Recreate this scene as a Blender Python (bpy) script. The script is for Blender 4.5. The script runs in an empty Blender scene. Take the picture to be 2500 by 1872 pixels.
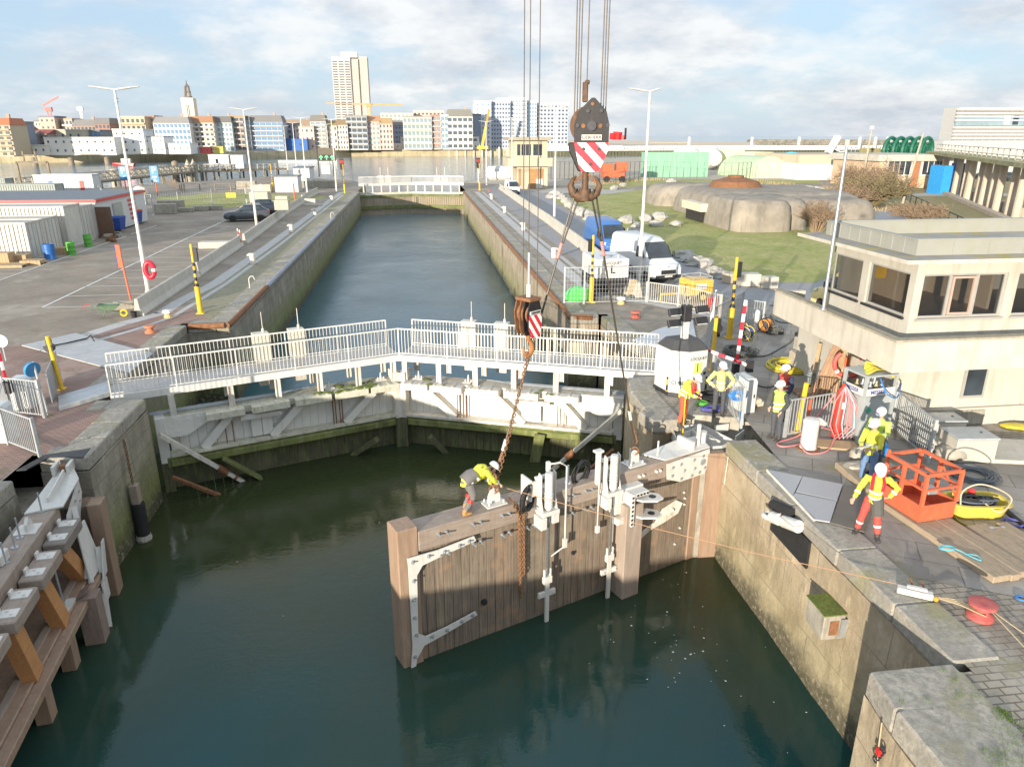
import bpy,bmesh,math,random
from mathutils import Matrix,Vector,noise as mnoise
R=math.radians
random.seed(7)
SC=bpy.context.scene
COL=SC.collection
CAM_H=8.3;FPX=1750.0;PITCH=math.atan(604/FPX);YAW=R(7.27)
cd=bpy.data.cameras.new('camera');cam=bpy.data.objects.new('camera',cd);COL.objects.link(cam)
cam.location=(0,0,CAM_H);cam.rotation_euler=(R(90)-PITCH,0,-YAW)
cd.sensor_width=36;cd.lens=36*FPX/2500;cd.clip_start=.1;cd.clip_end=30000
SC.camera=cam
SUN_EL=R(7.5);SUN_AZ=R(56)
SKY_S=.15;SUN_S=3.3;EXPO=1.28
world=bpy.data.worlds.new('World');SC.world=world;world.use_nodes=True
wn=world.node_tree;wn.nodes.clear();WL=wn.links
def wnode(t,**k):
 n=wn.nodes.new(t)
 for a,b in k.items():setattr(n,a,b)
 return n
out=wnode('ShaderNodeOutputWorld');bg=wnode('ShaderNodeBackground')
sky=wnode('ShaderNodeTexSky',sky_type='NISHITA',sun_disc=False)
sky.sun_elevation=SUN_EL;sky.sun_rotation=R(90)-(SUN_AZ+math.pi);sky.air_density=1.0;sky.dust_density=.6;sky.ozone_density=2.0
tc=wnode('ShaderNodeTexCoord');sep=wnode('ShaderNodeSeparateXYZ');WL.new(tc.outputs['Generated'],sep.inputs[0])
def wm(op,a,b=None,c=None,clamp=False):
 n=wnode('ShaderNodeMath',operation=op);n.use_clamp=clamp
 for i,v in enumerate((a,b,c)):
  if v is None:continue
  if isinstance(v,(int,float)):n.inputs[i].default_value=v
  else:WL.new(v,n.inputs[i])
 return n.outputs[0]
zz=wm('ADD',wm('MAXIMUM',sep.outputs['Z'],0.0),.30)
cx_=wm('DIVIDE',sep.outputs['X'],zz);cy_=wm('DIVIDE',sep.outputs['Y'],zz)
comb=wnode('ShaderNodeCombineXYZ');WL.new(cx_,comb.inputs[0]);WL.new(cy_,comb.inputs[1])
def wnoise(scale,detail,rough,loc=(0,0,0)):
 mp=wnode('ShaderNodeMapping');mp.inputs['Location'].default_value=loc;WL.new(comb.outputs[0],mp.inputs[0])
 n=wnode('ShaderNodeTexNoise');n.inputs['Scale'].default_value=scale;n.inputs['Detail'].default_value=detail
 n.inputs['Roughness'].default_value=rough;WL.new(mp.outputs[0],n.inputs[0]);return n.outputs['Fac']
n1=wnoise(1.5,7,.56,(3.1,1.7,0));n2=wnoise(3.2,6,.6,(9,4,2));n3=wnoise(.6,2,.5,(1,7,0))
cov=wm('ADD',wm('MULTIPLY',n1,.6),wm('ADD',wm('MULTIPLY',n2,.25),wm('MULTIPLY',n3,.3)))
ramp=wnode('ShaderNodeValToRGB');ramp.color_ramp.elements[0].position=.50;ramp.color_ramp.elements[1].position=.62
WL.new(cov,ramp.inputs[0])
shade=wnode('ShaderNodeValToRGB');shade.color_ramp.elements[0].position=.35;shade.color_ramp.elements[1].position=.62
shade.color_ramp.elements[0].color=(.74,.79,.88,1);shade.color_ramp.elements[1].color=(1.22,1.215,1.20,1)
WL.new(n2,shade.inputs[0])
csc=wnode('ShaderNodeVectorMath',operation='SCALE');WL.new(shade.outputs[0],csc.inputs[0]);csc.inputs['Scale'].default_value=2.25
hs=wnode('ShaderNodeMix',data_type='RGBA');hs.inputs[0].default_value=.86
hs.inputs[7].default_value=(1.42,1.84,2.36,1)
WL.new(sky.outputs[0],hs.inputs[6])
mx=wnode('ShaderNodeMix',data_type='RGBA');WL.new(wm('MULTIPLY',ramp.outputs[0],.85),mx.inputs[0]);WL.new(hs.outputs[2],mx.inputs[6]);WL.new(csc.outputs[0],mx.inputs[7])
zr=wnode('ShaderNodeMapRange');WL.new(sep.outputs['Z'],zr.inputs[0]);zr.inputs[1].default_value=.12;zr.inputs[2].default_value=.5;zr.inputs[3].default_value=1.0;zr.inputs[4].default_value=1.35
zs=wnode('ShaderNodeVectorMath',operation='SCALE');WL.new(mx.outputs[2],zs.inputs[0]);WL.new(zr.outputs[0],zs.inputs['Scale'])
WL.new(zs.outputs[0],bg.inputs[0]);bg.inputs[1].default_value=SKY_S;WL.new(bg.outputs[0],out.inputs[0])
sd=bpy.data.lights.new('sun','SUN');sd.energy=SUN_S;sd.angle=R(.55);sd.color=(1.0,.89,.74)
so=bpy.data.objects.new('sun',sd);COL.objects.link(so)
dirv=Vector((math.cos(SUN_AZ)*math.cos(SUN_EL),math.sin(SUN_AZ)*math.cos(SUN_EL),-math.sin(SUN_EL)))
so.rotation_euler=dirv.to_track_quat('-Z','Y').to_euler();so.location=(-30,-30,40)
SC.view_settings.view_transform='Standard';SC.view_settings.look='None';SC.view_settings.exposure=EXPO;SC.view_settings.gamma=1
SC.view_settings.use_curve_mapping=False
SC.cycles.max_bounces=6;SC.cycles.transparent_max_bounces=12
def ray(px,py):
 x=(px-1250)/FPX;y=-(py-936)/FPX
 fw=math.cos(PITCH)+y*math.sin(PITCH);up=-math.sin(PITCH)+y*math.cos(PITCH)
 return Vector((x*math.cos(YAW)+fw*math.sin(YAW),-x*math.sin(YAW)+fw*math.cos(YAW),up))
O3=Vector((0,0,CAM_H))
def P(px,py,z=0.):
 r=ray(px,py);return O3+r*((z-CAM_H)/r.z)
def PY(px,py,Y):
 r=ray(px,py);return O3+r*(Y/r.y)
def PD(px,py,D):
 "point at ground distance D from the camera"
 r=ray(px,py);return O3+r*(D/math.hypot(r.x,r.y))
def hat(px,py,X,Y):
 "height over the point X, Y"
 lo,hi=-20.,8.
 if True:
  D=math.hypot(X,Y)
  b=X*math.sin(YAW)+Y*math.cos(YAW)
  k=(936-py)/FPX
  h=b*(k*math.cos(PITCH)-math.sin(PITCH))/(math.cos(PITCH)+k*math.sin(PITCH))
  return h+CAM_H
class MB:
 def __init__(s):s.v=[];s.f=[];s.m=[];s.k=0;s.T=None
 def add(s,vs,fs):
  n=len(s.v)
  s.v+=[(s.T@Vector(v))if s.T else Vector(v)for v in vs]
  s.f+=[tuple(n+i for i in f)for f in fs];s.m+=[s.k]*len(fs)
  return s
 def boxm(s,M,sx,sy,sz):
  x,y,z=sx/2,sy/2,sz/2
  vs=[M@Vector(c)for c in((-x,-y,-z),(x,-y,-z),(x,y,-z),(-x,y,-z),(-x,-y,z),(x,-y,z),(x,y,z),(-x,y,z))]
  return s.add(vs,[(0,3,2,1),(4,5,6,7),(0,1,5,4),(1,2,6,5),(2,3,7,6),(3,0,4,7)])
 def box(s,c,d,rz=0,rx=0,ry=0):
  M=Matrix.Translation(c)@Matrix.Rotation(rz,4,'Z')@Matrix.Rotation(ry,4,'Y')@Matrix.Rotation(rx,4,'X')
  return s.boxm(M,*d)
 def bb(s,x0,x1,y0,y1,z0,z1):
  return s.box(((x0+x1)/2,(y0+y1)/2,(z0+z1)/2),(abs(x1-x0),abs(y1-y0),abs(z1-z0)))
 def beam(s,p,q,w,h,up=(0,0,1),ext=0):
  p=Vector(p);q=Vector(q);d=q-p;L=d.length
  if L<1e-6:return s
  a=d.normalized();u=Vector(up)
  if abs(a.dot(u))>.98:u=Vector((0,1,0))
  b=u.cross(a).normalized();c=a.cross(b)
  M=Matrix(((a.x,b.x,c.x,0),(a.y,b.y,c.y,0),(a.z,b.z,c.z,0),(0,0,0,1)))
  return s.boxm(Matrix.Translation((p+q)/2)@M,L+ext,w,h)
 def cyl(s,p,q,r0,r1=None,n=12,cap=True):
  r1=r0 if r1 is None else r1
  return s.tube([p,q],[r0,r1],n,cap)
 def tube(s,pts,r,n=6,cap=True,closed=False):
  pts=[Vector(p)for p in pts];m=len(pts)
  rr=list(r)if isinstance(r,(list,tuple))else[r]*m
  ref=None;rings=[]
  for i,p in enumerate(pts):
   if closed:t=pts[(i+1)%m]-pts[i-1]
   else:t=pts[min(i+1,m-1)]-pts[max(i-1,0)]
   t=t.normalized()if t.length>1e-9 else Vector((0,0,1))
   if ref is None:
    ref=Vector((0,0,1))if abs(t.z)<.9 else Vector((1,0,0))
   b=t.cross(ref)
   if b.length<1e-4:b=t.orthogonal()
   b.normalize();c=b.cross(t);ref=c
   q=rr[i];qa,qb=q if isinstance(q,(tuple,list))else(q,q)
   rings.append([p+b*math.cos(2*math.pi*k/n)*qa+c*math.sin(2*math.pi*k/n)*qb for k in range(n)])
  vs=[v for rg in rings for v in rg];fs=[]
  for i in range(m if closed else m-1):
   j=(i+1)%m
   for k in range(n):
    l=(k+1)%n
    fs.append((i*n+k,i*n+l,j*n+l,j*n+k))
  if cap and not closed:
   fs.append(tuple(range(n-1,-1,-1)));fs.append(tuple((m-1)*n+k for k in range(n)))
  return s.add(vs,fs)
 def extr(s,poly,vec):
  poly=[Vector(p)for p in poly];n=len(poly);vec=Vector(vec)
  vs=poly+[p+vec for p in poly]
  fs=[tuple(range(n-1,-1,-1)),tuple(range(n,2*n))]+[(i,(i+1)%n,n+(i+1)%n,n+i)for i in range(n)]
  return s.add(vs,fs)
 def prism(s,p2,z0,z1):
  return s.extr([(p[0],p[1],z0)for p in p2],(0,0,z1-z0))
 def sheet(s,p2,z):
  return s.add([(p[0],p[1],z)for p in p2],[tuple(range(len(p2)))])
 def lathe(s,prof,c=(0,0,0),n=16,M=None):
  vs=[];fs=[];m=len(prof)
  for r,z in prof:
   for k in range(n):
    a=2*math.pi*k/n;v=Vector((r*math.cos(a),r*math.sin(a),z))
    vs.append((M@v if M else v)+Vector(c))
  for i in range(m-1):
   for k in range(n):l=(k+1)%n;fs.append((i*n+k,i*n+l,(i+1)*n+l,(i+1)*n+k))
  if prof[0][0]>1e-4:fs.append(tuple(range(n-1,-1,-1)))
  if prof[-1][0]>1e-4:fs.append(tuple((m-1)*n+k for k in range(n)))
  return s.add(vs,fs)
 def ball(s,c,r,n=10,m=6,sc=(1,1,1),M=None):
  pr=[(math.sin(math.pi*i/m)*1.0,-math.cos(math.pi*i/m))for i in range(m+1)]
  K=Matrix.Diagonal((r*sc[0],r*sc[1],r*sc[2],1))
  if M:K=M@K
  return s.lathe(pr,c,n,K)
 def torus(s,c,R_,r,n=20,k=8,M=None,a0=0,a1=2*math.pi):
  full=abs(a1-a0-2*math.pi)<1e-6
  pts=[]
  for i in range(n if full else n+1):
   a=a0+(a1-a0)*i/n;v=Vector((R_*math.cos(a),R_*math.sin(a),0))
   pts.append((M@v if M else v)+Vector(c))
  return s.tube(pts,r,k,True,full)
 def build(s,name,mat,parent=None,loc=None,smooth=False,bevel=0,world=False,rz=0):
  """world=True: the points are world points; they are brought into the parent's frame"""
  me=bpy.data.meshes.new(name)
  vs=s.v
  if world:
   if parent is not None:
    root=parent
    while root.parent:root=root.parent
    I=(Matrix.Translation(root.location)@root.rotation_euler.to_matrix().to_4x4()).inverted()
    vs=[I@v for v in vs]
   elif loc is not None:
    vs=[v-Vector(loc)for v in vs]
  me.from_pydata([tuple(v)for v in vs],[],s.f)
  ms=mat if isinstance(mat,(list,tuple))else[mat]
  for x in ms:me.materials.append(x)
  if len(ms)>1:me.polygons.foreach_set('material_index',s.m)
  if smooth:me.polygons.foreach_set('use_smooth',[True]*len(me.polygons))
  me.update();me.validate()
  bm=bmesh.new();bm.from_mesh(me);bmesh.ops.recalc_face_normals(bm,faces=bm.faces)
  if bevel:
   es=[e for e in bm.edges if len(e.link_faces)==2 and e.calc_face_angle(0)>.6]
   try:bmesh.ops.bevel(bm,geom=es,offset=bevel,segments=1,affect='EDGES',clamp_overlap=True)
   except Exception:pass
  bm.to_mesh(me);bm.free()
  if smooth:
   try:me.set_sharp_from_angle(angle=R(40))
   except Exception:pass
  o=bpy.data.objects.new(name,me);COL.objects.link(o)
  if parent is not None:o.parent=parent
  if loc is not None and parent is None:o.location=loc
  if rz:o.rotation_euler.z=rz
  return o
def tag(o,label=None,cat=None,group=None,kind=None):
 if label:o['label']=label
 if cat:o['category']=cat
 if group:o['group']=group
 if kind:o['kind']=kind
 return o
def thing(name,label,cat,loc=(0,0,0),rz=0,group=None):
 o=bpy.data.objects.new(name,None);COL.objects.link(o);o.empty_display_size=.2
 o.location=loc;o.rotation_euler=(0,0,rz)
 return tag(o,label,cat,group)
def copy_tree(o,loc=None,rz=None,label=None,parent=None,scale=None):
 c=o.copy();COL.objects.link(c);c.parent=parent
 if loc is not None:c.location=loc
 if rz is not None:c.rotation_euler.z=rz
 if label:c['label']=label
 if scale:c.scale=(scale,)*3
 for ch in list(KIDS(o)):copy_tree(ch,parent=c)
 return c
def KIDS(o):return[x for x in COL.objects if x.parent==o]
def struct(name,mb,mat,**k):
 o=mb.build(name,mat,**k);o['kind']='structure';return o
def text_mesh(txt,size,M,depth=.004,bold=True):
 "letters as solid geometry; M places them (x along the line, y up)"
 cu=bpy.data.curves.new('lettering','FONT');cu.body=txt;cu.size=size;cu.extrude=depth/2
 cu.align_x='CENTER';cu.align_y='CENTER';cu.resolution_u=2
 if bold:cu.offset=size*.02
 ob=bpy.data.objects.new('lettering',cu);COL.objects.link(ob)
 dg=bpy.context.evaluated_depsgraph_get();me=bpy.data.meshes.new_from_object(ob.evaluated_get(dg))
 mb=MB();mb.add([M@v.co for v in me.vertices],[tuple(p.vertices)for p in me.polygons])
 bpy.data.objects.remove(ob);bpy.data.curves.remove(cu);bpy.data.meshes.remove(me)
 return mb
MC={}
class NT:
 def __init__(s,name):
  s.m=bpy.data.materials.new(name);s.m.use_nodes=True;s.t=s.m.node_tree
  s.b=s.t.nodes['Principled BSDF'];s.tc=s.n('ShaderNodeTexCoord')
 def n(s,t,**k):
  n=s.t.nodes.new(t)
  for a,b in k.items():setattr(n,a,b)
  return n
 def put(s,sock,v):
  if isinstance(v,bpy.types.NodeSocket):s.t.links.new(v,sock)
  elif isinstance(v,(tuple,list)):sock.default_value=tuple(v)+((1,)if len(v)==3 and sock.type=='RGBA' else())
  else:sock.default_value=v
 def math(s,op,a,b=0,clamp=False):
  n=s.n('ShaderNodeMath',operation=op);n.use_clamp=clamp;s.put(n.inputs[0],a);s.put(n.inputs[1],b);return n.outputs[0]
 def noise(s,sc,det=5,rough=.6,vec=None,stretch=None,dist=0):
  n=s.n('ShaderNodeTexNoise');v=vec or s.tc.outputs['Object']
  if stretch:
   mp=s.n('ShaderNodeMapping');mp.inputs['Scale'].default_value=stretch;s.put(mp.inputs[0],v);v=mp.outputs[0]
  s.put(n.inputs['Vector'],v);n.inputs['Scale'].default_value=sc;n.inputs['Detail'].default_value=det
  n.inputs['Roughness'].default_value=rough;n.inputs['Distortion'].default_value=dist;return n.outputs['Fac']
 def ramp(s,f,a,b,c0=(0,0,0),c1=(1,1,1)):
  r=s.n('ShaderNodeValToRGB');r.color_ramp.elements[0].position=a;r.color_ramp.elements[1].position=b
  r.color_ramp.elements[0].color=(*c0,1);r.color_ramp.elements[1].color=(*c1,1);s.put(r.inputs[0],f);return r.outputs[0]
 def mix(s,f,a,b,mode='MIX'):
  n=s.n('ShaderNodeMix',data_type='RGBA',blend_type=mode);s.put(n.inputs[0],f);s.put(n.inputs[6],a);s.put(n.inputs[7],b);return n.outputs[2]
 def xyz(s,v=None):
  n=s.n('ShaderNodeSeparateXYZ');s.put(n.inputs[0],v or s.tc.outputs['Object']);return n.outputs
 def vec(s,x,y,z=0):
  n=s.n('ShaderNodeCombineXYZ');s.put(n.inputs[0],x);s.put(n.inputs[1],y);s.put(n.inputs[2],z);return n.outputs[0]
 def bump(s,h,st=.3,d=.02,prev=None):
  n=s.n('ShaderNodeBump');n.inputs['Strength'].default_value=st;n.inputs['Distance'].default_value=d;s.put(n.inputs['Height'],h)
  if prev:s.put(n.inputs['Normal'],prev)
  return n.outputs[0]
 def fin(s,col,rough=.7,metal=0,bump=None,spec=None):
  s.put(s.b.inputs['Base Color'],col);s.put(s.b.inputs['Roughness'],rough);s.put(s.b.inputs['Metallic'],metal)
  if bump:s.put(s.b.inputs['Normal'],bump)
  if spec is not None:s.b.inputs['Specular IOR Level'].default_value=spec
  return s.m
def sc3(c,k):return tuple(min(1,x*k)for x in c)
def mat(name,c,rough=.65,metal=0,var=.18,sc=3,stain=None,samt=.5,bump=.15,stretch=None):
 if name in MC:return MC[name]
 t=NT(name);f=t.noise(sc,6,.65,stretch=stretch);f2=t.noise(sc*.23,4,.6)
 col=t.mix(t.ramp(f,.3,.7),sc3(c,1-var),sc3(c,1+var))
 col=t.mix(t.ramp(f2,.35,.7),col,t.mix(.35,col,sc3(c,1-var*1.5)))
 if stain:
  col=t.mix(t.math('MULTIPLY',t.ramp(t.noise(sc*.9,8,.7,stretch=(3,3,.4)),.5,.68),samt),col,stain)
 MC[name]=t.fin(col,rough,metal,t.bump(t.noise(sc*6,4),bump,.01)if bump else None);return MC[name]
def glass(name='dark_window_glass',c=(.03,.04,.05),rough=.06):
 if name in MC:return MC[name]
 t=NT(name);MC[name]=t.fin(t.mix(t.ramp(t.noise(.7,2),.4,.6),sc3(c,.7),sc3(c,1.5)),rough,0,None,.8);return MC[name]
WHITE=(.68,.66,.60)
m_white=mat('white_paint',WHITE,.5,0,.06,2,(.4,.33,.24),.25,.05)
m_wrust=mat('white_paint_rust',(.67,.64,.56),.55,0,.1,1.6,(.36,.17,.06),.55,.1)
m_wmoss=mat('mossy_white_timber',(.58,.56,.45),.85,0,.2,3,(.20,.21,.07),.65,.4)
m_steel=mat('galvanised_steel',(.42,.45,.47),.45,.6,.15,4)
m_dsteel=mat('dark_steel',(.05,.05,.055),.5,.4,.3,5)
m_rust=mat('rusty_steel',(.26,.12,.055),.85,.1,.4,8,(.10,.05,.03),.7,.4)
m_yel=mat('yellow_paint',(.75,.47,.03),.45,0,.08,3,(.35,.22,.06),.3)
m_blk=mat('black_paint',(.025,.025,.028),.45,0,.2,4)
m_red=mat('red_paint',(.55,.035,.03),.4,0,.15,4)
m_orng=mat('orange_red_paint',(.60,.125,.055),.55,0,.18,5,(.30,.12,.07),.55)
m_blue=mat('blue_paint',(.03,.10,.34),.4,0,.15,3)
m_green=mat('green_paint',(.10,.38,.05),.5,0,.15,3)
m_conc=mat('weathered_concrete',(.36,.33,.27),.9,0,.3,2.5,(.15,.13,.09),.65,.6)
m_conc2=mat('pale_concrete',(.50,.47,.40),.88,0,.14,2,(.27,.24,.19),.4,.3)
m_rope=mat('rope_fibre',(.45,.36,.22),.9,0,.2,30)
m_rubber=mat('black_rubber',(.02,.02,.02),.8,0,.3,6)
m_cable=mat('steel_wire_rope',(.10,.085,.07),.5,.5,.3,40)
m_ply=mat('fresh_timber',(.45,.32,.18),.8,0,.2,3,(.25,.16,.08),.4,.2,(1,1,5))
m_glass=glass()
WZ=-3.8
def brickmat(name,c1,c2,mortar,bw,bh,mix=.5,dirt=(.12,.10,.08),damt=.5,vert=False,rot=0,grass=None,pale=None,msize=.012):
 t=NT(name);v=t.tc.outputs['Object']
 if vert:
  x,y,z=t.xyz()[:3];v=t.vec(t.math('ADD',x,y),z)
 mp=t.n('ShaderNodeMapping');mp.inputs['Rotation'].default_value=(0,0,rot);t.put(mp.inputs[0],v)
 b=t.n('ShaderNodeTexBrick');t.put(b.inputs['Vector'],mp.outputs[0]);b.inputs['Scale'].default_value=1
 b.inputs['Brick Width'].default_value=bw;b.inputs['Row Height'].default_value=bh;b.inputs['Mortar Size'].default_value=msize;b.inputs['Mortar Smooth'].default_value=.3
 t.put(b.inputs['Color1'],c1);t.put(b.inputs['Color2'],c2);t.put(b.inputs['Mortar'],mortar);b.inputs['Bias'].default_value=0
 f1=t.noise(.35,8,.65);f2=t.noise(2.5,6,.7)
 col=t.mix(t.math('MULTIPLY',t.ramp(f1,.42,.66),damt),b.outputs['Color'],dirt)
 if pale:col=t.mix(t.math('MULTIPLY',t.ramp(t.noise(.22,7,.7,dist=.6),.52,.66),.55),col,pale)
 if grass:col=t.mix(t.math('MULTIPLY',t.ramp(t.noise(.6,7,.7),.58,.66),.8),col,grass)
 col=t.mix(t.math('MULTIPLY',f2,.5),col,t.mix(.5,col,(.02,.02,.02)))
 bp=t.bump(b.outputs['Fac'],.5,-.012);bp=t.bump(f2,.25,.02,bp)
 return t.fin(col,.88,0,bp)
g_yard=brickmat('yard_setts',(.40,.335,.26),(.335,.285,.22),(.18,.15,.12),.22,.11,damt=.75,dirt=(.21,.175,.135),pale=(.50,.45,.37),grass=(.22,.19,.12))
g_red=brickmat('red_brick_paving',(.42,.26,.20),(.36,.22,.175),(.18,.14,.12),.22,.11,damt=.45,pale=(.46,.39,.34),grass=(.14,.14,.07))
g_quay=brickmat('quay_setts',(.42,.365,.285),(.34,.295,.23),(.16,.135,.105),.30,.16,damt=.7,dirt=(.2,.17,.13),pale=(.56,.52,.46),grass=(.26,.24,.14),msize=.018)
g_grey=brickmat('grey_paving',(.38,.345,.30),(.31,.285,.25),(.14,.125,.11),1.35,.75,damt=.75,dirt=(.17,.145,.115),pale=(.50,.46,.40),rot=R(28),grass=(.25,.23,.12),msize=.014)
def groundmat(name,a,b,c,sc=.5,rough=.95,bump=.3,bd=.03):
 t=NT(name);f=t.noise(sc,9,.7);f2=t.noise(sc*7,6,.7)
 col=t.mix(t.ramp(f,.35,.65),a,b);col=t.mix(t.ramp(f2,.45,.7),col,c)
 return t.fin(col,rough,0,t.bump(f2,bump,bd))
g_grass=groundmat('grass_turf',(.25,.28,.06),(.44,.38,.17),(.18,.22,.045),.35,bump=.8,bd=.08)
g_sand=groundmat('sandy_ground',(.40,.34,.26),(.47,.41,.32),(.34,.30,.23),.08)
g_beach=groundmat('beach_sand',(.58,.48,.36),(.52,.42,.31),(.62,.52,.40),.02)
g_asph=groundmat('asphalt',(.26,.26,.265),(.31,.305,.30),(.23,.23,.235),.5,bump=.15,bd=.01)
g_path=groundmat('light_concrete_strip',(.50,.49,.47),(.42,.41,.39),(.36,.34,.31),.8,bump=.1)
g_mud=groundmat('rough_grass_bank',(.22,.20,.08),(.33,.27,.13),(.15,.13,.07),.5,bump=.8,bd=.1)
t=NT('coping_stone');a_=t.noise(1.1,9,.72);b_=t.noise(9,7,.75);c_=t.noise(.5,6,.65)
col=t.mix(t.ramp(a_,.38,.62),(.40,.365,.30),(.27,.25,.21));col=t.mix(t.ramp(b_,.42,.66),col,sc3((.40,.37,.31),.55));col=t.mix(t.math('MULTIPLY',t.ramp(c_,.52,.62),.6),col,(.25,.23,.09));col=t.mix(t.math('MULTIPLY',t.ramp(t.noise(2.5,8,.7),.6,.66),.6),col,(.52,.48,.41))
g_stone=t.fin(col,.88,0,t.bump(t.math('ADD',a_,b_),.6,.035))
def wallmat(name,base,base2,green=.6,sc=1.0,blocks=(1.15,.48),sun=False):
 t=NT(name);x,y,z=t.xyz()[:3];uv=t.vec(t.math('ADD',x,y),z)
 b=t.n('ShaderNodeTexBrick');t.put(b.inputs['Vector'],uv);b.inputs['Scale'].default_value=1;b.inputs['Brick Width'].default_value=blocks[0];b.inputs['Row Height'].default_value=blocks[1]
 b.inputs['Mortar Size'].default_value=.014;t.put(b.inputs['Color1'],base);t.put(b.inputs['Color2'],sc3(base,.86));t.put(b.inputs['Mortar'],sc3(base,.45))
 streak=t.noise(2.2,8,.7,stretch=(1,1,.18));blot=t.noise(.8,8,.68);fine=t.noise(7,7,.72)
 col=t.mix(t.ramp(blot,.38,.62),b.outputs['Color'],base2)
 col=t.mix(t.math('MULTIPLY',t.ramp(streak,.5,.64),.6),col,sc3(base,.42))
 col=t.mix(t.math('MULTIPLY',t.ramp(t.noise(1.6,7,.7,stretch=(1,1,.3)),.56,.68),.55),col,sc3(base,1.45))
 zn=t.math('ADD',z,t.math('MULTIPLY',t.math('SUBTRACT',t.noise(1.3,6,.7),.5),1.6))
 ga=t.math('MULTIPLY',t.ramp(t.math('MULTIPLY',zn,-1),1.7,3.0),green)if False else None
 mr=t.n('ShaderNodeMapRange');t.put(mr.inputs[0],zn);mr.inputs[1].default_value=-1.3;mr.inputs[2].default_value=-3.0;mr.inputs[3].default_value=0;mr.inputs[4].default_value=green
 col=t.mix(mr.outputs[0],col,t.mix(t.ramp(fine,.4,.6),(.12,.16,.03),(.20,.21,.06)))
 m2=t.n('ShaderNodeMapRange');t.put(m2.inputs[0],zn);m2.inputs[1].default_value=-2.9;m2.inputs[2].default_value=-3.5;m2.inputs[3].default_value=0;m2.inputs[4].default_value=.85
 col=t.mix(m2.outputs[0],col,t.mix(t.ramp(fine,.52,.66),(.055,.05,.03),(.30,.27,.20)))
 bp=t.bump(b.outputs['Fac'],.35,-.03);bp=t.bump(t.math('ADD',blot,fine),.55,.05,bp)
 return t.fin(col,.9,0,bp)
w_left=wallmat('lock_wall_stone',(.37,.335,.26),(.20,.18,.135),.85)
w_right=wallmat('rendered_quay_wall',(.50,.41,.28),(.30,.235,.15),.22,blocks=(2.6,1.3))
w_cham=wallmat('chamber_wall_concrete',(.42,.355,.26),(.27,.22,.155),.6,blocks=(3.1,1.6))
t=NT('harbour_water')
tcw=t.tc.outputs['Object']
big=t.noise(.5,4,.55,stretch=(1,1,1),dist=.4);mid=t.noise(2.4,4,.6,stretch=(1,1.6,1));fin_=t.noise(9,3,.6,stretch=(1,1.5,1))
sx,sy,sz_=t.xyz()[:3]
far=t.n('ShaderNodeMapRange');t.put(far.inputs[0],sy);far.inputs[1].default_value=22;far.inputs[2].default_value=120;far.inputs[3].default_value=.10;far.inputs[4].default_value=1.0
calm=t.ramp(t.noise(.12,4,.6,dist=.5),.35,.65,(.35,.35,.35),(1,1,1))
hgt=t.math('ADD',t.math('MULTIPLY',big,.9),t.math('ADD',t.math('MULTIPLY',mid,.45),t.math('MULTIPLY',fin_,.24)))
nb=t.n('ShaderNodeBump');t.put(nb.inputs['Height'],hgt);nb.inputs['Distance'].default_value=.16;t.put(nb.inputs['Strength'],t.math('MULTIPLY',far.outputs[0],calm))
yr=t.n('ShaderNodeMapRange');t.put(yr.inputs[0],t.math('ADD',sy,t.math('MULTIPLY',t.math('SUBTRACT',t.noise(.16,5,.6),.5),16)));yr.inputs[1].default_value=9;yr.inputs[2].default_value=19
wc=t.mix(yr.outputs[0],(.010,.056,.056),(.034,.044,.018))
yq=t.n('ShaderNodeMapRange');t.put(yq.inputs[0],sy);yq.inputs[1].default_value=27;yq.inputs[2].default_value=34;wc=t.mix(yq.outputs[0],wc,(.035,.10,.115))
fc=t.n('ShaderNodeMapRange');t.put(fc.inputs[0],sy);fc.inputs[1].default_value=26;fc.inputs[2].default_value=260;fc.inputs[3].default_value=0;fc.inputs[4].default_value=1  # blue tint of chamber and far water stands in for sky reflection
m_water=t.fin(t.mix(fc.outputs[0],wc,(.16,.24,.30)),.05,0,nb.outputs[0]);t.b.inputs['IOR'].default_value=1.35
sp=t.n('ShaderNodeMapRange');t.put(sp.inputs[0],sy);sp.inputs[1].default_value=125;sp.inputs[2].default_value=600;sp.inputs[3].default_value=.5;sp.inputs[4].default_value=.12;t.put(t.b.inputs['Specular IOR Level'],sp.outputs[0])
mb=MB()
mb.sheet([(-9000,-400),(9000,-400),(9000,24000),(-9000,24000)],WZ)
struct('water',mb,m_water)
mb=MB();mb.sheet([(-400,-300),(400,-300),(400,500),(-400,500)],-9)
struct('riverbed',mb,g_mud)
Lland=[(-12.9,-60),(-12.9,-20),(-11.1,8),(-10.8,17.9),(-10.8,19.5),(-9.6,19.5),(-9.6,23.5),(-11.2,23.9),(-11.2,34.3),(-9.4,34.3),(-9.4,118),(-9.4,138),(-13,150),(-31,168),(-36,160),(-50,136),(-60,117),(-80,80),(-110,20),(-120,-60)]
mb=MB();mb.sheet(Lland,0);struct('ground',mb,g_yard)
Rland=[(7.2,-60),(7.2,8.5),(8.7,8.55),(8.9,16.9),(9.6,17.1),(10.6,18.4),(10.0,19.6),(7.8,20.3),(7.3,21.0),(7.5,23.5),(9.0,23.9),(9.0,33.6),(7.5,33.8),(7.6,36),(7.6,118),(7.6,138),(20,170),(44,252),(92,300),(140,352),(420,430),(900,400),(900,-60)]
mb=MB();mb.sheet(Rland,0);struct('ground',mb,g_quay)
mb=MB();mb.sheet([(-2500,150),(-600,330),(-195,384),(-115,393),(-85,421),(-40,479),(60,487),(95,505),(330,640),(430,1050),(120,1500),(-2500,2600)],0);struct('ground',mb,g_sand)
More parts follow.
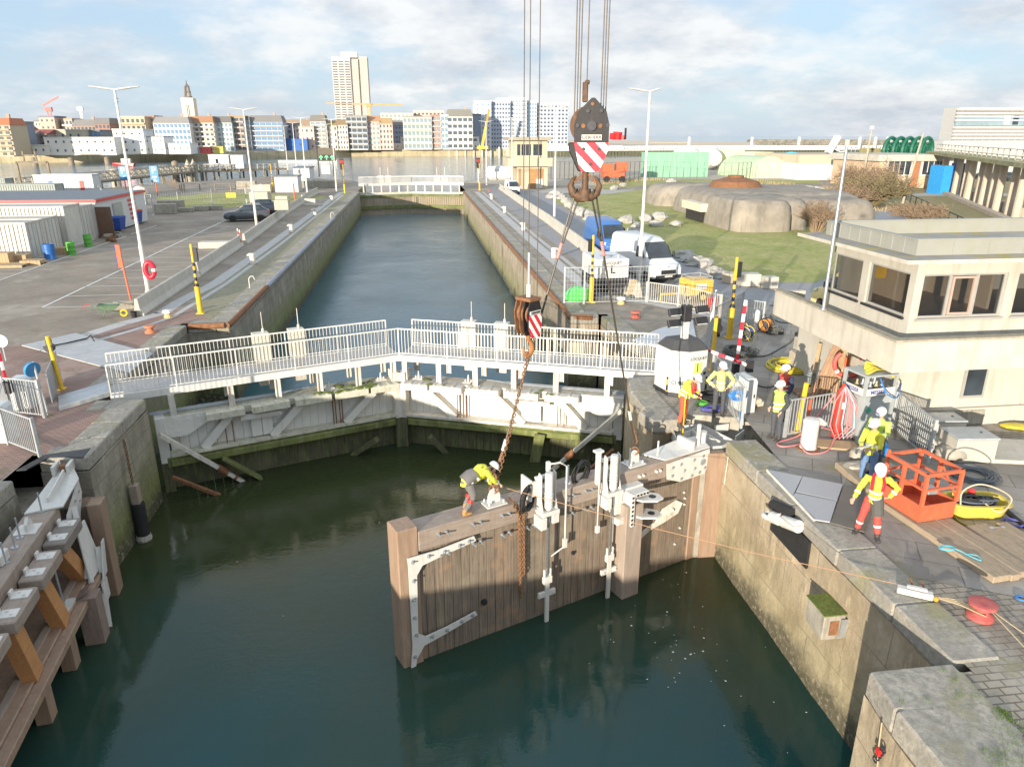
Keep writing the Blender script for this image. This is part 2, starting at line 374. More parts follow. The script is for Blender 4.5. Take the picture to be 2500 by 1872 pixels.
def skirt(pts,z0,z1,mt,name='river_bank',label=None,cat='bank'):
 mb=MB()
 for a,b in zip(pts,pts[1:]):
  mb.add([(a[0],a[1],z0),(b[0],b[1],z0),(b[0],b[1],z1),(a[0],a[1],z1)],[(0,1,2,3)])
 return struct(name,mb,mt)
skirt([(-9.4,118),(-9.4,138),(-13,150),(-31,168),(-36,160),(-50,136),(-60,117),(-80,80),(-110,20)],-6,0,g_mud)
skirt([(7.6,138),(20,170),(44,252),(92,300),(140,352),(420,430)],-6,0,g_sand)
def patch(name,pts,z,mt):mb=MB();mb.sheet([tuple(p)[:2]for p in pts],z);return struct(name,mb,mt)
PP=lambda*L:[P(*a)[:2]for a in L]
patch('pavement',[(-10.8,19.6),(-9.7,19.6),(-9.7,23.4),(-11.3,24.0),(-11.3,34.4),(-9.95,34.6),(-11.9,38),(-14.5,33),(-22,28),(-22,17),(-11.3,12)],.004,g_red)
patch('pavement',[(-9.95,34.6),(-11.8,37.9),(-12.5,45),(-12.3,117),(-9.95,117)],.004,groundmat('mossy_quay_edge',(.25,.23,.16),(.30,.27,.20),(.17,.17,.07),.6))
def strip(pts,w,z,mt,name='pavement'):
 mb=MB()
 for a,b in zip(pts,pts[1:]):
  a=Vector(a[:2]);b=Vector(b[:2]);d=(b-a).normalized();n=Vector((-d.y,d.x))*w/2
  mb.add([(*(a-n),z),(*(b-n),z),(*(b+n),z),(*(a+n),z)],[(0,1,2,3)])
 return struct(name,mb,mt)
rl=[P(205,820),P(300,790),P(395,765),P(440,735),(-12.2,44),(-12.0,60),(-11.8,118)]
strip(rl,.75,.008,g_path);
rl2=[P(215,838),P(320,808),P(420,775),(-11.5,44),(-11.2,60),(-11.0,112)]
strip(rl2,.3,.012,g_path)
rr=[(9.2,116),(9.3,60),(9.4,42),P(1480,722),P(1600,742),P(1760,775)]
strip(rr,.8,.008,g_path)
rr2=[(10.1,116),(10.1,60),(10.2,43),P(1540,720),P(1660,745),P(1790,790)]
strip(rr2,.35,.012,g_path)
m_line=mat('road_marking_paint',(.66,.65,.60),.8,0,.08,4,(.3,.28,.25),.5,.05)
def line(a,b,w=.12,z=.012):strip([a,b],w,z,m_line,'road_marking')
A=P(103,751);B=P(552,537);line(A,B,.14)
for ax,ay,bx,by in((103,751,300,747),(163,724,352,718),(207,700,385,697),(252,680,420,676),(290,661,452,658),(330,642,470,641),(352,629,500,629),(375,616,520,613),(398,604,560,602),(420,592,590,588),(442,581,600,576),(463,571,560,566)):
 line(P(ax,ay),P(bx,by),.1)
line(P(0,684),P(308,577),.12,.012);line(P(320,572),P(382,551),.12,.012)
for ax,ay,bx,by in((0,660,66,659),(0,678,18,677),(355,558,400,556),(372,526,380,520)):line(P(ax,ay),P(bx,by),.1)
patch('road',[(10.9,44),(10.9,118),(13.5,130),(19,122),(19.5,105),(16.8,63),(19,44),(26,40),(18.5,33.5)],.004,g_asph)
patch('road',[(13.5,130),(30,118),(60,108),(100,100),(100,96),(58,101),(30,108),(19.2,112)],.008,groundmat('pale_track',(.40,.38,.34),(.34,.32,.29),(.45,.42,.38),.4))
lawn=PP((1345,488),(1500,472),(1640,452),(1960,455),(2000,520),(2140,600),(2100,640),(1990,690),(1850,690),(1700,645),(1560,600),(1480,560))
mb=MB();mb.sheet([tuple(p)for p in lawn],.012);tag(mb.build('grass',g_grass),kind='stuff')
mb=MB();mb.sheet([tuple(p)for p in PP((1440,455),(1560,438),(1830,440),(2000,440),(2000,448),(1640,447),(1480,462))],.012);tag(mb.build('grass',g_grass),kind='stuff')
mb=MB();mb.sheet([tuple(p)for p in PP((395,512),(640,505),(760,497),(800,480),(560,470),(380,480))],.006);tag(mb.build('grass',g_grass),kind='stuff')
patch('ground',[(8.6,139),(20,171),(44,253),(92,301),(140,353),(420,431),(500,300),(160,170),(60,130),(20,128)],.004,g_sand)
patch('pavement',PP((1790,745),(1900,745),(2080,960),(2200,1075),(2900,1075),(2700,1500),(2180,1400),(1950,1180),(1800,1000),(1640,930),(1700,830)),.004,g_grey)
patch('pavement',PP((2160,500),(2310,560),(2450,640),(2150,640),(2115,560)),.008,groundmat('blue_grey_asphalt',(.25,.26,.28),(.30,.30,.31),(.22,.23,.24),.5))
patch('ground',PP((2120,505),(2200,505),(2450,600),(2500,640),(2500,380),(2290,395),(2130,440),(2060,470)),.004,g_mud)
def wallrun(label,pts,side,wm_,th=.9,cop=True,ch=.38,clen=1.5,over=.0,zt=.03,cmat=None,batter=0,cat='quay wall'):
 root=thing('quay_wall',label,cat,(pts[0][0],pts[0][1],0))
 w=MB();c=MB();rnd=random.Random(int(abs(pts[0][0]*100+pts[0][1]*10)))
 n=len(pts)
 for i in range(n-1):
  a=Vector(pts[i]);b=Vector(pts[i+1]);d=(b-a);L=d.length;d.normalize();nn=Vector((-d.y,d.x))*side
  zt_=zt+.0023*(i%3)
  N=max(2,int(L/.7));M_=8;z0=-7;z1=-ch if cop else 0
  vs=[];fs=[]
  for k in range(N+1):
   for j in range(M_+1):
    z=z0+(z1-z0)*j/M_;s_=L*k/N
    e=(mnoise.noise(Vector((a.x+d.x*s_,a.y+d.y*s_,z))*1.1)*.05)if 0<k<N else 0
    p=a+d*s_+nn*(e-batter*(-z)*.0)
    vs.append((p.x,p.y,z))
  for k in range(N):
   for j in range(M_):q=k*(M_+1)+j;fs.append((q,q+M_+1,q+M_+2,q+1))
  w.add(vs,fs)
  aa=a+nn*th;bb=b+nn*th
  w.add([(a.x,a.y,z1),(b.x,b.y,z1),(bb.x,bb.y,z1),(aa.x,aa.y,z1)],[(0,1,2,3)])
  if cop:
   x=0.
   while x<L-.05:
    l=min(clen*rnd.uniform(.8,1.2),L-x)
    if L-x-l<.4:l=L-x
    m_=a+d*(x+l/2)+nn*(th/2-over)
    c.box((m_.x,m_.y,(zt_-ch)/2+rnd.uniform(-.006,.006)),(l-.016,th+rnd.uniform(-.02,.02),zt_+ch),math.atan2(d.y,d.x))
    x+=l
 w.build('wall_face',wm_,root,world=True)
 if cop:c.build('coping',cmat or g_stone,root,world=True,bevel=.035)
 return root
wallrun('dark stone wall of the left lock chamber with green algae near the waterline',[(-9.0,34.0),(-9.0,118)],1,w_left,th=1.0,clen=2.2)
wallrun('weathered stone recess wall on the left behind the footbridge',[(-10.85,23.8),(-10.85,33.9),(-9.0,34.0)],1,w_left)
wallrun('big rough stone pier on the left between the two gate recesses',[(-10.5,19.15),(-9.25,19.15),(-9.3,23.8),(-10.85,23.8)],1,w_left,clen=1.2)
wallrun('mossy recess wall on the far left behind the folded new gate',[(-12.6,-20),(-10.75,8),(-10.5,17.9)],1,w_left)
wallrun('tan concrete wall of the right lock chamber with rusty steel edge',[(7.2,118),(7.2,36.0)],1,w_cham,th=1.0,clen=2.6)
wallrun('short stone pier end on the right beside the yellow striped mast',[(7.2,36.0),(7.1,33.4),(8.5,33.2)],1,w_cham)
wallrun('right recess wall behind the white footbridge',[(8.6,33.2),(8.6,24.6)],1,w_right)
wallrun('rounded stone pier on the right by the light tower',[(8.6,24.0),(7.25,23.9),(6.95,22.4),(6.9,19.7),(7.7,19.9)],1,w_right,clen=1.3)
wallrun('sunlit rendered recess wall on the right of the basin with a rounded stone edge',[(8.5,18.0),(8.5,8.74)],1,w_right,clen=1.7)
wallrun('projecting stone pier with huge coping blocks in the lower right corner',[(8.5,8.74),(7.0,8.74),(6.9,7.9),(6.9,-20)],1,w_right,th=1.55,clen=1.6,ch=.45,cmat=g_stone)
mb=MB();g=14
for i in range(g+1):
 for j in range(g+1):
  x=7.8+3.2*i/g;y=18.0+2.8*j/g
  mb.v.append(Vector((x,y,-.95+.25*mnoise.noise(Vector((x*1.7,y*1.7,0)))+.1*mnoise.noise(Vector((x*5,y*5,3))))))
for i in range(g):
 for j in range(g):q=i*(g+1)+j;mb.f.append((q,q+g+1,q+g+2,q+1));mb.m.append(0)
pit=[(8.6,16.8),(9.6,17.1),(10.6,18.4),(10.0,19.6),(7.8,20.3)]
for a,b in zip(pit,pit[1:]):
 n=8;vs=[];fs=[]
 for k in range(n+1):
  for j in range(4):
   x=a[0]+(b[0]-a[0])*k/n;y=a[1]+(b[1]-a[1])*k/n;z=-1.3*j/3;e=.09*mnoise.noise(Vector((x*2,y*2,z*2)))if j else 0
   vs.append((x+e,y+e,z))
 for k in range(n):
  for j in range(3):q=k*4+j;fs.append((q,q+1,q+5,q+4))
 mb.add(vs,fs)
mb.add([(7.8,18.02,-.9),(8.6,18.02,-.9),(8.6,18.02,-7),(7.8,18.02,-7)],[(0,1,2,3)]);mb.add([(7.8,18.0,-.9),(7.8,20,-.9),(7.8,20,-7),(7.8,18.0,-7)],[(0,1,2,3)])
tag(mb.build('anchor_pit',m_conc),'rough broken concrete pit under the white steel anchor frame','pit')
def nosing(label,pts,r=.14,mt=None):
 mb=MB();mb.tube([(p[0],p[1],-.06)for p in pts],r,10);tag(mb.build('edge_guard',mt or m_rust,smooth=True),label,'edge guard','steel pipes guarding the lock chamber edges')
nosing('rusty pipe edge along the right chamber wall',[(7.2,117),(7.18,36.3)])
nosing('rusty pipe turning round the stone pier end on the right',[(7.2,36.1),(7.12,33.5),(8.2,33.3)])
nosing('rusty pipe along the near part of the left chamber edge',[(-9.1,33.98),(-9.0,34.3),(-9.0,43)])
m_bluegrey=mat('worn_blue_grey_paint',(.30,.33,.38),.6,.2,.3,6,(.2,.1,.06),.6)
nosing('worn blue grey pipe along the far part of the left chamber edge',[(-9.0,43.1),(-9.0,80)],mt=m_bluegrey)
nosing('rusty pipe rounding the left recess corner',[(-10.8,33.95),(-10,33.95),(-9.2,33.98)])
m_cityquay=mat('algae_city_quay',(.46,.39,.25),.9,0,.2,.3,(.16,.17,.07),.6,.2)
cq=thing('quay_wall','long tan algae stained harbour wall below the town across the river','quay wall',(-85,420,0))
mb=MB();pts=[(-600,330),(-195,383.5),(-115,392.5),(-85,420.5),(-40,478.5),(60,486.5),(95,504.5),(330,639)]
for a,b in zip(pts,pts[1:]):mb.add([(a[0],a[1],-6),(b[0],b[1],-6),(b[0],b[1],.3),(a[0],a[1],.3),(a[0],a[1]+1.5,.3),(b[0],b[1]+1.5,.3)],[(0,1,2,3),(3,2,5,4)])
mb.build('wall_face',m_cityquay,cq,world=True)
mb=MB();mb.bb(-13.5,-10.55,17.7,19.6,-6,-1.0);tag(mb.build('hinge_pocket',m_conc),'dark sunken concrete pocket behind the hinge of the folded left gate','pocket')
rd=random.Random(11);mb=MB()
for k in range(60):
 if k<50:x=rd.gauss(6.3,1.0);y=rd.gauss(14.6,1.4)
 else:x=rd.uniform(-6,6);y=rd.uniform(9,24)
 if x<8.2:r_=rd.choice((.012,.016,.02,.03));mb.add([(x+r_*math.cos(a)*rd.uniform(.7,1.3),y+r_*math.sin(a),WZ+.012)for a in(0,1.2,2.4,3.6,4.9)],[(0,1,2,3,4)])
tag(mb.build('foam_flecks',mat('foam',(.7,.7,.66),.8,bump=0)),kind='stuff')
m_deck=mat('grey_deck_plate',(.40,.39,.37),.6,.2,.15,3)
m_wetwood=mat('wet_algae_timber',(.10,.095,.05),.8,0,.35,2.5,(.17,.22,.05),.8,.5,(1,1,.5))
m_greenbeam=mat('algae_green_beam',(.15,.17,.05),.85,0,.4,2,(.30,.29,.16),.6,.5)
def boards(mb,x0,x1,y,z0,z1,w,t=.05,gap=.012,rnd=random.Random(3)):
 x=x0
 while x<x1-.02:
  q=min(w,x1-x);e=rnd.uniform(-.006,.006)
  mb.bb(x+gap/2,x+q-gap/2,y+e,y+t+e,z0,z1);x+=q
def rail_panel(mb,x0,x1,y,z0=.06,z1=1.12,step=.135,r=.0085,posts=1.9):
 mb.beam((x0,y,z1),(x1,y,z1),.045,.045);mb.beam((x0,y,z0+.06),(x1,y,z0+.06),.03,.03)
 n=int((x1-x0)/step)
 for i in range(n+1):
  x=x0+(x1-x0)*i/n;mb.bb(x-r,x+r,y-r,y+r,z0+.05,z1)
 k=max(1,round((x1-x0)/posts))
 for i in range(k+1):
  x=x0+(x1-x0)*i/k;mb.bb(x-.02,x+.02,y-.02,y+.02,z0-.18,z1+.01)
def lock_leaf(s,side,lab1,lab2,mbody,mtop,hx):
 ox=-9.35 if s>0 else 7.3;ang=R(20.8)*s
 def X(a,b):return(a,b)if s>0 else(-b,-a)
 g=thing('lock_gate',lab1,'lock gate',(ox,24.62,0),ang,'closed white mitre gates of the lock')
 L=8.93
 mb=MB();a,b=X(.3,L-.3);boards(mb,a,b,.16,-2.4,-1.25,.31);mb.build('planking',mbody,g)
 mb=MB();a,b=X(.0,L-.05);boards(mb,a,b,.14,-6.5,-2.75,.31,.08);mb.build('lower_planking',m_wetwood,g)
 mb=MB();a,b=X(.05,L-.34);mb.bb(a,b,-.12,.75,-1.27,-.98);mb.build('top_beam',mtop,g,bevel=.02)
 mb=MB();a,b=X(.25,L-.30);mb.bb(a,b,-.28,.15,-2.46,-2.36);mb.build('ledge',m_wrust if s<0 else m_wmoss,g)
 mb=MB();a,b=X(.1,L-.20);mb.bb(a,b,-.22,.12,-2.86,-2.465);mb.bb(*X(.2,L-.4),-.30,-.22,-2.82,-2.56);mb.build('algae_beam',m_greenbeam,g,bevel=.03)
 mb=MB();a,b=X(L-.34,L-.02);mb.bb(a,b,-.25,.5,-2.55,-.62);mb.build('mitre_post',m_wrust,g,bevel=.02)
 mb=MB();a,b=X(L-.36,L-.01);mb.bb(a,b,-.27,.5,-7,-2.56);mb.build('mitre_post_foot',m_wetwood,g)
 mb=MB();a,b=X(-.1,.24);mb.bb(a,b,-.2,.5,-2.68,-.95);mb.build('heel_post',mbody,g,bevel=.02);mb=MB();mb.bb(a,b,-.2,.5,-7,-2.685);mb.build('heel_foot',m_wetwood,g)
 mb=MB();mb.extr([(s*.1,-.145,-1.0),(s*1.7,-.145,-1.0),(s*1.7,-.145,-1.3),(s*.9,-.145,-1.75),(s*.1,-.145,-1.75)],(0,-.025,0))
 for x,z in((.25,-1.1),(.25,-1.6),(.6,-1.1),(.6,-1.55),(.95,-1.15),(1.3,-1.12),(1.55,-1.15),(.42,-1.35)):
  mb.cyl((s*x,-.17,z),(s*x,-.2,z),.03,n=8)
 mb.build('heel_plate',mbody,g)
 for i,(x,w)in enumerate(((1.55,1.3),(3.1,1.35),(4.65,1.35),(6.15,1.3),(7.55,1.15))):
  mb=MB();a,b=X(x,x+w);mb.box(((a+b)/2,-.33,-1.1),(w,.42,.26),rz=random.uniform(-.02,.02),ry=random.uniform(-.015,.015))
  for q in(.25,.6,.85):mb.bb(*X(x+w*q,x+w*q+.1),-.5,-.14,-.972,-.945)
  mb.build('fender_block',mtop,g,bevel=.035)
 for xt,xb in((2.35,1.35),(4.9,3.75),(7.75,6.55)):
  mb=MB();mb.beam((s*xt,-.02,-1.3),(s*xb,-.02,-2.37),.28,.34,(0,1,0));mb.build('brace',mbody,g)
 mb=MB();boards(mb,*X(3.05,3.85),-.05,-2.3,-1.5,.39,.07,.02);mb.build('cover_board',mbody,g)
 mb=MB();mb.bb(*X(2.7,4.15),-.28,-.10,-1.52,-1.36)
 for q in(2.85,3.2,3.6,4.0):mb.cyl((s*q,-.28,-1.44),(s*q,-.31,-1.44),.03,n=8)
 mb.build('bracket',mbody,g)
 for x in(2.15,2.4,6.1,6.2,6.36,6.46):
  mb=MB();mb.cyl((s*x,-.1,-2.35),(s*x,-.1,-1.25),.022,n=6);mb.build('lifting_rod',m_rust,g)
 mb=MB()
 for k in range(3):mb.tube([(s*(-.2),.25+.1*k,-.93),(s*2.5,.2+.1*k,-.9),(s*(4.4+.3*k),.3+.1*k,-.92),(s*(5.0+.2*k),.5,-.9)],.018)
 mb.build('pipework',m_steel,g)
 for x in(5.9,8.0):
  mb=MB();mb.bb(*X(x,x+.4),.12,.45,-.975,-.95);mb.cyl((s*(x+.2),.28,-.95),(s*(x+.2),.28,-.66),.05,.02,8)
  for q in(.08,.32):mb.cyl((s*(x+q),.28,-.95),(s*(x+q),.28,-.86),.04,.02,8)
  mb.build('cleat',m_white,g)
 mb=MB();rnd=random.Random(5+s)
 for _ in range(26 if s>0 else 9):
  x=rnd.uniform(5.5 if s>0 else 1.6,8.3);mb.ball((s*x,rnd.uniform(-.45,.3),-.965),rnd.uniform(.05,.15),7,4,(1.4,1,.35))
 mb.build('moss',mat('moss',(.13,.16,.03),.95,0,.4,12,None,.5,.9),g,smooth=True)['kind']='stuff'
 f=thing('footbridge',lab2,'footbridge',(ox,24.62,0),ang,'white railed footbridges on the mitre gates')
 x0,x1=X(-1.27,L+.03)if s>0 else(-L+.03,1.2)
 mb=MB();mb.bb(x0,x1,.02,1.5,-.02,.03)
 k=int((x1-x0)/.8)
 mb.build('deck',m_deck,f)
 mb=MB();mb.bb(x0,x1,-.04,.02,-.2,.045);mb.bb(x0,x1,1.5,1.56,-.2,.045);mb.build('side_beam',m_white,f)
 for y in(-.005,1.53):
  mb=MB();rail_panel(mb,x0+.03,x1-.03,y);mb.build('railing',m_white,f)
 for x in(.55,2.5,4.15,5.7,7.2,L-.3):
  for y in(-.08,1.2):
   mb=MB();mb.bb(s*x-.09,s*x+.09,y,y+.03,-1.25 if y<0 else-.98,-.2);mb.bb(s*x-.1,s*x-.07,y-.05,y+.09,-1.3 if y<0 else-.98,-.2);mb.bb(s*x+.07,s*x+.1,y-.05,y+.09,-1.3 if y<0 else-.98,-.2)
   mb.build('deck_post',m_wrust,f)
 for x in hx:
  c=thing('control_cabinet',None,'cabinet',(ox,24.62,0),ang,'beige sluice cabinets behind the footbridge railing')
  mb=MB();mb.bb(x-.3,x+.3,1.62,2.0,.05,1.15);mb.bb(x-.31,x+.31,1.60,1.615,.93,.95);mb.build('housing',mat('beige_enamel',(.56,.53,.44),.5,0,.06,2,(.3,.2,.1),.2),c,bevel=.015)
  mb=MB();mb.cyl((x+.12,1.8,1.15),(x+.12,1.8,1.3),.05,n=8);mb.cyl((x+.12,1.8,1.3),(x+.12,1.8,1.95),.015,n=6);mb.build('spindle',m_wrust,c)
  mb=MB();mb.bb(x-.22,x+.22,1.66,1.96,-.95,.05);mb.build('pedestal',m_wrust,c)
  c['label']=LBL.pop(0)
 return g,f
LBL=['beige cabinet behind the footbridge railing in front of the green chamber wall, the leftmost one','beige cabinet with a tall thin rod rising behind the middle of the left footbridge','beige cabinet directly behind the small crane hook on the right footbridge','beige cabinet with a thin rod left of the small crane hook block']
lock_leaf(1,-1,'left mitre gate leaf of white planks with mossy beam and dark wet base','left footbridge with white bar railings running to the stone pier',m_white,m_wmoss,(4.0,5.35))
lock_leaf(-1,1,'right mitre gate leaf of sunlit white planks with rust stains below','right footbridge with white bar railings ending beside the light tower',m_white,m_wrust,(-5.1,-6.5))
def bar(label,p,q,w,h,mt,name='strut',g='struts reaching from the lock gates into the water',flange=False):
 t_=thing(name,label,'strut',p,0,g);mb=MB();mb.beam(p,q,w,h);mb.build('bar',mt,t_,world=True)
 if flange:
  mb=MB();d=(Vector(q)-Vector(p)).normalized();m_=Vector(p).lerp(Vector(q),.72);mb.cyl(m_-d*.2,m_+d*.2,.13,n=10);mb.cyl(m_+d*.5,m_+d*.6,.11,n=10);mb.build('collar',m_rust,t_,world=True)
bar('white bar slanting from the left gate heel down into the water',(-9.2,24.2,-1.45),P(600,1178,-3.9),.16,.13,m_wrust,flange=True)
bar('rusty thin bar beside the left pier, below the white one',(-8.9,23.9,-2.95),P(545,1212,-3.9),.14,.1,m_rust)
bar('wide green algae plank slanting from the left gate into the water',(-7.4,24.8,-2.7),P(640,1168,-3.85),.42,.08,m_greenbeam)
bar('white bar slanting from the right gate heel down into the water',(7.2,24.2,-1.35),P(1345,1150,-3.9),.16,.13,m_wrust,flange=True)
bar('rusty thin bar in front of the right gate near the pier',(6.9,23.9,-2.8),P(1400,1178,-3.9),.14,.1,m_rust)
bar('wide mossy plank slanting from the right gate into the water',(4.3,25.2,-2.6),P(1305,1130,-3.85),.4,.08,m_greenbeam)
bar('slanting wet brace under the left gate near the mitre',(-2.0,26.6,-3.05),P(862,1110,-3.85),.3,.2,m_wetwood)
bar('slanting wet brace under the right gate near the mitre',(0.1,26.6,-3.05),P(1090,1106,-3.85),.3,.2,m_wetwood)
t_=thing('access_ramp','chequer plate ramp rising to the left end of the footbridge','ramp',(-11.5,24.2,0))
mb=MB();pr=[P(142,968,.02),P(265,932,.06),P(270,962,.06),P(145,1001,.02)];mb.extr(pr,(0,0,.03));mb.build('plate',m_steel,t_,world=True)
mb=MB();mb.beam(pr[3]+Vector((0,0,.02)),pr[2]+Vector((0,0,.02)),.04,.16);mb.build('edge_beam',m_white,t_,world=True)
t_=tag(None or(lambda m:(m.extr([P(53,845,.02),P(185,815,.02),P(374,865,.02),P(315,912,.02),P(250,897,.02)],(0,0,.05)),m.build('cover_plate',mat('grey_cover_plate',(.43,.43,.42),.5,.1,.1,1.5,(.2,.19,.17),.4),bevel=.01))[1])(MB()),'large pale grey steel plates laid over the left gate recess','cover plate')
mb=MB();mb.tube([P(105,848,.1),P(160,838,.13),P(212,826,.11)],.03);mb.tube([P(212,826,.11),P(222,818,.1),P(230,832,.1)],.02);tag(mb.build('mooring_rope',m_rubber),'dark cable lying across the grey cover plates','cable')
mb=MB();mb.extr([P(1543,832,.02),P(1612,803,.02),P(1690,780,.02),P(1700,830,.02),P(1640,860,.02)],(0,0,.04));tag(mb.build('cover_plate',mat('light_blue_grey_plate',(.50,.52,.54),.5,.1,.08,1.5)),'pale blue grey plate over the right recess behind the light tower','cover plate')
def plankmat(name,a,b,sc=1.6,dark=(.10,.075,.055),zdark=None):
 t=NT(name);x,y,z=t.xyz()[:3]
 cell=t.n('ShaderNodeTexWhiteNoise',noise_dimensions='1D');t.put(cell.inputs['W'],t.math('FLOOR',t.math('MULTIPLY',t.math('ADD',x,t.math('MULTIPLY',y,.0)),1/.235)))
 g=t.noise(sc,8,.7,stretch=(14,14,.7));g2=t.noise(.9,6,.65)
 col=t.mix(cell.outputs['Value'],a,b);col=t.mix(t.ramp(g,.35,.7),col,dark)
 col=t.mix(t.math('MULTIPLY',t.ramp(g2,.5,.7),.5),col,(.30,.27,.20))
 col=t.mix(t.math('MULTIPLY',t.ramp(t.noise(1.3,5,.6),.55,.66),.5),col,(.34,.21,.12))
 return t.fin(col,.75,0,t.bump(g,.35,.01))
m_gp=plankmat('new_hardwood_planks',(.285,.22,.16),(.215,.175,.13))
m_gb=mat('new_hardwood_beam',(.31,.25,.20),.7,0,.2,2.0,(.22,.14,.10),.5,.2,(1,8,8))
m_gred=mat('reddish_hardwood',(.32,.22,.15),.7,0,.2,1.5,(.24,.13,.08),.5,.2,(8,8,1))
m_hin=mat('fresh_white_steel',(.60,.585,.54),.45,0,.06,3,(.42,.33,.2),.3,.03)
HG_A=math.atan2(3.76,8.74);HG_O=(-.81,14.37)
G=thing('lock_gate','new brown timber lock gate leaf hanging in the water in mid basin','lock gate',(*HG_O,0),HG_A)
def gpart(name,mb,mt,p=None,**k):return mb.build(name,mt,p or G,**k)
mb=MB();rnd=random.Random(4);x=.42
while x<9.1:
 w=.235;e=rnd.uniform(-.005,.008);mb.bb(x+.006,min(x+w,9.12)-.006,-.03+e,.06,-4.35,-.72);x+=w
gpart('planking',mb,m_gp)
mb=MB();mb.bb(.3,9.1,.06,.38,-4.3,-.5);gpart('core',mb,m_gp)
mb=MB();mb.bb(.5,9.3,-.10,.52,-.74,-.22);gpart('top_beam',mb,m_gb,bevel=.02)
mb=MB();mb.bb(-.02,.5,-.10,.5,-4.5,-.08);gpart('mitre_post',mb,m_gred,bevel=.025)
mb=MB();mb.bb(9.1,9.42,-.06,.5,-4.5,-.3);gpart('heel_post',mb,m_gred,bevel=.02)
mb=MB();mb.bb(9.43,9.55,.0,.3,-2.4,-2.0);gpart('heel_pad',mb,m_hin)
mb=MB();mb.bb(6.2,6.78,-.62,-.03,-3.95,-.95);gpart('fender_post',mb,mat('pale_hardwood',(.33,.265,.215),.7,0,.15,1.5,(.2,.13,.1),.5,.2,(8,8,1)),bevel=.02)
mb=MB()
mb.extr([(.18,-.135,-.78),(.95,-.135,-.80),(1.9,-.135,-.72),(1.95,-.135,-.86),(1.0,-.135,-1.0),(.55,-.135,-1.08),(.4,-.135,-1.3),(.36,-.135,-2.9),(.55,-.135,-3.05),(1.1,-.135,-3.0),(1.9,-.135,-2.85),(1.95,-.135,-2.97),(1.1,-.135,-3.18),(.5,-.135,-3.3),(.3,-.135,-3.6),(.2,-.135,-4.1),(.1,-.135,-4.1),(.2,-.135,-3.2),(.2,-.135,-1.0)],(0,-.03,0))
st=gpart('strap',mb,m_hin)
mb=MB()
for(x,z)in((.3,-.9),(.7,-.87),(1.1,-.88),(1.5,-.84),(1.75,-.8),(.3,-1.4),(.28,-1.9),(.28,-2.4),(.3,-2.9),(.7,-3.1),(1.1,-3.08),(1.5,-2.98),(1.8,-2.92),(.24,-3.5)):
 mb=MB();mb.cyl((x,-.165,z),(x,-.25,z),.022,n=8);mb.cyl((x,-.165,z),(x,-.19,z),.045,n=6);gpart('bolt',mb,m_steel,st)
for x in(1.0,1.9,2.7,3.4,4.6,5.2):
 for z in(-.42,-.95):
  mb=MB()
  for q in(0,.2):
   mb.cyl((x+q,-.1,z),(x+q,-.26,z),.022,n=8);mb.cyl((x+q,-.1,z),(x+q,-.125,z),.05,n=6)
  gpart('stud_pair',mb,m_steel)
for x in(7.0,7.6):
 for q in(0,.13):
  mb=MB();mb.cyl((x+q,-.1,-.45),(x+q,-.16,-.45),.045,n=6);gpart('stud',mb,m_hin)
for x,r in((2.2,.08),(4.9,.05)):
 mb=MB();mb.cyl((x,-.02,-2.75 if r>.06 else-2.2),(x,-.09,-2.75 if r>.06 else-2.2),r,n=10);gpart('plug',mb,m_dsteel)
def actuator(x):
 y=-.34
 mb=MB();mb.cyl((x,y,-.42),(x,y,.50),.105,n=16);mb.cyl((x,y,.50),(x,y,.53),.09,n=16);mb.cyl((x,y,-.47),(x,y,-.42),.075,n=16)
 for z in(-.2,-.12,-.04):mb.torus((x,y,z),.11,.012,16,5)
 a=gpart('cylinder',mb,m_hin,smooth=True)
 mb=MB();mb.cyl((x,y,-2.35),(x,y,-.47),.045,n=12);gpart('piston_rod',mb,mat('chromed_steel',(.75,.75,.74),.18,.9,.05,3,bump=0),smooth=True)
 mb=MB();mb.beam((x-.09,y,-2.55),(x-.09,y,-2.2),.05,.06);mb.beam((x+.09,y,-2.55),(x+.09,y,-2.2),.05,.06);mb.bb(x-.13,x+.13,y-.05,y+.05,-2.62,-2.42);gpart('clevis',mb,m_hin,bevel=.01)
 mb=MB();mb.bb(x-.055,x+.055,y-.03,y+.03,-4.15,-2.6);gpart('pull_bar',mb,m_hin)
 mb=MB();mb.bb(x-.26,x+.26,y-.02,y+.06,-3.02,-2.86);mb.cyl((x-.2,y-.03,-2.94),(x-.2,y-.05,-2.94),.04,n=8);mb.cyl((x+.2,y-.03,-2.94),(x+.2,y-.05,-2.94),.04,n=8);gpart('guide',mb,m_hin,bevel=.015)
 for dx in(-.2,.22):
  mb=MB();mb.extr([(x+dx,-.3,.45),(x+dx,-.18,.5),(x+dx,.0,-.2),(x+dx,.05,-.5),(x+dx,-.38,-.5),(x+dx,-.3,-.2)],(.025,0,0));gpart('frame_plate',mb,m_hin)
 mb=MB();mb.bb(x-.24,x+.28,-.45,-.1,-.62,-.5);mb.bb(x-.3,x-.12,-.48,-.12,-.95,-.62);mb.bb(x+.1,x+.3,-.4,-.12,-.9,-.62);gpart('bracket',mb,m_hin,bevel=.015)
 mb=MB();mb.bb(x-.26,x+.3,-.16,-.08,.3,.38);gpart('tie_plate',mb,m_hin);mb=MB();mb.bb(x-.22,x+.26,-.1,.0,-.05,.02);gpart('tie_plate',mb,m_hin)
actuator(3.9);actuator(5.92)
mb=MB();mb.tube([(4.05,-.1,.62),(4.25,-.3,.7),(4.45,-.3,.55),(4.45,-.3,-1.55)],.022,6);mb.bb(4.4,4.5,-.34,-.26,-1.75,-1.5);mb.tube([(4.45,-.3,-1.72),(4.0,-.3,-1.9)],.022);gpart('level_pipe',mb,m_hin)
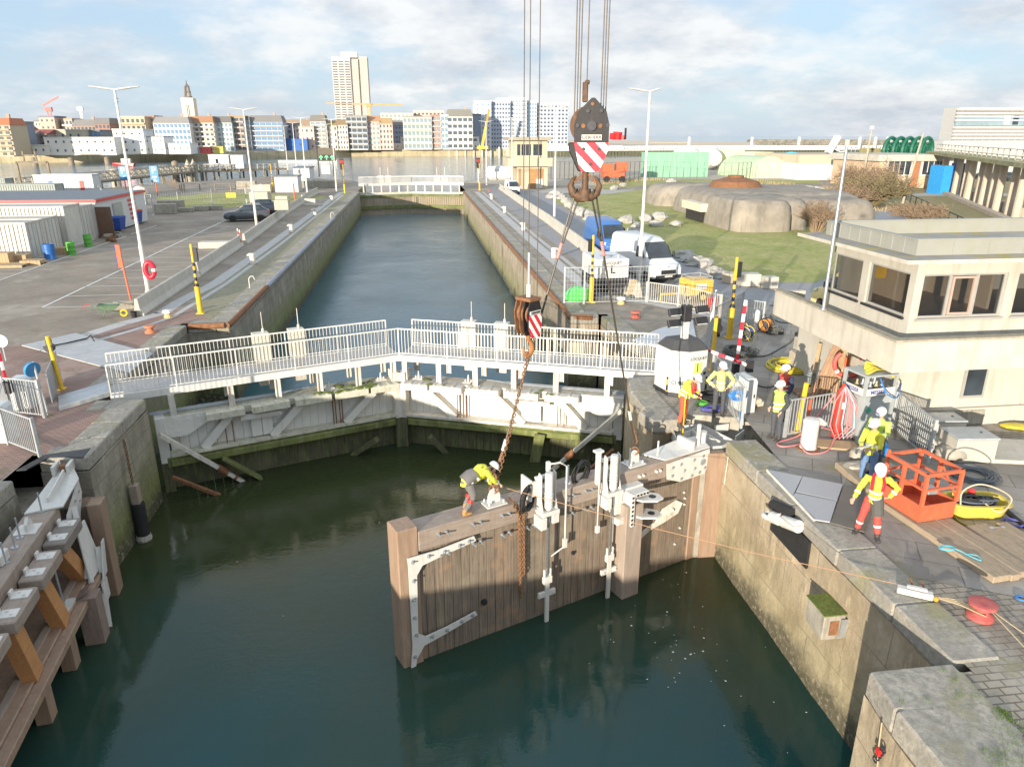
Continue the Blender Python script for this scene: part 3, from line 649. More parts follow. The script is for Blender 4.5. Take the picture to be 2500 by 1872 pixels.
mb=MB();mb.bb(4.0,4.1,-.12,-.02,-.2,.68);gpart('mast',mb,m_hin,bevel=.01)
mb=MB();mb.bb(5.5,5.62,-.2,-.08,-.3,.66);mb.bb(5.42,5.66,-.24,-.06,.62,.68);mb.tube([(5.5,-.28,.6),(5.5,-.28,-1.5)],.02);mb.bb(5.45,5.56,-.33,-.24,-1.65,-1.45);gpart('mast',mb,m_hin,bevel=.008)
mb=MB();mb.bb(3.45,3.5,-.2,.25,-.22,.35);mb.bb(3.45,3.75,-.2,-.15,-.1,.3);gpart('reel_plate',mb,m_hin)
def coil(cx,cy,cz,r,n,rr,seed,tilt=None,flat=.3):
 mb=MB();rd=random.Random(seed)
 for i in range(n):
  M=(tilt or Matrix.Identity(4))@Matrix.Rotation(rd.uniform(-.18,.18),4,'X')@Matrix.Rotation(rd.uniform(-.18,.18),4,'Y')
  c=Vector((cx,cy,cz))+(tilt or Matrix.Identity(4))@Vector((rd.uniform(-.08,.08)*r*2,rd.uniform(-.08,.08)*r*2,i*rr*flat))
  mb.torus(c,r*rd.uniform(.8,1.08),rr,22,5,M)
 return mb
T90=Matrix.Rotation(R(90),4,'X')
gpart('hose_coil',coil(3.35,-.2,-.1,.3,9,.018,2,T90@Matrix.Rotation(R(30),4,'Y')),m_rubber)
gpart('hose_coil',coil(5.2,.15,.0,.3,9,.018,5,T90@Matrix.Rotation(R(20),4,'Y')),m_rubber)
for x in(4.85,6.9,7.9):
 mb=MB();mb.cyl((x,.2,-.22),(x,.2,.28),.025,n=8);mb.cyl((x,.2,-.22),(x,.2,-.2),.09,n=12);gpart('threaded_rod',mb,m_hin)
def lug(x):
 mb=MB();mb.bb(x-.28,x+.28,-.0,.42,-.22,-.185)
 mb.extr([(x-.17,.18,-.185),(x-.17,.18,.0),(x-.1,.18,.16),(x,.18,.2),(x+.1,.18,.16),(x+.17,.18,.0),(x+.17,.18,-.185)],(0,.05,0))
 for dx in(-.2,.2):
  for y in(.07,.34):mb.cyl((x+dx,y,-.185),(x+dx,y,-.1),.025,n=8)
 return gpart('lifting_lug',mb,m_hin,bevel=.008)
lug(2.65);lug(7.05)
mb=MB();mb.bb(6.0,6.95,-.36,-.1,-1.25,-.55);mb.bb(6.32,6.42,-.68,-.36,-1.55,-.6);mb.bb(6.42,6.9,-.66,-.36,-.72,-.6);mb.bb(6.0,6.35,-.5,-.2,-1.5,-1.3);br=gpart('bracket',mb,m_hin,bevel=.012)
for z in(-.85,-1.35):
 mb=MB();mb.extr([(6.45,-.45,z),(6.6,-.75,z),(6.95,-.95,z),(7.2,-.9,z),(7.25,-.65,z),(7.05,-.4,z),(6.6,-.36,z)],(0,0,.06));gpart('ear',mb,m_hin,br,bevel=.01)
 mb=MB();mb.cyl((6.98,-.7,z+.061),(6.98,-.7,z+.066),.1,n=14);gpart('eye',mb,m_dsteel,br)
mb=MB()
for x in(6.37,):
 for k in range(7):mb.cyl((x-.05,-.69,-1.45+.13*k),(x-.05,-.71,-1.45+.13*k),.03,n=8)
for k in range(4):
 for j in range(3):mb.cyl((6.5+.11*k,-.665,-.65-.2*j*0),(6.5+.11*k,-.69,-.65),.028,n=8)
gpart('bolts',mb,m_dsteel,br)['kind']='stuff'
mb=MB();mb.extr([(7.95,-.125,-.3),(9.55,-.125,-.2),(9.6,-.125,-.55),(9.45,-.125,-.95),(8.5,-.125,-.98),(8.0,-.125,-.78)],(0,-.035,0));hc=gpart('hinge_cap',mb,m_hin)
mb=MB();mb.extr([(7.9,-.12,-.2),(7.6,.5,-.2),(9.0,.62,-.12),(9.75,.5,-.1),(9.55,-.15,-.17)],(0,0,.035));mb.bb(8.9,9.0,-.1,.5,-.17,.12);gpart('cap_plate',mb,m_hin,hc)
mb=MB()
for(x,z)in((8.15,-.45),(8.15,-.7),(8.45,-.42),(8.6,-.65),(8.5,-.88),(8.95,-.4),(9.0,-.68),(8.9,-.88),(9.3,-.36),(9.4,-.75),(9.2,-.85)):mb=MB();mb.cyl((x,-.16,z),(x,-.2,z),.04,n=8);gpart('bolt',mb,m_steel,hc)
mb=MB();mb.cyl((9.3,-.16,-.55),(9.3,-.2,-.55),.09,n=12);gpart('bolt',mb,m_steel,hc)
mb=MB();mb.cyl((9.35,.12,-.2),(9.35,.12,.5),.06,n=12);mb.cyl((9.6,.2,-.2),(9.6,.2,.15),.1,n=14);mb.cyl((9.6,.2,.15),(9.6,.2,.2),.12,n=14);gpart('hinge_pin',mb,m_hin)
mb=MB();mb.extr([(7.1,-.04,-2.35),(7.5,-.04,-2.15),(7.75,-.04,-2.1),(8.0,-.04,-1.75),(8.5,-.04,-1.6),(8.75,-.04,-1.75),(8.6,-.04,-2.05),(8.1,-.04,-2.2),(7.6,-.04,-2.3),(7.2,-.04,-2.5)],(0,-.05,0));mb.cyl((8.15,-.1,-1.92),(8.35,-.1,-1.85),.08,n=8);gpart('side_strap',mb,m_wrust,bevel=.01)
for x,z in((8.8,-1.45),(8.85,-1.65),(8.7,-1.75),(8.85,-1.85),(8.75,-2.6),(8.6,-3.1)):
 mb=MB();mb.cyl((x,-.03,z),(x,-.07,z),.035,n=6);gpart('stud',mb,m_hin)
A_=thing('steel_anchorage','white welded steel anchor frame lying in the concrete pit beside the new gate','anchor frame',(7.8,18.8,0))
def PZ(l,z):return[P(a,b,z)for a,b in l]
out_=PZ([(1640,1040),(1712,1035),(1793,1075),(1762,1088),(1700,1092),(1672,1085),(1650,1068)],-.30)
mb=MB()
def wallstrip(mb,pts,h,t=.03,close=True):
 n=len(pts)
 for i in range(n if close else n-1):
  a=pts[i];b=pts[(i+1)%n];mb.beam(a-Vector((0,0,h/2)),b-Vector((0,0,h/2)),t,h)
wallstrip(mb,out_,.34);mb.build('rim',m_hin,A_,world=True)
mb=MB();mb.extr([p-Vector((0,0,.34))for p in out_],(0,0,.02));mb.build('base_plate',m_hin,A_,world=True)
inn=PZ([(1668,1055),(1690,1048),(1706,1062),(1730,1060),(1758,1076)],-.30);mb=MB();wallstrip(mb,inn,.3,.03,False);mb.beam(inn[1]-Vector((0,0,.15)),out_[1]-Vector((0,0,.15)),.03,.3);mb.build('rib',m_hin,A_,world=True)
mb=MB();mb.beam(PZ([(1795,1076)],-.3)[0],PZ([(1815,1060)],-.3)[0],.04,.3);mb.build('tongue',m_hin,A_,world=True);mb=MB();mb.beam(PZ([(1745,1048)],-.3)[0],PZ([(1778,1043)],-.3)[0],.04,.25);mb.build('tongue',m_hin,A_,world=True)
mb=MB()
for a in((1682,1062),(1745,1076)):p=P(*a,-.6);mb.cyl(p,p+Vector((0,0,.12)),.12,n=14)
mb.build('bushing',m_steel,A_,world=True)
mb=MB();mb.bb(7.98,8.5,17.98,18.2,-6,-.35);tag(mb.build('timber_lining',m_gred),'orange brown timber lining of the hollow quoin next to the new gate','lining')
HK=Vector((3.75,16.16,0));HKZ=hat(1440,346,3.75,16.16)
def stripes(name='warning_stripes',ang=45,w=.28,c1=(.62,.02,.04),c2=(.82,.80,.76),off=0):
 t=NT(name);x,y,z=t.xyz()[:3]
 s_=t.math('ADD',t.math('MULTIPLY',x,math.cos(R(ang))),t.math('MULTIPLY',z,math.sin(R(ang))))
 f=t.math('FRACT',t.math('ADD',t.math('DIVIDE',s_,w),50+off));m_=t.math('GREATER_THAN',f,.5)
 col=t.mix(m_,c1,c2);col=t.mix(t.math('MULTIPLY',t.ramp(t.noise(6,6,.7),.58,.68),.5),col,(.45,.34,.2))
 return t.fin(col,.5)
m_oily=mat('oily_black_steel',(.014,.014,.015),.55,.1,.4,5,(.07,.045,.03),.25)
m_drust=mat('dark_brown_rust',(.13,.075,.045),.7,.3,.4,8,(.25,.13,.06),.5)
HB=thing('hook_block','big black crane hook block with red and white stripes and lettered plate','hook block',(HK.x,HK.y,HKZ),R(-12))
oct_=[(-.37,-.02),(-.37,.36),(-.28,.62),(-.02,.88),(.05,.88),(.30,.62),(.37,.36),(.37,-.02)]
for y in(-.20,.17):
 mb=MB();mb.extr([(x+.05,y,z)for x,z in oct_],(0,.03,0));mb.build('cheek_plate',m_oily,HB,bevel=.006)
mb=MB()
for(x,z)in((-.06,.62),(.22,.62),(.37,.33),(-.27,.33)):mc_=MB();mc_.cyl((x+.02,-.235,z),(x+.02,-.2,z),.04,n=12);mc_.build('pin',m_dsteel,HB)
mb.cyl((.05,-.245,.32),(.05,-.2,.32),.10,n=20)
mb.build('pins',m_dsteel,HB)
mb=MB()
for x in(-.13,.23):mb.cyl((x,-.206,.32),(x,-.201,.32),.045,n=14)
mb.cyl((.05,-.206,.76),(.05,-.201,.76),.035,n=12);mb.build('holes',m_rust,HB)
for y in(-.12,-.03,.06,.14):
 mb=MB();mb.cyl((-.02,y-.03,.33),(-.02,y+.03,.33),.40,n=28);mb.build('sheave',m_drust,HB)
mb=MB();mb.extr([(-.32,-.235,-.02),(.42,-.235,-.02),(.42,-.235,-.16),(.28,-.235,-.52),(.22,-.235,-.62),(-.15,-.235,-.62),(-.2,-.235,-.52)],(0,.03,0));mb.build('stripe_plate',stripes(off=.2),HB)
mb=MB();mb.extr([(-.45,-.2,-.02),(.40,-.2,-.02),(.38,-.2,-.2),(.24,-.2,-.6),(-.22,-.2,-.62),(-.42,-.2,-.2)],(0,.38,0));mb.build('ballast',m_oily,HB,bevel=.02)
for(x,z)in((-.11,-.15),(.22,-.15),(.05,-.46)):
 mb=MB();mb.cyl((x,-.24,z),(x,-.26,z),.035,n=12);mb.build('bolt',m_dsteel,HB)
mb=MB();mb.bb(-.16,.27,-.245,-.225,.03,.14);pl_=mb.build('name_plate',m_white,HB)
MT=Matrix.Translation((.055,-.249,.085))@Matrix.Rotation(R(90),4,'X')
text_mesh('LIEBHERR',.098,MT,.006).build('lettering',m_blk,pl_)
mb=MB();mb.bb(-.17,-.05,-.07,.07,.80,1.2);mb.bb(-.12,-.02,-.05,.05,1.15,1.24);mb.build('wedge_socket',m_drust,HB,bevel=.02)
mb=MB();mb.cyl((-.05,0,-1.02),(-.05,0,-.6),.075,n=14);mb.build('shank',m_drust,HB)
pts=lambda s:[(-.05,0,-1.16),(-.05+s*.14,0,-1.17),(-.05+s*.27,0,-1.08),(-.05+s*.32,0,-.93),(-.05+s*.27,0,-.8),(-.05+s*.2,0,-.72)]
mb=MB();mb.tube(pts(1),[.11,.105,.085,.065,.045,.02],10);mb.tube(pts(-1),[.13,.125,.1,.075,.05,.02],10);mb.cyl((-.05,0,-1.25),(-.05,0,-1.0),.14,n=14);mb.build('double_hook',m_drust,HB,smooth=True)
for s_ in(-1,1):
 mb=MB();mb.beam((-.05+s_*.06,-.03,-.68),(-.05+s_*.24,-.03,-.86),.03,.05);mb.build('safety_latch',m_rust,HB)
def rope(label,pts,r,mt=None,name='hoist_rope',group=None,cat='rope',n=6):
 mb=MB();mb.tube(pts,r,n);return tag(mb.build(name,mt or m_cable,world=True,loc=tuple(pts[0])),label,cat,group)
TOP=22
cA=math.cos(R(-12));sA=math.sin(R(-12))
def hb(x,y,z):return Vector((HK.x+x*cA-y*sA,HK.y+x*sA+y*cA,HKZ+z))
for x,nm in((-.31,'left'),(.25,'right')):
 for k in range(3):
  a=hb(x+k*.028*2-.02,-.08+k*.09,.45);b=Vector((a.x+.0,a.y,TOP))
  rope('%s of the three parallel steel ropes on the %s of the big hook block'%(('outermost','middle','innermost')[k]if x<0 else('innermost','middle','outermost')[k],nm),[a,b],.013,group='hoist ropes of the big hook block')
rope('single steel rope rising from the wedge socket above the big hook block',[hb(-.08,0,1.2),hb(-.06,0,TOP)],.012,group='hoist ropes of the big hook block')
gl=lambda x,y,z:Vector((HG_O[0]+x*math.cos(HG_A)-y*math.sin(HG_A),HG_O[1]+x*math.sin(HG_A)+y*math.cos(HG_A),z))
def sling(label,hx,gx,o):
 a=hb(-.05+hx*.2,0,-1.1);b=gl(gx,.2,.35);t_=thing('sling',label,'sling',tuple(a),0,'wire slings between the big hook and the new gate')
 m1=a.lerp(b,.16)
 mb=MB();dx=Vector((.05,.0,0));mb.tube([a+Vector((-.03,-.12,.1)),a+Vector((-.05,-.05,-.1)),m1-dx*.4,m1],.022);mb.tube([a+Vector((.05,.1,.1)),a+Vector((.08,.05,-.1)),m1+dx*.6,m1],.022);mb.build('eye',m_cable,t_,world=True)
 mb=MB();mb.cyl(m1,a.lerp(b,.21),.04,n=10);mb.build('ferrule',mat('worn_red_sleeve',(.55,.25,.22),.6,0,.25,8),t_,world=True)
 mb=MB();mb.tube([m1,b],.024,8);mb.build('rope',m_cable,t_,world=True)
 e=a.lerp(b,.86);mb=MB();mb.cyl(a.lerp(b,.84),a.lerp(b,.88),.045,n=10);mb.build('ferrule',m_hin,t_,world=True)
 mb=MB();mb.tube([e,b+Vector((-.03,0,.1)),b],.02);mb.tube([e,b+Vector((.06,0,.1)),b],.02);mb.torus(b-Vector((0,0,.18)),.11,.024,16,7,Matrix.Rotation(R(90),4,'X'));mb.build('shackle',m_rust,t_,world=True)
sling('left wire sling slanting from the big hook down to the worker',-1,2.65,0);sling('right wire sling slanting from the big hook to the far lifting lug',1,7.05,0)
SB=PY(1290,775,15.5);sz_b=SB.z
HS=thing('hook_block','smaller rusty crane hook block with striped side plate hanging in front of the footbridge','hook block',tuple(SB),R(38))
for y in(-.2,-.06,.06,.2):
 mb=MB();mb.extr([(-.2,y,-.25),(-.24,y,.15),(-.16,y,.42),(.14,y,.42),(.23,y,.15),(.19,y,-.25),(.1,y,-.4),(-.12,y,-.4)],(0,.025,0));mb.build('cheek_plate',m_rust if y>0 else m_oily,HS,bevel=.006)
for y in(-.13,0,.13):
 mb=MB();mb.cyl((0,y-.025,.1),(0,y+.025,.1),.22,n=24);mb.build('sheave',m_rust,HS)
mb=MB();mb.bb(-.19,.17,-.22,.24,.40,.47);mb.build('top_bar',m_rust,HS,bevel=.01)
mb=MB();mb.extr([(-.21,-.215,.1),(.2,-.215,.1),(.19,-.215,-.25),(.1,-.215,-.42),(-.12,-.215,-.42),(-.2,-.215,-.25)],(0,-.012,0));mb.build('stripe_plate',stripes('small_warning_stripes',35,.17),HS)
mb=MB();mb.bb(-.17,.16,-.23,-.205,.11,.19);pl_=mb.build('name_plate',m_white,HS)
text_mesh('LIEBHERR',.068,Matrix.Translation((-.005,-.234,.15))@Matrix.Rotation(R(90),4,'X'),.005).build('lettering',m_blk,pl_)
mb=MB();mb.tube([(0,0,-.35),(.0,0,-.5),(.1,0,-.6),(.13,0,-.76),(.04,0,-.88),(-.08,0,-.87),(-.15,0,-.76),(-.15,0,-.66)],[.07,.05,.06,.065,.065,.055,.035,.015],10);mb.build('hook',mat('orange_rust_hook',(.38,.17,.06),.8,.1,.3,9),HS,smooth=True)
for k,(px,dy)in enumerate(((1277,-.1),(1290,0),(1311,.12))):
 a=PY(px,730,15.5+dy);b=PY(px+1,-60,15.5+dy)
 b=Vector((a.x,a.y,TOP));rope(('left','middle','right')[k]+' of the three thin ropes above the small hook block',[a,b],.011,group='hoist ropes of the small hook block')
a=Vector((SB.x,SB.y,SB.z+.45));mb=MB();mb.cyl(a,a+Vector((0,0,.3)),.05,n=8);mb.cyl(a+Vector((0,0,.3)),a+Vector((0,0,1.0)),.02,n=6);mb.build('rope_socket',m_wrust,HS,world=True)
def chain(label,pts,link=.085,r=.014,mt=None,group='rusty chains'):
 mb=MB();pts=[Vector(p)for p in pts];acc=[];
 for a,b in zip(pts,pts[1:]):
  n=max(1,int((b-a).length/link))
  for i in range(n):acc.append((a.lerp(b,(i+.5)/n),(b-a).normalized()))
 for i,(c,d)in enumerate(acc):
  q=d.to_track_quat('X','Z').to_matrix().to_4x4()@Matrix.Rotation(R(90)*(i%2),4,'X')@Matrix.Diagonal((1.5,1,1,1))
  mb.torus(c,.036,r,8,4,q)
 return tag(mb.build('chain',mt or mat('orange_rusty_chain',(.24,.125,.06),.8,.2,.4,20),world=True,loc=tuple(pts[0])),label,'chain',group)
hk=HS.matrix_basis@Vector((-.05,0,-.86))if False else Vector((SB.x,SB.y,SB.z-.86))
lu=gl(2.65,.2,.05)
chain('rusty chain running from the small hook down to the left lug of the new gate',[hk,hk.lerp(lu,.5)+Vector((.02,0,-.02)),lu])
chain('doubled rusty chain hanging down the face of the new gate',[gl(3.0,-.12,-.15),gl(3.15,-.17,-.5),gl(3.2,-.17,-2.9)],link=.07,r=.017)
chain('second strand of rusty chain hanging down the face of the new gate',[gl(3.0,.1,-.12),gl(3.27,-.17,-.4),gl(3.3,-.17,-2.2),gl(3.22,-.2,-2.3)],link=.07,r=.016)
rope('thin orange tag rope stretched from the worker across the new gate to the winch',[P(1238,1192,1.0),P(1600,1290,.35),P(1860,1354,.12),P(2190,1425,.12)],.008,mat('orange_rope',(.42,.24,.13),.9,0,.1,20),name='tag_rope',n=5)
rope('thin white cord running down the timber lining into the water',[P(1778,1115,-.3),P(1745,1335,-3.75)],.012,m_white,name='cord',n=5)
LG=thing('lock_gate','new timber gate leaf folded open along the left wall in the lower left corner','lock gate',(-9.25,17.4,0),math.atan2(-.99,.12))
def lp(name,mb,mt,p=None,**k):return mb.build(name,mt,p or LG,**k)
mb=MB();mb.bb(.0,12,-.72,-.05,-1.0,-.5);lp('top_beam',mb,m_gb,bevel=.02)
mb=MB();mb.bb(-.2,12,-.75,-.62,-4.6,-1.0);lp('planking',mb,m_gp)
mb=MB();mb.bb(-.4,12,-.6,.38,-2.75,-2.45);mb.bb(-.3,12,.38,.62,-2.7,-2.5);lp('lower_beam',mb,m_gred,bevel=.02)
mb=MB();mb.bb(-.3,12,.02,.16,-2.44,-2.36);lp('rail_strip',mb,m_gb)
mb=MB();mb.bb(-1.25,-.75,.28,.62,-4.6,-.95);lp('heel_post',mb,m_gred,bevel=.02)
mb=MB();mb.bb(-1.6,-1.0,-.7,.2,-4.6,-1.1);lp('quoin_post',mb,m_gp)
for x in(.25,1.75,3.25,4.8):
 mb=MB();mb.box((x+.6,.22,-.93),(1.25,.5,.3));b_=lp('fender_block',mb,m_gb if x>1.5 else mat('grey_hardwood',(.22,.19,.16),.8,0,.2,3,stretch=(1,6,6)),bevel=.03)
 for q in(.12,.78):
  mb=MB();mb.bb(x+q,x+q+.28,.08,.42,-.78,-.755);mb.bb(x+q+.05,x+q+.2,.04,.085,-.78,-.65);mb.cyl((x+q+.08,.2,-.755),(x+q+.08,.2,-.72),.03,n=6);mb.cyl((x+q+.2,.32,-.755),(x+q+.2,.32,-.73),.03,n=6);lp('clamp_plate',mb,m_hin,b_)
for x0,x1,y in((1.1,.25,.1),(2.6,2.2,.2),(4.2,4.0,.2)):
 mb=MB();mb.beam((x0,y,-1.05),(x1,y+.1,-2.46),.38,.3,(0,1,0));lp('raking_strut',mb,mat('orange_hardwood',(.50,.24,.09),.7,0,.2,2,(.3,.15,.07),.4,.2,(1,8,8)))
for x in(1.5,1.7,1.9):
 mb=MB();mb.cyl((x,.12+(x-1.5)*.5,-2.4),(x-.1,.05+(x-1.5)*.5,-1.05),.03,n=8);lp('threaded_rod',mb,m_steel)
mb=MB();mb.bb(1.3,2.15,-.05,.36,-2.44,-2.40);lp('base_plate',mb,m_hin)
mb=MB();mb.extr([(.0,.07,-.8),(-1.15,.07,-.35),(-1.2,.07,-.75),(-.6,.07,-1.45),(.0,.07,-1.5),(.25,.07,-1.15)],(0,.035,0));ca=lp('hinge_plate',mb,m_hin)
mb=MB()
for(x,z)in((-.05,-.95),(-.3,-.85),(-.6,-.7),(-.95,-.6),(-.9,-.85),(-.55,-1.0),(-.3,-1.2),(-.05,-1.3),(-.6,-1.25),(.1,-1.1)):mb=MB();mb.cyl((x,.105,z),(x,.14,z),.035,n=8);lp('bolt',mb,m_steel,ca)
mb=MB();mb.extr([(.35,-.7,-.49),(-1.3,-.55,-.38),(-1.75,-.5,-.2),(-1.8,-.2,-.2),(-1.2,.1,-.38),(.15,.1,-.49)],(0,0,.04));mb.beam((-.1,-.3,-.42),(-1.3,-.25,-.2),.05,.25);mb.bb(-1.75,-1.3,-.55,-.47,-.25,.0);mb.bb(-1.75,-1.3,-.2,-.12,-.25,.0);lp('cap_plate',mb,m_hin)
mb=MB();mb.cyl((-1.55,-.33,-.25),(-1.55,-.33,-.05),.1,n=12);lp('hinge_pin',mb,m_rust)
mb=MB();mb.bb(.9,1.4,-.6,-.12,-.5,-.47);mb.extr([(.98,-.36,-.47),(1.0,-.36,-.3),(1.15,-.36,-.16),(1.3,-.36,-.3),(1.32,-.36,-.47)],(0,.07,0));mb.cyl((1.15,-.37,-.3),(1.15,-.28,-.3),.05,n=10);lp('lifting_lug',mb,m_hin)
for x,y in((.25,-.35),(1.5,-.4),(1.95,-.35),(2.6,-.3)):
 mb=MB();mb.cyl((x,y,-.5),(x,y,.02),.02,n=8);mb.cyl((x,y,-.5),(x,y,-.48),.08,n=10);lp('threaded_rod',mb,m_steel)
mb=MB();mb.bb(2.35,2.75,-.62,-.3,-.5,-.25);mb.cyl((2.3,-.45,-.35),(2.85,-.45,-.35),.09,n=10);lp('actuator_base',mb,m_hin,bevel=.02)
for p,q,w in(((-.35,.15,-.75),(.55,.5,-2.5),.13),((-.2,.55,-1.9),(.75,.75,-4.0),.12),((.05,.3,-1.9),(.5,.4,-2.4),.1)):
 mb=MB();mb.beam(p,q,w,.04);lp('flat_bar',mb,m_hin)
mb=MB();mb.extr([(.15,.25,-1.15),(-.35,.3,-1.15),(-.2,.55,-2.42),(.65,.5,-2.42)],(.0,.03,0));lp('gusset_plate',mb,m_hin)
mb=MB();mb.extr([(-.35,.66,-1.75),(-.15,.66,-1.75),(.3,.68,-2.6),(-.1,.66,-2.6)],(0,.03,0));lp('gusset_plate',mb,m_hin)
mb=MB();mb.extr([(-.1,.62,-2.75),(-.1,.62,-3.3),(.3,.62,-3.35),(.35,.62,-2.75)],(0,.03,0));lp('gusset_plate',mb,m_hin)
mb=MB();mb.bb(.9,1.35,.35,.8,-4.4,-2.46);mb.extr([(.9,.35,-2.46),(1.35,.35,-2.46),(1.35,.62,-2.3),(.9,.62,-2.3)],(0,0,.01));lp('fender_post',mb,mat('dark_hardwood',(.26,.19,.15),.8,0,.25,3,stretch=(8,8,1)),bevel=.03)
for x in(1.9,3.6):
 mb=MB();mb.bb(x,x+.35,.1,.4,-4.3,-2.75);lp('lower_post',mb,m_gred)
mb=MB();mb.cyl(P(345,1160,-1.0)+Vector((.12,0,0)),P(345,1160,-1.0)+Vector((.12,0,-.01)),.1)
fp=thing('fender_pile','short wooden fender pile with black sleeve hanging on a rusty chain from the left pier','fender',(-9.1,21.3,-2));fx=-9.08;fy=21.2
mb=MB();mb.bb(fx-.1,fx+.14,fy-.14,fy+.14,-2.5,-1.85);mb.build('timber',m_gb,fp,world=True,bevel=.02)
mb=MB();mb.cyl((fx+.03,fy,-4.1),(fx+.03,fy,-2.5),.2,n=14);mb.build('sleeve',m_rubber,fp,world=True,smooth=True)
mb=MB();mb.lathe([(.21,0),(.24,.1),(.21,.25)],(fx+.03,fy,-3.85),12);mb.build('barnacles',mat('barnacle_crust',(.42,.40,.33),.95,0,.4,25,None,.5,1),fp,world=True)
chain('short rusty chain down the side of the left stone pier',[(fx-.02,fy,-.35),(fx,fy,-1.85)],link=.07,r=.014)
mb=MB();mb.extr([P(40,1150,.01),P(110,1112,.01),P(222,1096,.01),P(203,1118,.01),P(120,1118,.01),P(65,1148,.01)],(0,0,.03));tag(mb.build('cover_plate',m_dsteel),'dark steel plate edging the hinge pocket of the folded left gate','cover plate')
m_cream=mat('cream_render',(.475,.45,.385),.85,0,.09,1.0,(.31,.27,.20),.55,.35)
m_creamw=mat('weathered_cream_render',(.52,.48,.40),.85,0,.12,1.1,(.32,.28,.21),.6,.45)
m_mossroof=None
t=NT('mossy_bitumen_roof');f=t.noise(1.4,9,.72);f2=t.noise(.5,5,.6)
c=t.mix(t.ramp(f2,.4,.6),(.25,.24,.225),(.33,.315,.29));c=t.mix(t.ramp(f,.53,.58),c,t.mix(t.ramp(t.noise(9,5,.7),.4,.6),(.42,.34,.07),(.30,.27,.10)))
m_mossroof=t.fin(c,.95,0,t.bump(f,.4,.03))
m_lead=mat('grey_parapet_sheet',(.30,.30,.265),.7,0,.08,1.5,(.27,.28,.16),.4)
m_frame=mat('window_frame_grey',(.34,.33,.30),.5,0,.08,3)
t=NT('clear_window');t.b.inputs['Alpha'].default_value=.35;m_clear=t.fin((.02,.025,.03),.04,0,None,.9)
CB=thing('control_building','cream two storey control building with wraparound terrace and flat mossy roof','building',(13.8,18.4,0))
def cb(name,mb,mt,p=None,**k):return mb.build(name,mt,p or CB,world=True,**k)
X0,Y0=13.8,18.4;X1,Y1=24.0,22.6
mb=MB();mb.bb(X0,X1,Y0,Y1+1.6,-.05,2.2);cb('ground_floor',mb,m_cream)
mb=MB();mb.bb(X0+.35,X1,Y0-.12,Y0-.003,-.05,.55);cb('plinth',mb,m_cream)
mb=MB();mb.bb(12.95,X1+1,17.5,24.2,2.16,2.35);cb('terrace_slab',mb,m_creamw)
mb=MB();mb.bb(12.75,12.97,17.3,24.3,2.12,3.0);mb.bb(12.97,X1+1,17.3,17.52,2.12,3.0);mb.bb(12.97,13.8,24.08,24.3,2.12,3.0);cb('terrace_parapet',mb,m_creamw)
mb=MB();mb.bb(12.70,13.0,17.25,24.35,3.003,3.06);mb.bb(13.0,X1+1,17.25,17.55,3.003,3.06);cb('parapet_cap',mb,mat('lichen_cap',(.36,.32,.24),.95,0,.25,4,(.2,.18,.1),.5),bevel=.01)
zt,zb,zh=5.0,2.35,.25
def opening_wall(name,fix,a0,a1,axis,ops):
 mb=MB();zs0=zb
 def blk(u0,u1,z0,z1):
  if u1-u0<.01 or z1-z0<.01:return
  if axis=='y':mb.bb(fix,fix+zh,u0,u1,z0,z1)
  else:mb.bb(u0,u1,fix,fix+zh,z0,z1)
 cur=a0
 for(u0,u1,w0,w1)in sorted(ops):
  blk(cur,u0,zb,zt);blk(u0,u1,zb,w0);blk(u0,u1,w1,zt);cur=u1
 blk(cur,a1,zb,zt);return cb(name,mb,m_cream)
def PXs(px,py,X):r=ray(px,py);v=O3+r*(X/r.x);return v
w1=(PXs(2100,690,X0).y,PXs(2031,660,X0).y);w2=(PXs(2214,720,X0).y,PXs(2116,690,X0).y)
zw0=3.35;zw1=4.62
opsL=[(w1[0],w1[1],zw0,zw1),(w2[0],w2[1],zw0,zw1)]
f1=(PY(2247,720,Y0).x,PY(2452,720,Y0).x);f2_=(PY(2478,720,Y0).x,X1-.4)
opsF=[(f1[0],f1[1],zw0,zw1),(f2_[0],f2_[1],zw0,zw1)]
opening_wall('side_wall',X0,Y0,Y1,'y',opsL)
opening_wall('front_wall',Y0,X0+zh+.001,X1,'x',opsF)
mb=MB();mb.bb(X0+zh+.002,X1,Y1-.2,Y1-.002,zb,zt);mb.bb(X1-.2,X1-.001,Y0+zh+.002,Y1-.21,zb,zt);cb('back_wall',mb,m_cream)
mb=MB();mb.bb(X0+zh+.01,X1-.21,Y0+zh+.01,Y1-.21,zb,zb+.9);cb('console',mb,mat('interior_wood',(.32,.22,.12),.6,0,.15,2))
mb=MB();mb.bb(15.2,15.35,20.2,Y1-.22,3.26,4.9);mb.bb(17.2,17.3,19.6,Y1-.22,3.26,4.9);cb('partition',mb,mat('interior_beige',(.6,.48,.33),.8,0,.08,1))
mb=MB();mb.bb(14.5,15.1,21.6,21.9,3.9,4.3);cb('shelf',mb,m_yel)
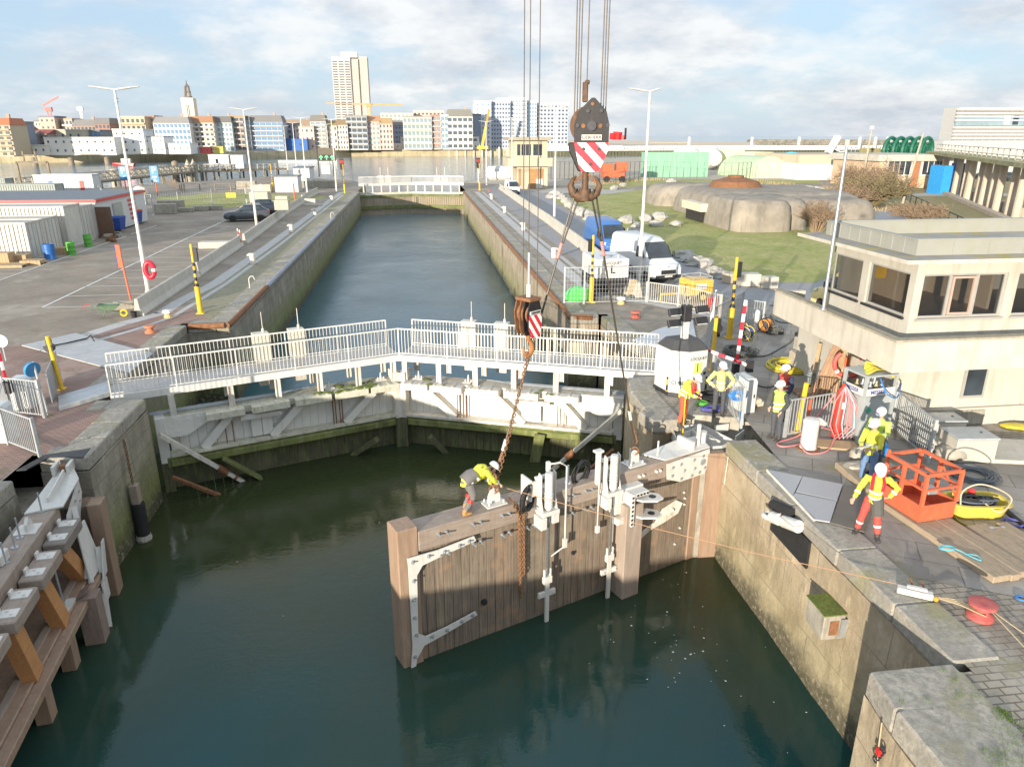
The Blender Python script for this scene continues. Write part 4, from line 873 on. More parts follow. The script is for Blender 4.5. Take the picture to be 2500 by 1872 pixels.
def win(name,axis,fix,u0,u1,z0,z1,mulls=(),t_=.06):
 mb=MB()
 def b_(a,b,c,d,y0=.06,y1=.14):
  if axis=='y':mb.bb(fix+y0,fix+y1,a,b,c,d)
  else:mb.bb(a,b,fix+y0,fix+y1,c,d)
 b_(u0,u1,z0,z0+t_);b_(u0,u1,z1-t_,z1);b_(u0,u0+t_,z0+t_,z1-t_);b_(u1-t_,u1,z0+t_,z1-t_)
 for m_ in mulls:b_(m_-.04,m_+.04,z0+t_,z1-t_,.05,.135)
 w=cb('window',mb,m_frame)
 mb=MB()
 if axis=='y':mb.bb(fix-.08,fix+.07,u0-.05,u1+.05,z0-.07,z0-.002)
 else:mb.bb(u0-.05,u1+.05,fix-.08,fix+.07,z0-.07,z0-.002)
 cb('sill',mb,m_dsteel if axis=='y' else m_frame,w)
 mb=MB()
 if axis=='y':mb.bb(fix+.09,fix+.105,u0+t_,u1-t_,z0+t_,z1-t_)
 else:mb.bb(u0+t_,u1-t_,fix+.09,fix+.105,z0+t_,z1-t_)
 cb('pane',mb,m_clear,w);return w
win('w','y',X0,*w1,zw0,zw1);win('w','y',X0,*w2,zw0,zw1)
a,b=f1;m1=a+(b-a)*.34;m2=a+(b-a)*.66
w=win('w','x',Y0,a,b,zw0,zw1,(m1,m2))
mb=MB()
for q in((m1+.06,m1+.12,zw0+.08,zw1-.08),(m2-.12,m2-.06,zw0+.08,zw1-.08)):mb.bb(q[0],q[1],Y0+.02,Y0+.08,q[2],q[3])
mb.bb(m1+.12,m2-.12,Y0+.02,Y0+.08,zw0+.08,zw0+.14);mb.bb(m1+.12,m2-.12,Y0+.02,Y0+.08,zw1-.14,zw1-.08);cb('casement',mb,mat('pink_brown_frame',(.50,.34,.28),.6,0,.1,3),w)
win('w','x',Y0,*f2_,zw0,zw1,(f2_[0]+2,))
q0,q1=PY(2358,920,Y0),PY(2396,950,Y0)
mb=MB();mb.bb(q0.x-.08,q1.x+.08,Y0-.05,Y0-.004,.85,1.98);w=cb('window',mb,m_frame);mb=MB();mb.bb(q0.x,q1.x,Y0-.056,Y0-.051,.93,1.9);cb('pane',mb,m_glass,w)
mb=MB();mb.bb(13.1,X1+1,17.9,23.9,5.003,5.11);cb('roof_slab',mb,[m_creamw])
mb=MB();mb.sheet([(13.12,17.92),(X1+1,17.92),(X1+1,23.88),(13.12,23.88)],5.114);cb('roof_covering',mb,m_mossroof)
mb=MB();mb.bb(13.8,13.95,18.6,23.3,5.118,5.55);mb.bb(13.95,X1+1,18.6,18.75,5.118,5.55);mb.bb(13.95,X1+1,23.15,23.3,5.118,5.55)
for k in range(1,9):
 mb.bb(13.78,13.8,18.6+k*.55,18.62+k*.55,5.13,5.55);mb.bb(13.8+k*1.1,13.82+k*1.1,18.58,18.6,5.13,5.55)
cb('roof_parapet',mb,m_lead)
mb=MB();mb.bb(13.77,13.98,18.57,23.33,5.553,5.585);mb.bb(13.98,X1+1,18.57,18.78,5.553,5.585);mb.bb(13.98,X1+1,23.12,23.33,5.553,5.585);cb('parapet_flashing',mb,m_lead)
mb=MB();c0=Vector((17.4,21.4,5.119));mb.sheet([(c0.x+.9*math.cos(a*.52)+.1*math.sin(a*3),c0.y+.35*math.sin(a*.52))for a in range(12)],5.119);cb('rain_puddle',mb,mat('puddle',(.10,.13,.2),.05,0,.05,1,bump=0))
q=P(2010,755,3.06);t_=thing('light_mast','slim grey mast with tilted white floodlight standing on the terrace parapet','light mast',(q.x,q.y,3.06));hm=3.9
hm=hat(2063,352,q.x,q.y)-3.06
mb=MB();mb.cyl((0,0,0),(0,0,hm),.055,.045,12);mb.cyl((0,0,0),(0,0,.03),.12,n=12);mb.build('pole',m_steel,t_,smooth=True)
mb=MB();mb.cyl((0,0,hm-.05),(0,0,hm+.12),.075,n=12);mb.build('cap',mat('cap_beige',(.5,.45,.36),.7),t_)
mb=MB();mb.tube([(0,0,hm-.2),(-.15,.05,hm-.22),(-.3,.1,hm-.15)],.02);mb.box((-.38,.12,hm-.02),(.12,.25,.55),ry=R(28));mb.build('floodlight',m_hin,t_,bevel=.02)
def post_fence(label,a,b,h,mt=m_hin,step=.12,posts=(True,True),r=.009,z0=.1,cat='fence',group='bar fence panels on the right quay',mesh=False,base=0):
 a=Vector((a[0],a[1],base));b=Vector((b[0],b[1],base));L=(b-a).length;d=(b-a).normalized();ang=math.atan2(d.y,d.x)
 t_=thing('fence_panel',label,cat,tuple(a),ang,group)
 mb=MB();mb.beam((0,0,h),(L,0,h),.035,.035);mb.beam((0,0,z0),(L,0,z0),.035,.035)
 n=max(2,int(L/step))
 for i in range(1,n):x=L*i/n;mb.bb(x-r,x+r,-r,r,z0,h)
 if mesh:
  k=int((h-z0)/.22)
  for j in range(1,k):z=z0+(h-z0)*j/k;mb.bb(0,L,-.004,.004,z-.004,z+.004)
 mb.build('bars',mt,t_)
 for i,x in enumerate((0,L)):
  if posts[i]:mb=MB();mb.bb(x-.04,x+.04,-.04,.04,0,h+.05);mb.build('post',mt,t_)
 return t_
m_galv=mat('galvanised_bars',(.46,.48,.48),.5,.3,.15,4)
post_fence('low white bar fence in front of the white van, left section',P(1578,737),P(1655,748),1.05,mat('cream_fence_paint',(.62,.58,.48),.5))
post_fence('low white bar fence in front of the yellow trailer, middle section',P(1655,748),P(1757,776),1.1,MC['cream_fence_paint'],posts=(False,True))
post_fence('grey bar fence running on right from the yellow trailer to the building',P(1757,776),P(1862,795),1.1,m_galv,posts=(False,True))
post_fence('tall thin mesh fence panel around the green machine',P(1377,742),P(1425,742),1.9,m_galv,.16,r=.005,mesh=True,group='mesh panels by the tank trailer')
post_fence('tall thin mesh fence panel in front of the lettered tank trailer',P(1425,742),P(1580,738),1.9,m_galv,.16,r=.005,mesh=True,group='mesh panels by the tank trailer')
post_fence('tall mesh gate panel standing behind the light tower',P(1722,880),P(1740,800),1.7,m_galv,.1,r=.006)
post_fence('tall mesh panel between the yellow post and the thick yellow mast',P(1740,835),P(1808,790),1.5,m_galv,.1,r=.006)
post_fence('galvanised bar gate behind the worker with hands on hips',P(1735,945),P(1808,1045),1.25,m_galv,.14,r=.006)
post_fence('galvanised bar fence between yellow post and gas cylinder, the front one',P(1915,1068),P(2040,1045),1.15,m_galv,.11)
post_fence('galvanised bar fence right of the gas rack',P(2175,1045),P(2265,1130),1.2,m_galv,.11)
post_fence('second galvanised bar fence against the cream wall behind the gas rack',P(2190,1000),P(2290,1010),1.1,m_galv,.11)
m_band=None
t=NT('yellow_black_bands');x,y,z=t.xyz()[:3];f=t.math('FRACT',t.math('DIVIDE',z,.36));m_band=t.fin(t.mix(t.math('GREATER_THAN',f,.5),(.75,.47,.03),(.02,.02,.03)),.5)
def mast(label,p,htop,sig=1,group='yellow signal masts beside the gates'):
 k=1.0;t_=thing('signal_mast',label,'signal mast',(p.x,p.y,0),0,group)
 mb=MB();mb.box((0,0,.02),(.36,.36,.04));mb.build('base_plate',m_yel,t_)
 mb=MB();mb.cyl((0,0,.03),(0,0,1.35),.125,n=16);mb.build('lower_tube',m_yel,t_,smooth=True)
 mb=MB();mb.lathe([(.125,1.35),(.12,1.4),(.07,1.5)],n=16);mb.build('reducer',m_blk,t_,smooth=True)
 mb=MB();mb.cyl((0,0,1.48),(0,0,2.6),.062,n=12);mb.build('banded_tube',m_band,t_,smooth=True)
 mb=MB();mb.cyl((0,0,2.6),(0,0,htop),.064,n=12);mb.build('upper_tube',m_yel,t_,smooth=True)
 mb=MB();mb.bb(sig*.14-.1,sig*.14+.1,-.05,.12,htop-.85,htop-.2);mb.bb(min(0,sig*.14),max(0,sig*.14),-.01,.01,htop-.7,htop-.66)
 for z in(htop-.35,htop-.6):mb.cyl((sig*.14,.12,z),(sig*.14,.2,z),.07,n=10)
 mb.build('signal_head',m_blk,t_,bevel=.01)
mast('yellow and black mast on the right quay beside the diving compressors',P(1780,825),3.5);mast('yellow and black mast at the end of the right chamber wall by the green machine',P(1443,738),3.5,-1)
mast('yellow and black banded mast on the left quay beside the concrete barrier',P(490,765),3.4)
mast('distant yellow mast at the far gate on the right side',P(1171,465),4.2,-1);mast('distant yellow mast at the far gate on the left side',P(842,472),4.2,-1)
mast('distant yellow mast left of the two white sheds',P(667,466),4.0,-1)
def ypost(label,p,h,lean=(0,0),lamp=1):
 t_=thing('lamp_post',label,'signal post',(p.x,p.y,0),0,'short yellow posts with black lamps')
 mb=MB();mb.cyl((0,0,0),(lean[0],lean[1],h),.07,n=12);mb.bb(-.12,.12,-.12,.12,0,.04);mb.build('post',m_yel,t_,smooth=False)
 if lamp:mb=MB();mb.cyl((lamp*.12,-.06,h*.78),(lamp*.12,.16,h*.78),.14,n=14);mb.bb(lamp*.12-.08,lamp*.12+.08,-.0,.1,h*.62,h*.95);mb.build('lamp',m_blk,t_)
 return t_
ypost('yellow post with round black lamp behind the light tower mast',P(1737,905),2.1,lamp=1);ypost('yellow post with black lamp at the left end of the left footbridge',P(151,950),1.9,(-.1,.0),-1)
ypost('plain thick yellow post beside the pair in vests',P(1946,1056),1.55,(.08,0),0)
def redwhite(name='red_white_bands',ax='z',w=.55):
 if name in MC:return MC[name]
 t=NT(name);o=t.xyz();f=t.math('FRACT',t.math('DIVIDE',o['XYZ'.index(ax.upper())],w));MC[name]=t.fin(t.mix(t.math('GREATER_THAN',f,.5),(.8,.79,.76),(.6,.03,.05)),.5);return MC[name]
def boom(label,p,q,group='red and white barrier booms'):
 t_=thing('barrier_boom',label,'barrier',tuple(p),0,group);d=Vector(q)-Vector(p)
 o=MB();o.beam((0,0,0),(0,0,d.length),.07,.09);b_=o.build('boom',redwhite(),t_);b_.rotation_mode='QUATERNION';b_.rotation_quaternion=d.to_track_quat('Z','Y')
 mb=MB();mb.bb(-.1,.1,-.1,.1,-.2,.2);mb.build('pivot',m_dsteel,t_)
q=P(1790,955);boom('upright red and white barrier boom behind the worker with hands on hips',Vector((q.x,q.y,.8)),Vector((q.x+.1,q.y,hat(1806,733,q.x,q.y))))
boom('slanting red and white barrier boom above the white barrier cabinet',PY(1830,893,q.y-.6),PY(1716,850,q.y+.5))
q=P(35,1010);boom('upright red and white barrier boom at the left edge of the picture',Vector((q.x,q.y,.9)),Vector((q.x-.1,q.y+.1,hat(8,780,q.x,q.y))))
def cabinet(label,p,dims,rz,mt,name='barrier_cabinet',cat='cabinet',group=None,chamfer=True):
 t_=thing(name,label,cat,(p.x,p.y,p.z),rz,group);w,d,h=dims
 mb=MB();mb.extr([(-w/2,-d/2,0),(w/2,-d/2,0),(w/2,-d/2,h*.9),(w/2-.06,-d/2,h),(-w/2+.06,-d/2,h),(-w/2,-d/2,h*.9)],(0,d,0));mb.build('housing',mt,t_,bevel=.02)
 mb=MB();mb.bb(-w/2+.05,w/2-.05,-d/2-.012,-d/2-.001,.12*h,.82*h);mb.build('door',mt,t_,bevel=.004)
 mb=MB();mb.bb(w/2-.13,w/2-.09,-d/2-.03,-d/2-.012,.45*h,.55*h);mb.build('handle',m_dsteel,t_);return t_
m_pale=mat('pale_grey_enamel',(.58,.60,.58),.45,0,.05,2,(.4,.4,.36),.2)
cabinet('white grey barrier cabinet draped with a blue rope',P(1812,1000),(.45,.7,1.15),R(10),m_pale)
cabinet('pale cabinet cut by the left edge of the picture behind the bar fence',P(12,1075),(.6,.5,1.15),0,m_pale);cabinet('second pale cabinet behind the bar fence at the left edge',P(65,995),(.55,.5,1.05),0,m_pale)
for i,(a,b,h,lb)in enumerate((((25,1010),(110,1020),1.2,'grey bar fence on left quay behind the blue round sign'),((22,1085),(98,1115),1.1,'grey bar fence on left quay nearest to the pale cabinet'),((25,1012),(12,1080),1.1,'short grey bar fence section beside the cut off pale cabinet'))):
 post_fence(lb,P(*a),P(*b),h,m_galv,.1,group='grey bar fences on the left quay')
q=P(118,1012);t_=thing('road_sign','round sign seen from its blue side on a grey post by the left fence','sign',(q.x,q.y,0));mb=MB();mb.cyl((0,0,0),(-.1,.0,1.75),.035,n=10);mb.build('post',m_galv,t_);mb=MB();mb.cyl((-.12,-.05,1.5),(-.2,.0,1.52),.24,n=24);mb.build('disc',mat('sign_blue',(.05,.25,.5),.4),t_)
q=P(15,880);t_=thing('road_sign','round grey sign back behind the left barrier boom','sign',(q.x,q.y,0));mb=MB();mb.cyl((0,0,0),(0,0,.8),.03,n=8);mb.build('post',m_galv,t_);mb=MB();mb.cyl((0,-.05,.8),(0,0,.8),.25,n=24);mb.build('disc',m_galv,t_)
mb=MB();q0,q1=P(128,985),P(150,925);t_=thing('side_panel','narrow steel plate railing at the foot of the left ramp','railing',tuple(P(140,975)));mb.beam(q0+Vector((0,0,.55)),q1+Vector((0,0,.55)),.03,1.05);mb.build('plate',m_steel,t_,world=True)
LT=thing('light_tower','white mobile light tower with four lamp heads and dark hood on the stone pier','light tower',(*P(1660,955)[:2],0),R(14));LT.scale=(1.05,1.05,1.1)
m_cab=mat('tower_cabinet_white',(.60,.60,.55),.4,0,.04,2,(.5,.46,.36),.2)
mb=MB();mb.prism([(-.62,-.25),(-.2,-.62),(.5,-.62),(.62,-.45),(.62,.6),(-.62,.6)],.12,1.45);mb.build('cabinet',m_cab,LT,bevel=.02)
mb=MB();mb.prism([(-.64,-.27),(-.21,-.64),(.52,-.64),(.64,-.46),(.64,.62),(-.64,.62)],.02,.12);mb.build('skid',m_dsteel,LT)
mb=MB();mb.add([(-.62,-.25,1.46),(-.2,-.62,1.46),(.5,-.62,1.46),(.62,-.45,1.46),(.62,.6,1.46),(-.62,.6,1.46),(-.42,-.1,1.72),(-.1,-.35,1.72),(.35,-.35,1.72),(.42,-.25,1.72),(.42,.4,1.72),(-.42,.4,1.72)],[(0,1,7,6),(1,2,8,7),(2,3,9,8),(3,4,10,9),(4,5,11,10),(5,0,6,11),(6,7,8,9,10,11)]);mb.build('hood',mat('dark_hood',(.06,.06,.06),.6),LT)
mb=MB();mb.bb(-.1,.42,-.633,-.622,.25,1.35);dr=mb.build('door',m_cab,LT,bevel=.003)
text_mesh('LOCQUET',.13,Matrix.Translation((.16,-.636,1.22))@Matrix.Rotation(R(90),4,'X')).build('lettering',m_dsteel,dr)
mb=MB();mb.bb(.02,.3,-.645,-.634,.75,1.1);mb.build('label_panel',mat('yellow_green',(.55,.65,.15),.5),dr)
mb=MB();mb.bb(.12,.15,-.65,-.646,.8,1.08);mb.build('logo',m_dsteel,dr)
mb=MB();mb.bb(.38,.46,-.65,-.634,.7,.78);mb.build('latch',m_dsteel,dr)
mat_l=Matrix.Translation((-.42,-.44,.45))@Matrix.Rotation(math.atan2(-.37,.42),4,'Z')@Matrix.Rotation(R(90),4,'X')
text_mesh('CUBE',.17,mat_l@Matrix.Translation((0,0,.004))).build('lettering',m_dsteel,LT)
for x,y in((-.21,-.655),(.55,-.60),(-.655,-.2)):
 mb=MB();mb.bb(x-.02,x+.02,y-.02,y+.02,.15,.6);mb.build('marker_strip',m_band,LT)
mb=MB();mb.bb(-.09,.09,-.09,.09,1.72,2.25);mb.build('mast',m_hin,LT);mb=MB();mb.bb(-.14,.14,-.12,.12,2.25,2.75);mb.build('mast_head',m_dsteel,LT,bevel=.01)
for sx_ in(-1,1):
 for z in(2.25,2.6):
  x=sx_*.5;mb=MB();mb.box((x,-.12,z),(.46,.1,.22),rx=R(-25));mb.tube([(sx_*.14,0,z+.05),(sx_*.3,0,z+.05)],.02);lh=mb.build('lamp_head',m_blk,LT,bevel=.01)
  mb=MB();mb.box((x,-.175,z-.026),(.38,.01,.15),rx=R(-25));mb.build('lens',mat('lamp_lens',(.75,.75,.68),.3),lh)
mb=MB();mb.cyl((0,0,2.75),(0,0,2.95),.015,n=6);mb.torus((0,0,3.0),.12,.015,16,5,T90);mb.build('lifting_ring',m_galv,LT)
def lamp(label,p,H_=10.55,arms=((-1,.0),(1,.0)),rz=0):
 t_=thing('street_lamp',label,'street lamp',(p.x,p.y,0),rz,'tall white street lamps on both quays')
 mb=MB();mb.cyl((0,0,0),(0,0,2.6),.12,n=12);mb.cyl((0,0,2.6),(0,0,H_),.095,.055,12);mb.bb(-.13,.13,-.13,.13,0,.06);mb.build('pole',mat('lamp_pole_white',(.66,.64,.58),.5,0,.06,2,(.4,.36,.3),.3),t_,smooth=True)
 mb=MB()
 for z in(H_-.45,H_-.6):mb.cyl((0,0,z),(0,0,z+.05),.1,n=12)
 mb.build('collar',m_galv,t_)
 for s_,tilt in arms:
  mb=MB();mb.tube([(0,0,H_),(s_*.15,0,H_+.02),(s_*.75,0,H_+.10),(s_*1.25,0,H_+.16)],[(.05,.04),(.07,.05),(.15,.05),(.05,.025)],8);mb.build('luminaire',MC['lamp_pole_white'],t_,smooth=True)
 return t_
lamp('tall double street lamp beside the red lifebuoy case on the left quay',P(362,712));lamp('tall double street lamp behind the dark parked car',P(627,555))
lamp('tall street lamp rising beside the white van',P(1560,690),10.6,((-1,0),(.45,0)));lamp('street lamp on the right quay just right of the lift ropes',P(1353,548),10.8)
lamp('distant street lamp near the small white van',P(1250,472),10.8);lamp('thin distant lamp by the far control house',P(1188,452),10.6);lamp('distant street lamp left of the far gate, right one',P(822,470),10.6);lamp('distant street lamp right of the white sheds',P(751,482),10.6)
lamp('distant street lamp behind the white sheds',P(727,440),10.6);lamp('thin distant street lamp above the timber jetty',P(703,415),10.6);lamp('distant street lamp nearest to the green navigation sign',P(807,430),10.6)
def jersey(label,a,b,group='concrete crash barriers',h=.85):
 a=Vector((a[0],a[1],0));b=Vector((b[0],b[1],0));L=(b-a).length;d=(b-a).normalized();t_=tag(None or MB().extr([(0,-.28,.0),(0,.28,.0),(0,.28,.1),(0,.13,.35),(0,.08,h),(0,-.08,h),(0,-.13,.35),(0,-.28,.1)],(L,0,0)).build('concrete_barrier',m_conc2,bevel=.02),label,'barrier',group)
 t_.location=a;t_.rotation_euler.z=math.atan2(d.y,d.x);return t_
jp=[P(338,772),P(462,690),P(588,600)];
jersey('concrete barrier on the left quay nearest to the camera, behind the striped mast',jp[0],P(480,676));jersey('concrete barrier on the left quay ending at the white reflector posts',P(482,674),P(588,600))
jersey('concrete barrier between the street lamp and the dark car',P(597,597),P(692,526));jersey('concrete barrier right of the dark car',P(693,525),P(745,492));jersey('short cross barrier beyond the white reflector',P(745,502),P(785,503));jersey('far concrete barrier beside the white sheds',P(738,492),P(775,472))
for i,(a,b)in enumerate((((1221,462),(1340,545)),((1341,546),(1440,622)),((1441,623),(1520,690)))):
 jersey(('far','middle','near')[i]+' concrete barrier along the right quay road',P(*a),P(*b))
for y0 in(-9,-3,3,9):jersey('concrete barrier on the left quay outside the picture',(-11.6,y0),(-11.6,y0+5.6),'concrete barriers outside the picture',.9)if False else None
mb=MB();mb.bb(-12.4,-11.9,-22,15.4,0,.85);tag(mb.build('shade_wall',m_conc2,bevel=.03),'unseen low wall added on the left quay beside the camera to shade the new gate','wall')  # added outside the view so its shadow falls on the hanging gate
def loft(rings,mb=None):
 mb=mb or MB();n=len(rings[0]);vs=[v for r in rings for v in r];fs=[]
 for i in range(len(rings)-1):
  for k in range(n):l=(k+1)%n;fs.append((i*n+k,i*n+l,(i+1)*n+l,(i+1)*n+k))
 fs.append(tuple(range(n-1,-1,-1)));fs.append(tuple((len(rings)-1)*n+k for k in range(n)))
 return mb.add(vs,fs)
def sect(y,wb,wt,z0,z1,r=.12,zm=None):
 zm=zm if zm is not None else z0+(z1-z0)*.55
 return[(-wb+.06,y,z0),(wb-.06,y,z0),(wb,y,z0+.08),(wb,y,zm),(wt,y,z1-r),(wt-r*.35,y,z1-r*.3),(wt-r,y,z1),(-wt+r,y,z1),(-wt+r*.35,y,z1-r*.3),(-wt,y,z1-r),(-wb,y,zm),(-wb,y,z0+.08)]
m_tyre=mat('tyre',(.025,.025,.025),.85,0,.2,8);m_rim=mat('alloy_rim',(.45,.45,.46),.35,.7,.1,5)
m_lampg=mat('headlight_glass',(.55,.57,.58),.1,.2,.1,20,bump=0);m_trim=mat('black_trim',(.03,.03,.03),.6);m_tail=mat('tail_light_red',(.45,.02,.02),.25)
def carglass():
 return glass('vehicle_glass',(.025,.035,.045),.05)
def wheels(t_,ys,w,r):
 for y in ys:
  for s in(-1,1):
   mb=MB();x0=s*(w-.2);x1=s*(w+.01)
   mb.lathe([(r*.62,0),(r*.97,.0),(r,.04),(r,.17),(r*.97,.21),(r*.62,.21)],(0,0,0),20,Matrix.Translation((x0,y,r))@Matrix.Rotation(R(90)*s,4,'Y'));wh=mb.build('wheel',m_tyre,t_,smooth=True)
   mb=MB();mb.cyl((s*(w-.08),y,r),(s*(w-.02),y,r),r*.63,n=18)
   for k in range(5):a=k*1.257;mb.beam((s*(w-.01),y,r),(s*(w-.01),y+math.cos(a)*r*.6,r+math.sin(a)*r*.6),.05,.02,(s,0,0))
   mb.build('rim',m_rim,wh)
def vehicle(label,p,rz,kind,paint,group=None,cat='van',scale=1):
 t_=thing('parked_van' if kind=='van' else 'parked_car',label,cat,(p[0],p[1],0),rz,group);g=carglass()
 if kind=='van':
  L,w,H_=5.4,1.0,2.5
  secs=[sect(0,.86,.84,.35,.95,.1),sect(.12,.97,.92,.3,1.08),sect(.9,1.0,.90,.28,1.32),sect(1.1,1.0,.90,.28,1.5,.14,1.2),sect(1.75,1.01,.84,.28,2.27,.2,1.3),sect(2.3,1.02,.86,.28,2.46,.2,1.4),sect(5.2,1.02,.88,.3,2.5,.16,1.4),sect(5.4,1.0,.86,.35,2.42,.16,1.4)]
  loft(secs).build('body',paint,t_,smooth=True)
  mb=MB();mb.extr([(-.82,.93,1.36),(.82,.93,1.36),(.74,1.69,2.22),(-.74,1.69,2.22)],(0,-.02,.012));mb.build('windscreen',g,t_)
  for s in(-1,1):
   mb=MB();mb.add([(s*1.018,1.25,1.38),(s*1.018,2.15,1.36),(s*.94,2.15,2.0),(s*.925,1.65,2.0)],[(0,1,2,3)]);mb.add([(s*1.0,1.25,1.38),(s*1.0,2.15,1.36),(s*.9,2.15,2.0),(s*.88,1.65,2.0)],[(3,2,1,0)]);mb.build('side_window',g,t_)
   mb=MB();mb.bb(s*1.03-.02,s*1.03+.02,2.4,5.1,.62,.74);mb.build('rub_strip',m_trim,t_)
   mb=MB();mb.extr([(s*.9,.02,.86),(s*.52,-.03,.9),(s*.6,.1,1.06),(s*.93,.5,1.16),(s*.985,.5,1.02)],(0,-.015,.02));mb.build('headlight',m_lampg,t_)
   mb=MB();mb.box((s*1.14,1.3,1.5),(.1,.16,.34));mb.bb(min(s*1.0,s*1.1),max(s*1.0,s*1.1),1.27,1.33,1.4,1.45);mb.build('mirror',m_trim,t_,bevel=.03)
  mb=MB();mb.bb(-.5,.5,-.03,.02,.55,.8);mb.bb(-.86,.86,-.04,.05,.3,.5);mb.build('grille',m_trim,t_,bevel=.01)
  mb=MB();mb.bb(-.26,.26,-.055,-.042,.38,.48);mb.build('number_plate',m_hin,t_)
  mb=MB();mb.cyl((0,.03,.98),(0,.0,.99),.06,n=12);mb.build('badge',m_steel,t_)
  wheels(t_,(.95,4.3),1.0,.34)
 else:
  L,w=4.5,.92
  secs=[sect(0,.7,.68,.38,.72,.1),sect(.15,.86,.8,.26,.88,.1),sect(.6,.91,.84,.22,.98,.1),sect(1.35,.92,.84,.22,1.06,.1),sect(3.9,.92,.84,.24,1.12,.1),sect(4.35,.88,.8,.28,1.1,.12),sect(4.5,.78,.74,.4,.98,.12)]
  loft(secs).build('body',paint,t_,smooth=True)
  cb_=[sect(1.2,.80,.76,.95,1.06,.04),sect(2.05,.80,.66,.95,1.56,.08),sect(2.5,.80,.66,.95,1.62,.08),sect(3.5,.80,.65,.95,1.60,.08),sect(4.3,.76,.66,.95,1.14,.06)]
  loft(cb_).build('glasshouse',g,t_,smooth=True)
  mb=MB();loft([sect(2.0,.68,.64,1.53,1.60,.03),sect(2.5,.69,.65,1.55,1.66,.05),sect(3.5,.69,.64,1.54,1.64,.05),sect(3.75,.66,.6,1.46,1.53,.03)],mb).build('roof',paint,t_,smooth=True)
  for s in(-1,1):
   for y in(2.6,3.55):mb=MB();mb.beam((s*.80,y,1.0),(s*.70,y,1.58),.07,.05,(0,1,0));mb.build('pillar',paint,t_)
   mb=MB();mb.beam((s*.66,2.3,1.68),(s*.66,3.6,1.67),.03,.03);mb.build('roof_rail',m_steel,t_)
   mb=MB();mb.box((s*.72,.05,.74),(.3,.08,.1));mb.build('headlight',m_lampg,t_);mb=MB();mb.box((s*.72,4.46,.98),(.26,.08,.12));mb.build('tail_light',m_tail,t_)
   mb=MB();mb.box((s*.98,1.55,1.1),(.14,.12,.12));mb.build('mirror',paint,t_,bevel=.02)
  mb=MB();mb.bb(-.45,.45,-.02,.02,.45,.68);mb.build('grille',m_trim,t_)
  wheels(t_,(.85,3.6),.92,.35)
 return t_
m_vw=mat('white_car_paint',(.64,.64,.63),.25,0,.02,1,bump=0);m_vb=mat('blue_car_paint',(.05,.16,.42),.25,.1,.04,1,bump=0);m_vg=mat('dark_grey_car_paint',(.09,.10,.11),.25,.4,.04,1,bump=0);m_vy=mat('pale_yellow_car_paint',(.72,.60,.27),.35,0,.04,1,bump=0)
q=P(1630,692);vehicle('large white panel van parked beside the tall street lamp',(q.x,q.y),R(14),'van',m_vw)
q=P(1525,640);vehicle('blue high roof van parked behind the large white van',(q.x-.1,q.y+1.2),R(4),'van',m_vb)
q=P(1257,475);vehicle('small distant white van on the road near the far control house',(q.x,q.y),R(4),'van',m_vw).scale=(.85,.8,.8)
q=P(548,541);vehicle('dark grey parked estate car seen from its side behind the barrier',(q.x,q.y),R(-78),'car',m_vg,cat='car')
q=P(562,528);vehicle('second dark car hidden behind the grey estate car',(q.x+.5,q.y+1.2),R(-78),'car',mat('navy_car_paint',(.04,.05,.08),.25,.3,.04,1,bump=0),cat='car')
q=P(1905,722);v=vehicle('pale yellow van standing behind the control building',(20.6,34.2),R(195),'van',m_vy);v.scale=(.95,.8,.9)
def B3(mb,c,d,rz=0):return mb.box(c,d,rz)
q=P(1490,722);t_=thing('tank_trailer','white lettered bunded tank on a dark steel frame behind the mesh fence','tank',(q.x,q.y+1.2,0),R(3))
mb=MB();mb.prism([(-.95,-1.2),(.95,-1.2),(.95,1.6),(-.95,1.6)],.95,2.0);mb.build('tank_body',m_vw,t_,bevel=.06)
mb=MB();mb.add([(-.95,-1.18,.95),(.95,-1.18,.95),(.95,1.55,.95),(-.95,1.55,.95),(-.75,-.9,.3),(.75,-.9,.3),(.75,1.2,.3),(-.75,1.2,.3)],[(0,1,5,4),(1,2,6,5),(2,3,7,6),(3,0,4,7),(4,5,6,7)]);mb.build('hopper',m_dsteel,t_)
for k in range(8):mb=MB();mb.bb(-.7+.2*k-.03,-.7+.2*k+.03,-1.02,-.96,.05,.95);mb.build('frame_bar',m_dsteel,t_)
for x in(-.9,.9):
 for y in(-1.1,1.5):mb=MB();mb.bb(x-.05,x+.05,y-.05,y+.05,0,.95);mb.build('leg',m_dsteel,t_)
mb=MB();mb.bb(-.7,.75,-1.215,-1.2,.98,1.95);pl_=mb.build('sign_panel',m_hin,t_)
RX=Matrix.Rotation(R(90),4,'X')
text_mesh('LOCQUET',.21,Matrix.Translation((.02,-1.22,1.78))@RX).build('lettering',m_dsteel,pl_);text_mesh('L',.6,Matrix.Translation((.02,-1.22,1.42))@RX).build('initial',m_dsteel,pl_);text_mesh('VERHUUR',.12,Matrix.Translation((.02,-1.22,1.08))@RX).build('small_lettering',m_dsteel,pl_)if False else None
mb=MB();mb.bb(-.35,.4,-.3,.2,2.0,2.03);mb.cyl((.5,-.6,2.0),(.5,-.6,2.12),.06,n=8);mb.build('lid',m_steel,t_)
q=P(1425,735);t_=thing('power_washer','bright green machine hood beside the foot of the striped mast','machine',(q.x-.2,q.y+.1,0),R(10))
mb=MB();loft([[(-.75,y*.38,.08),(-.2,y*.4,.08),(.5,y*.4,.08),(.55,y*.4,.6),(.1,y*.4,.75),(-.4,y*.38,.68),(-.72,y*.3,.4)]for y in(-1,-.8,.8,1)],mb).build('hood',mat('bright_green',(.10,.62,.12),.4),t_,smooth=True)
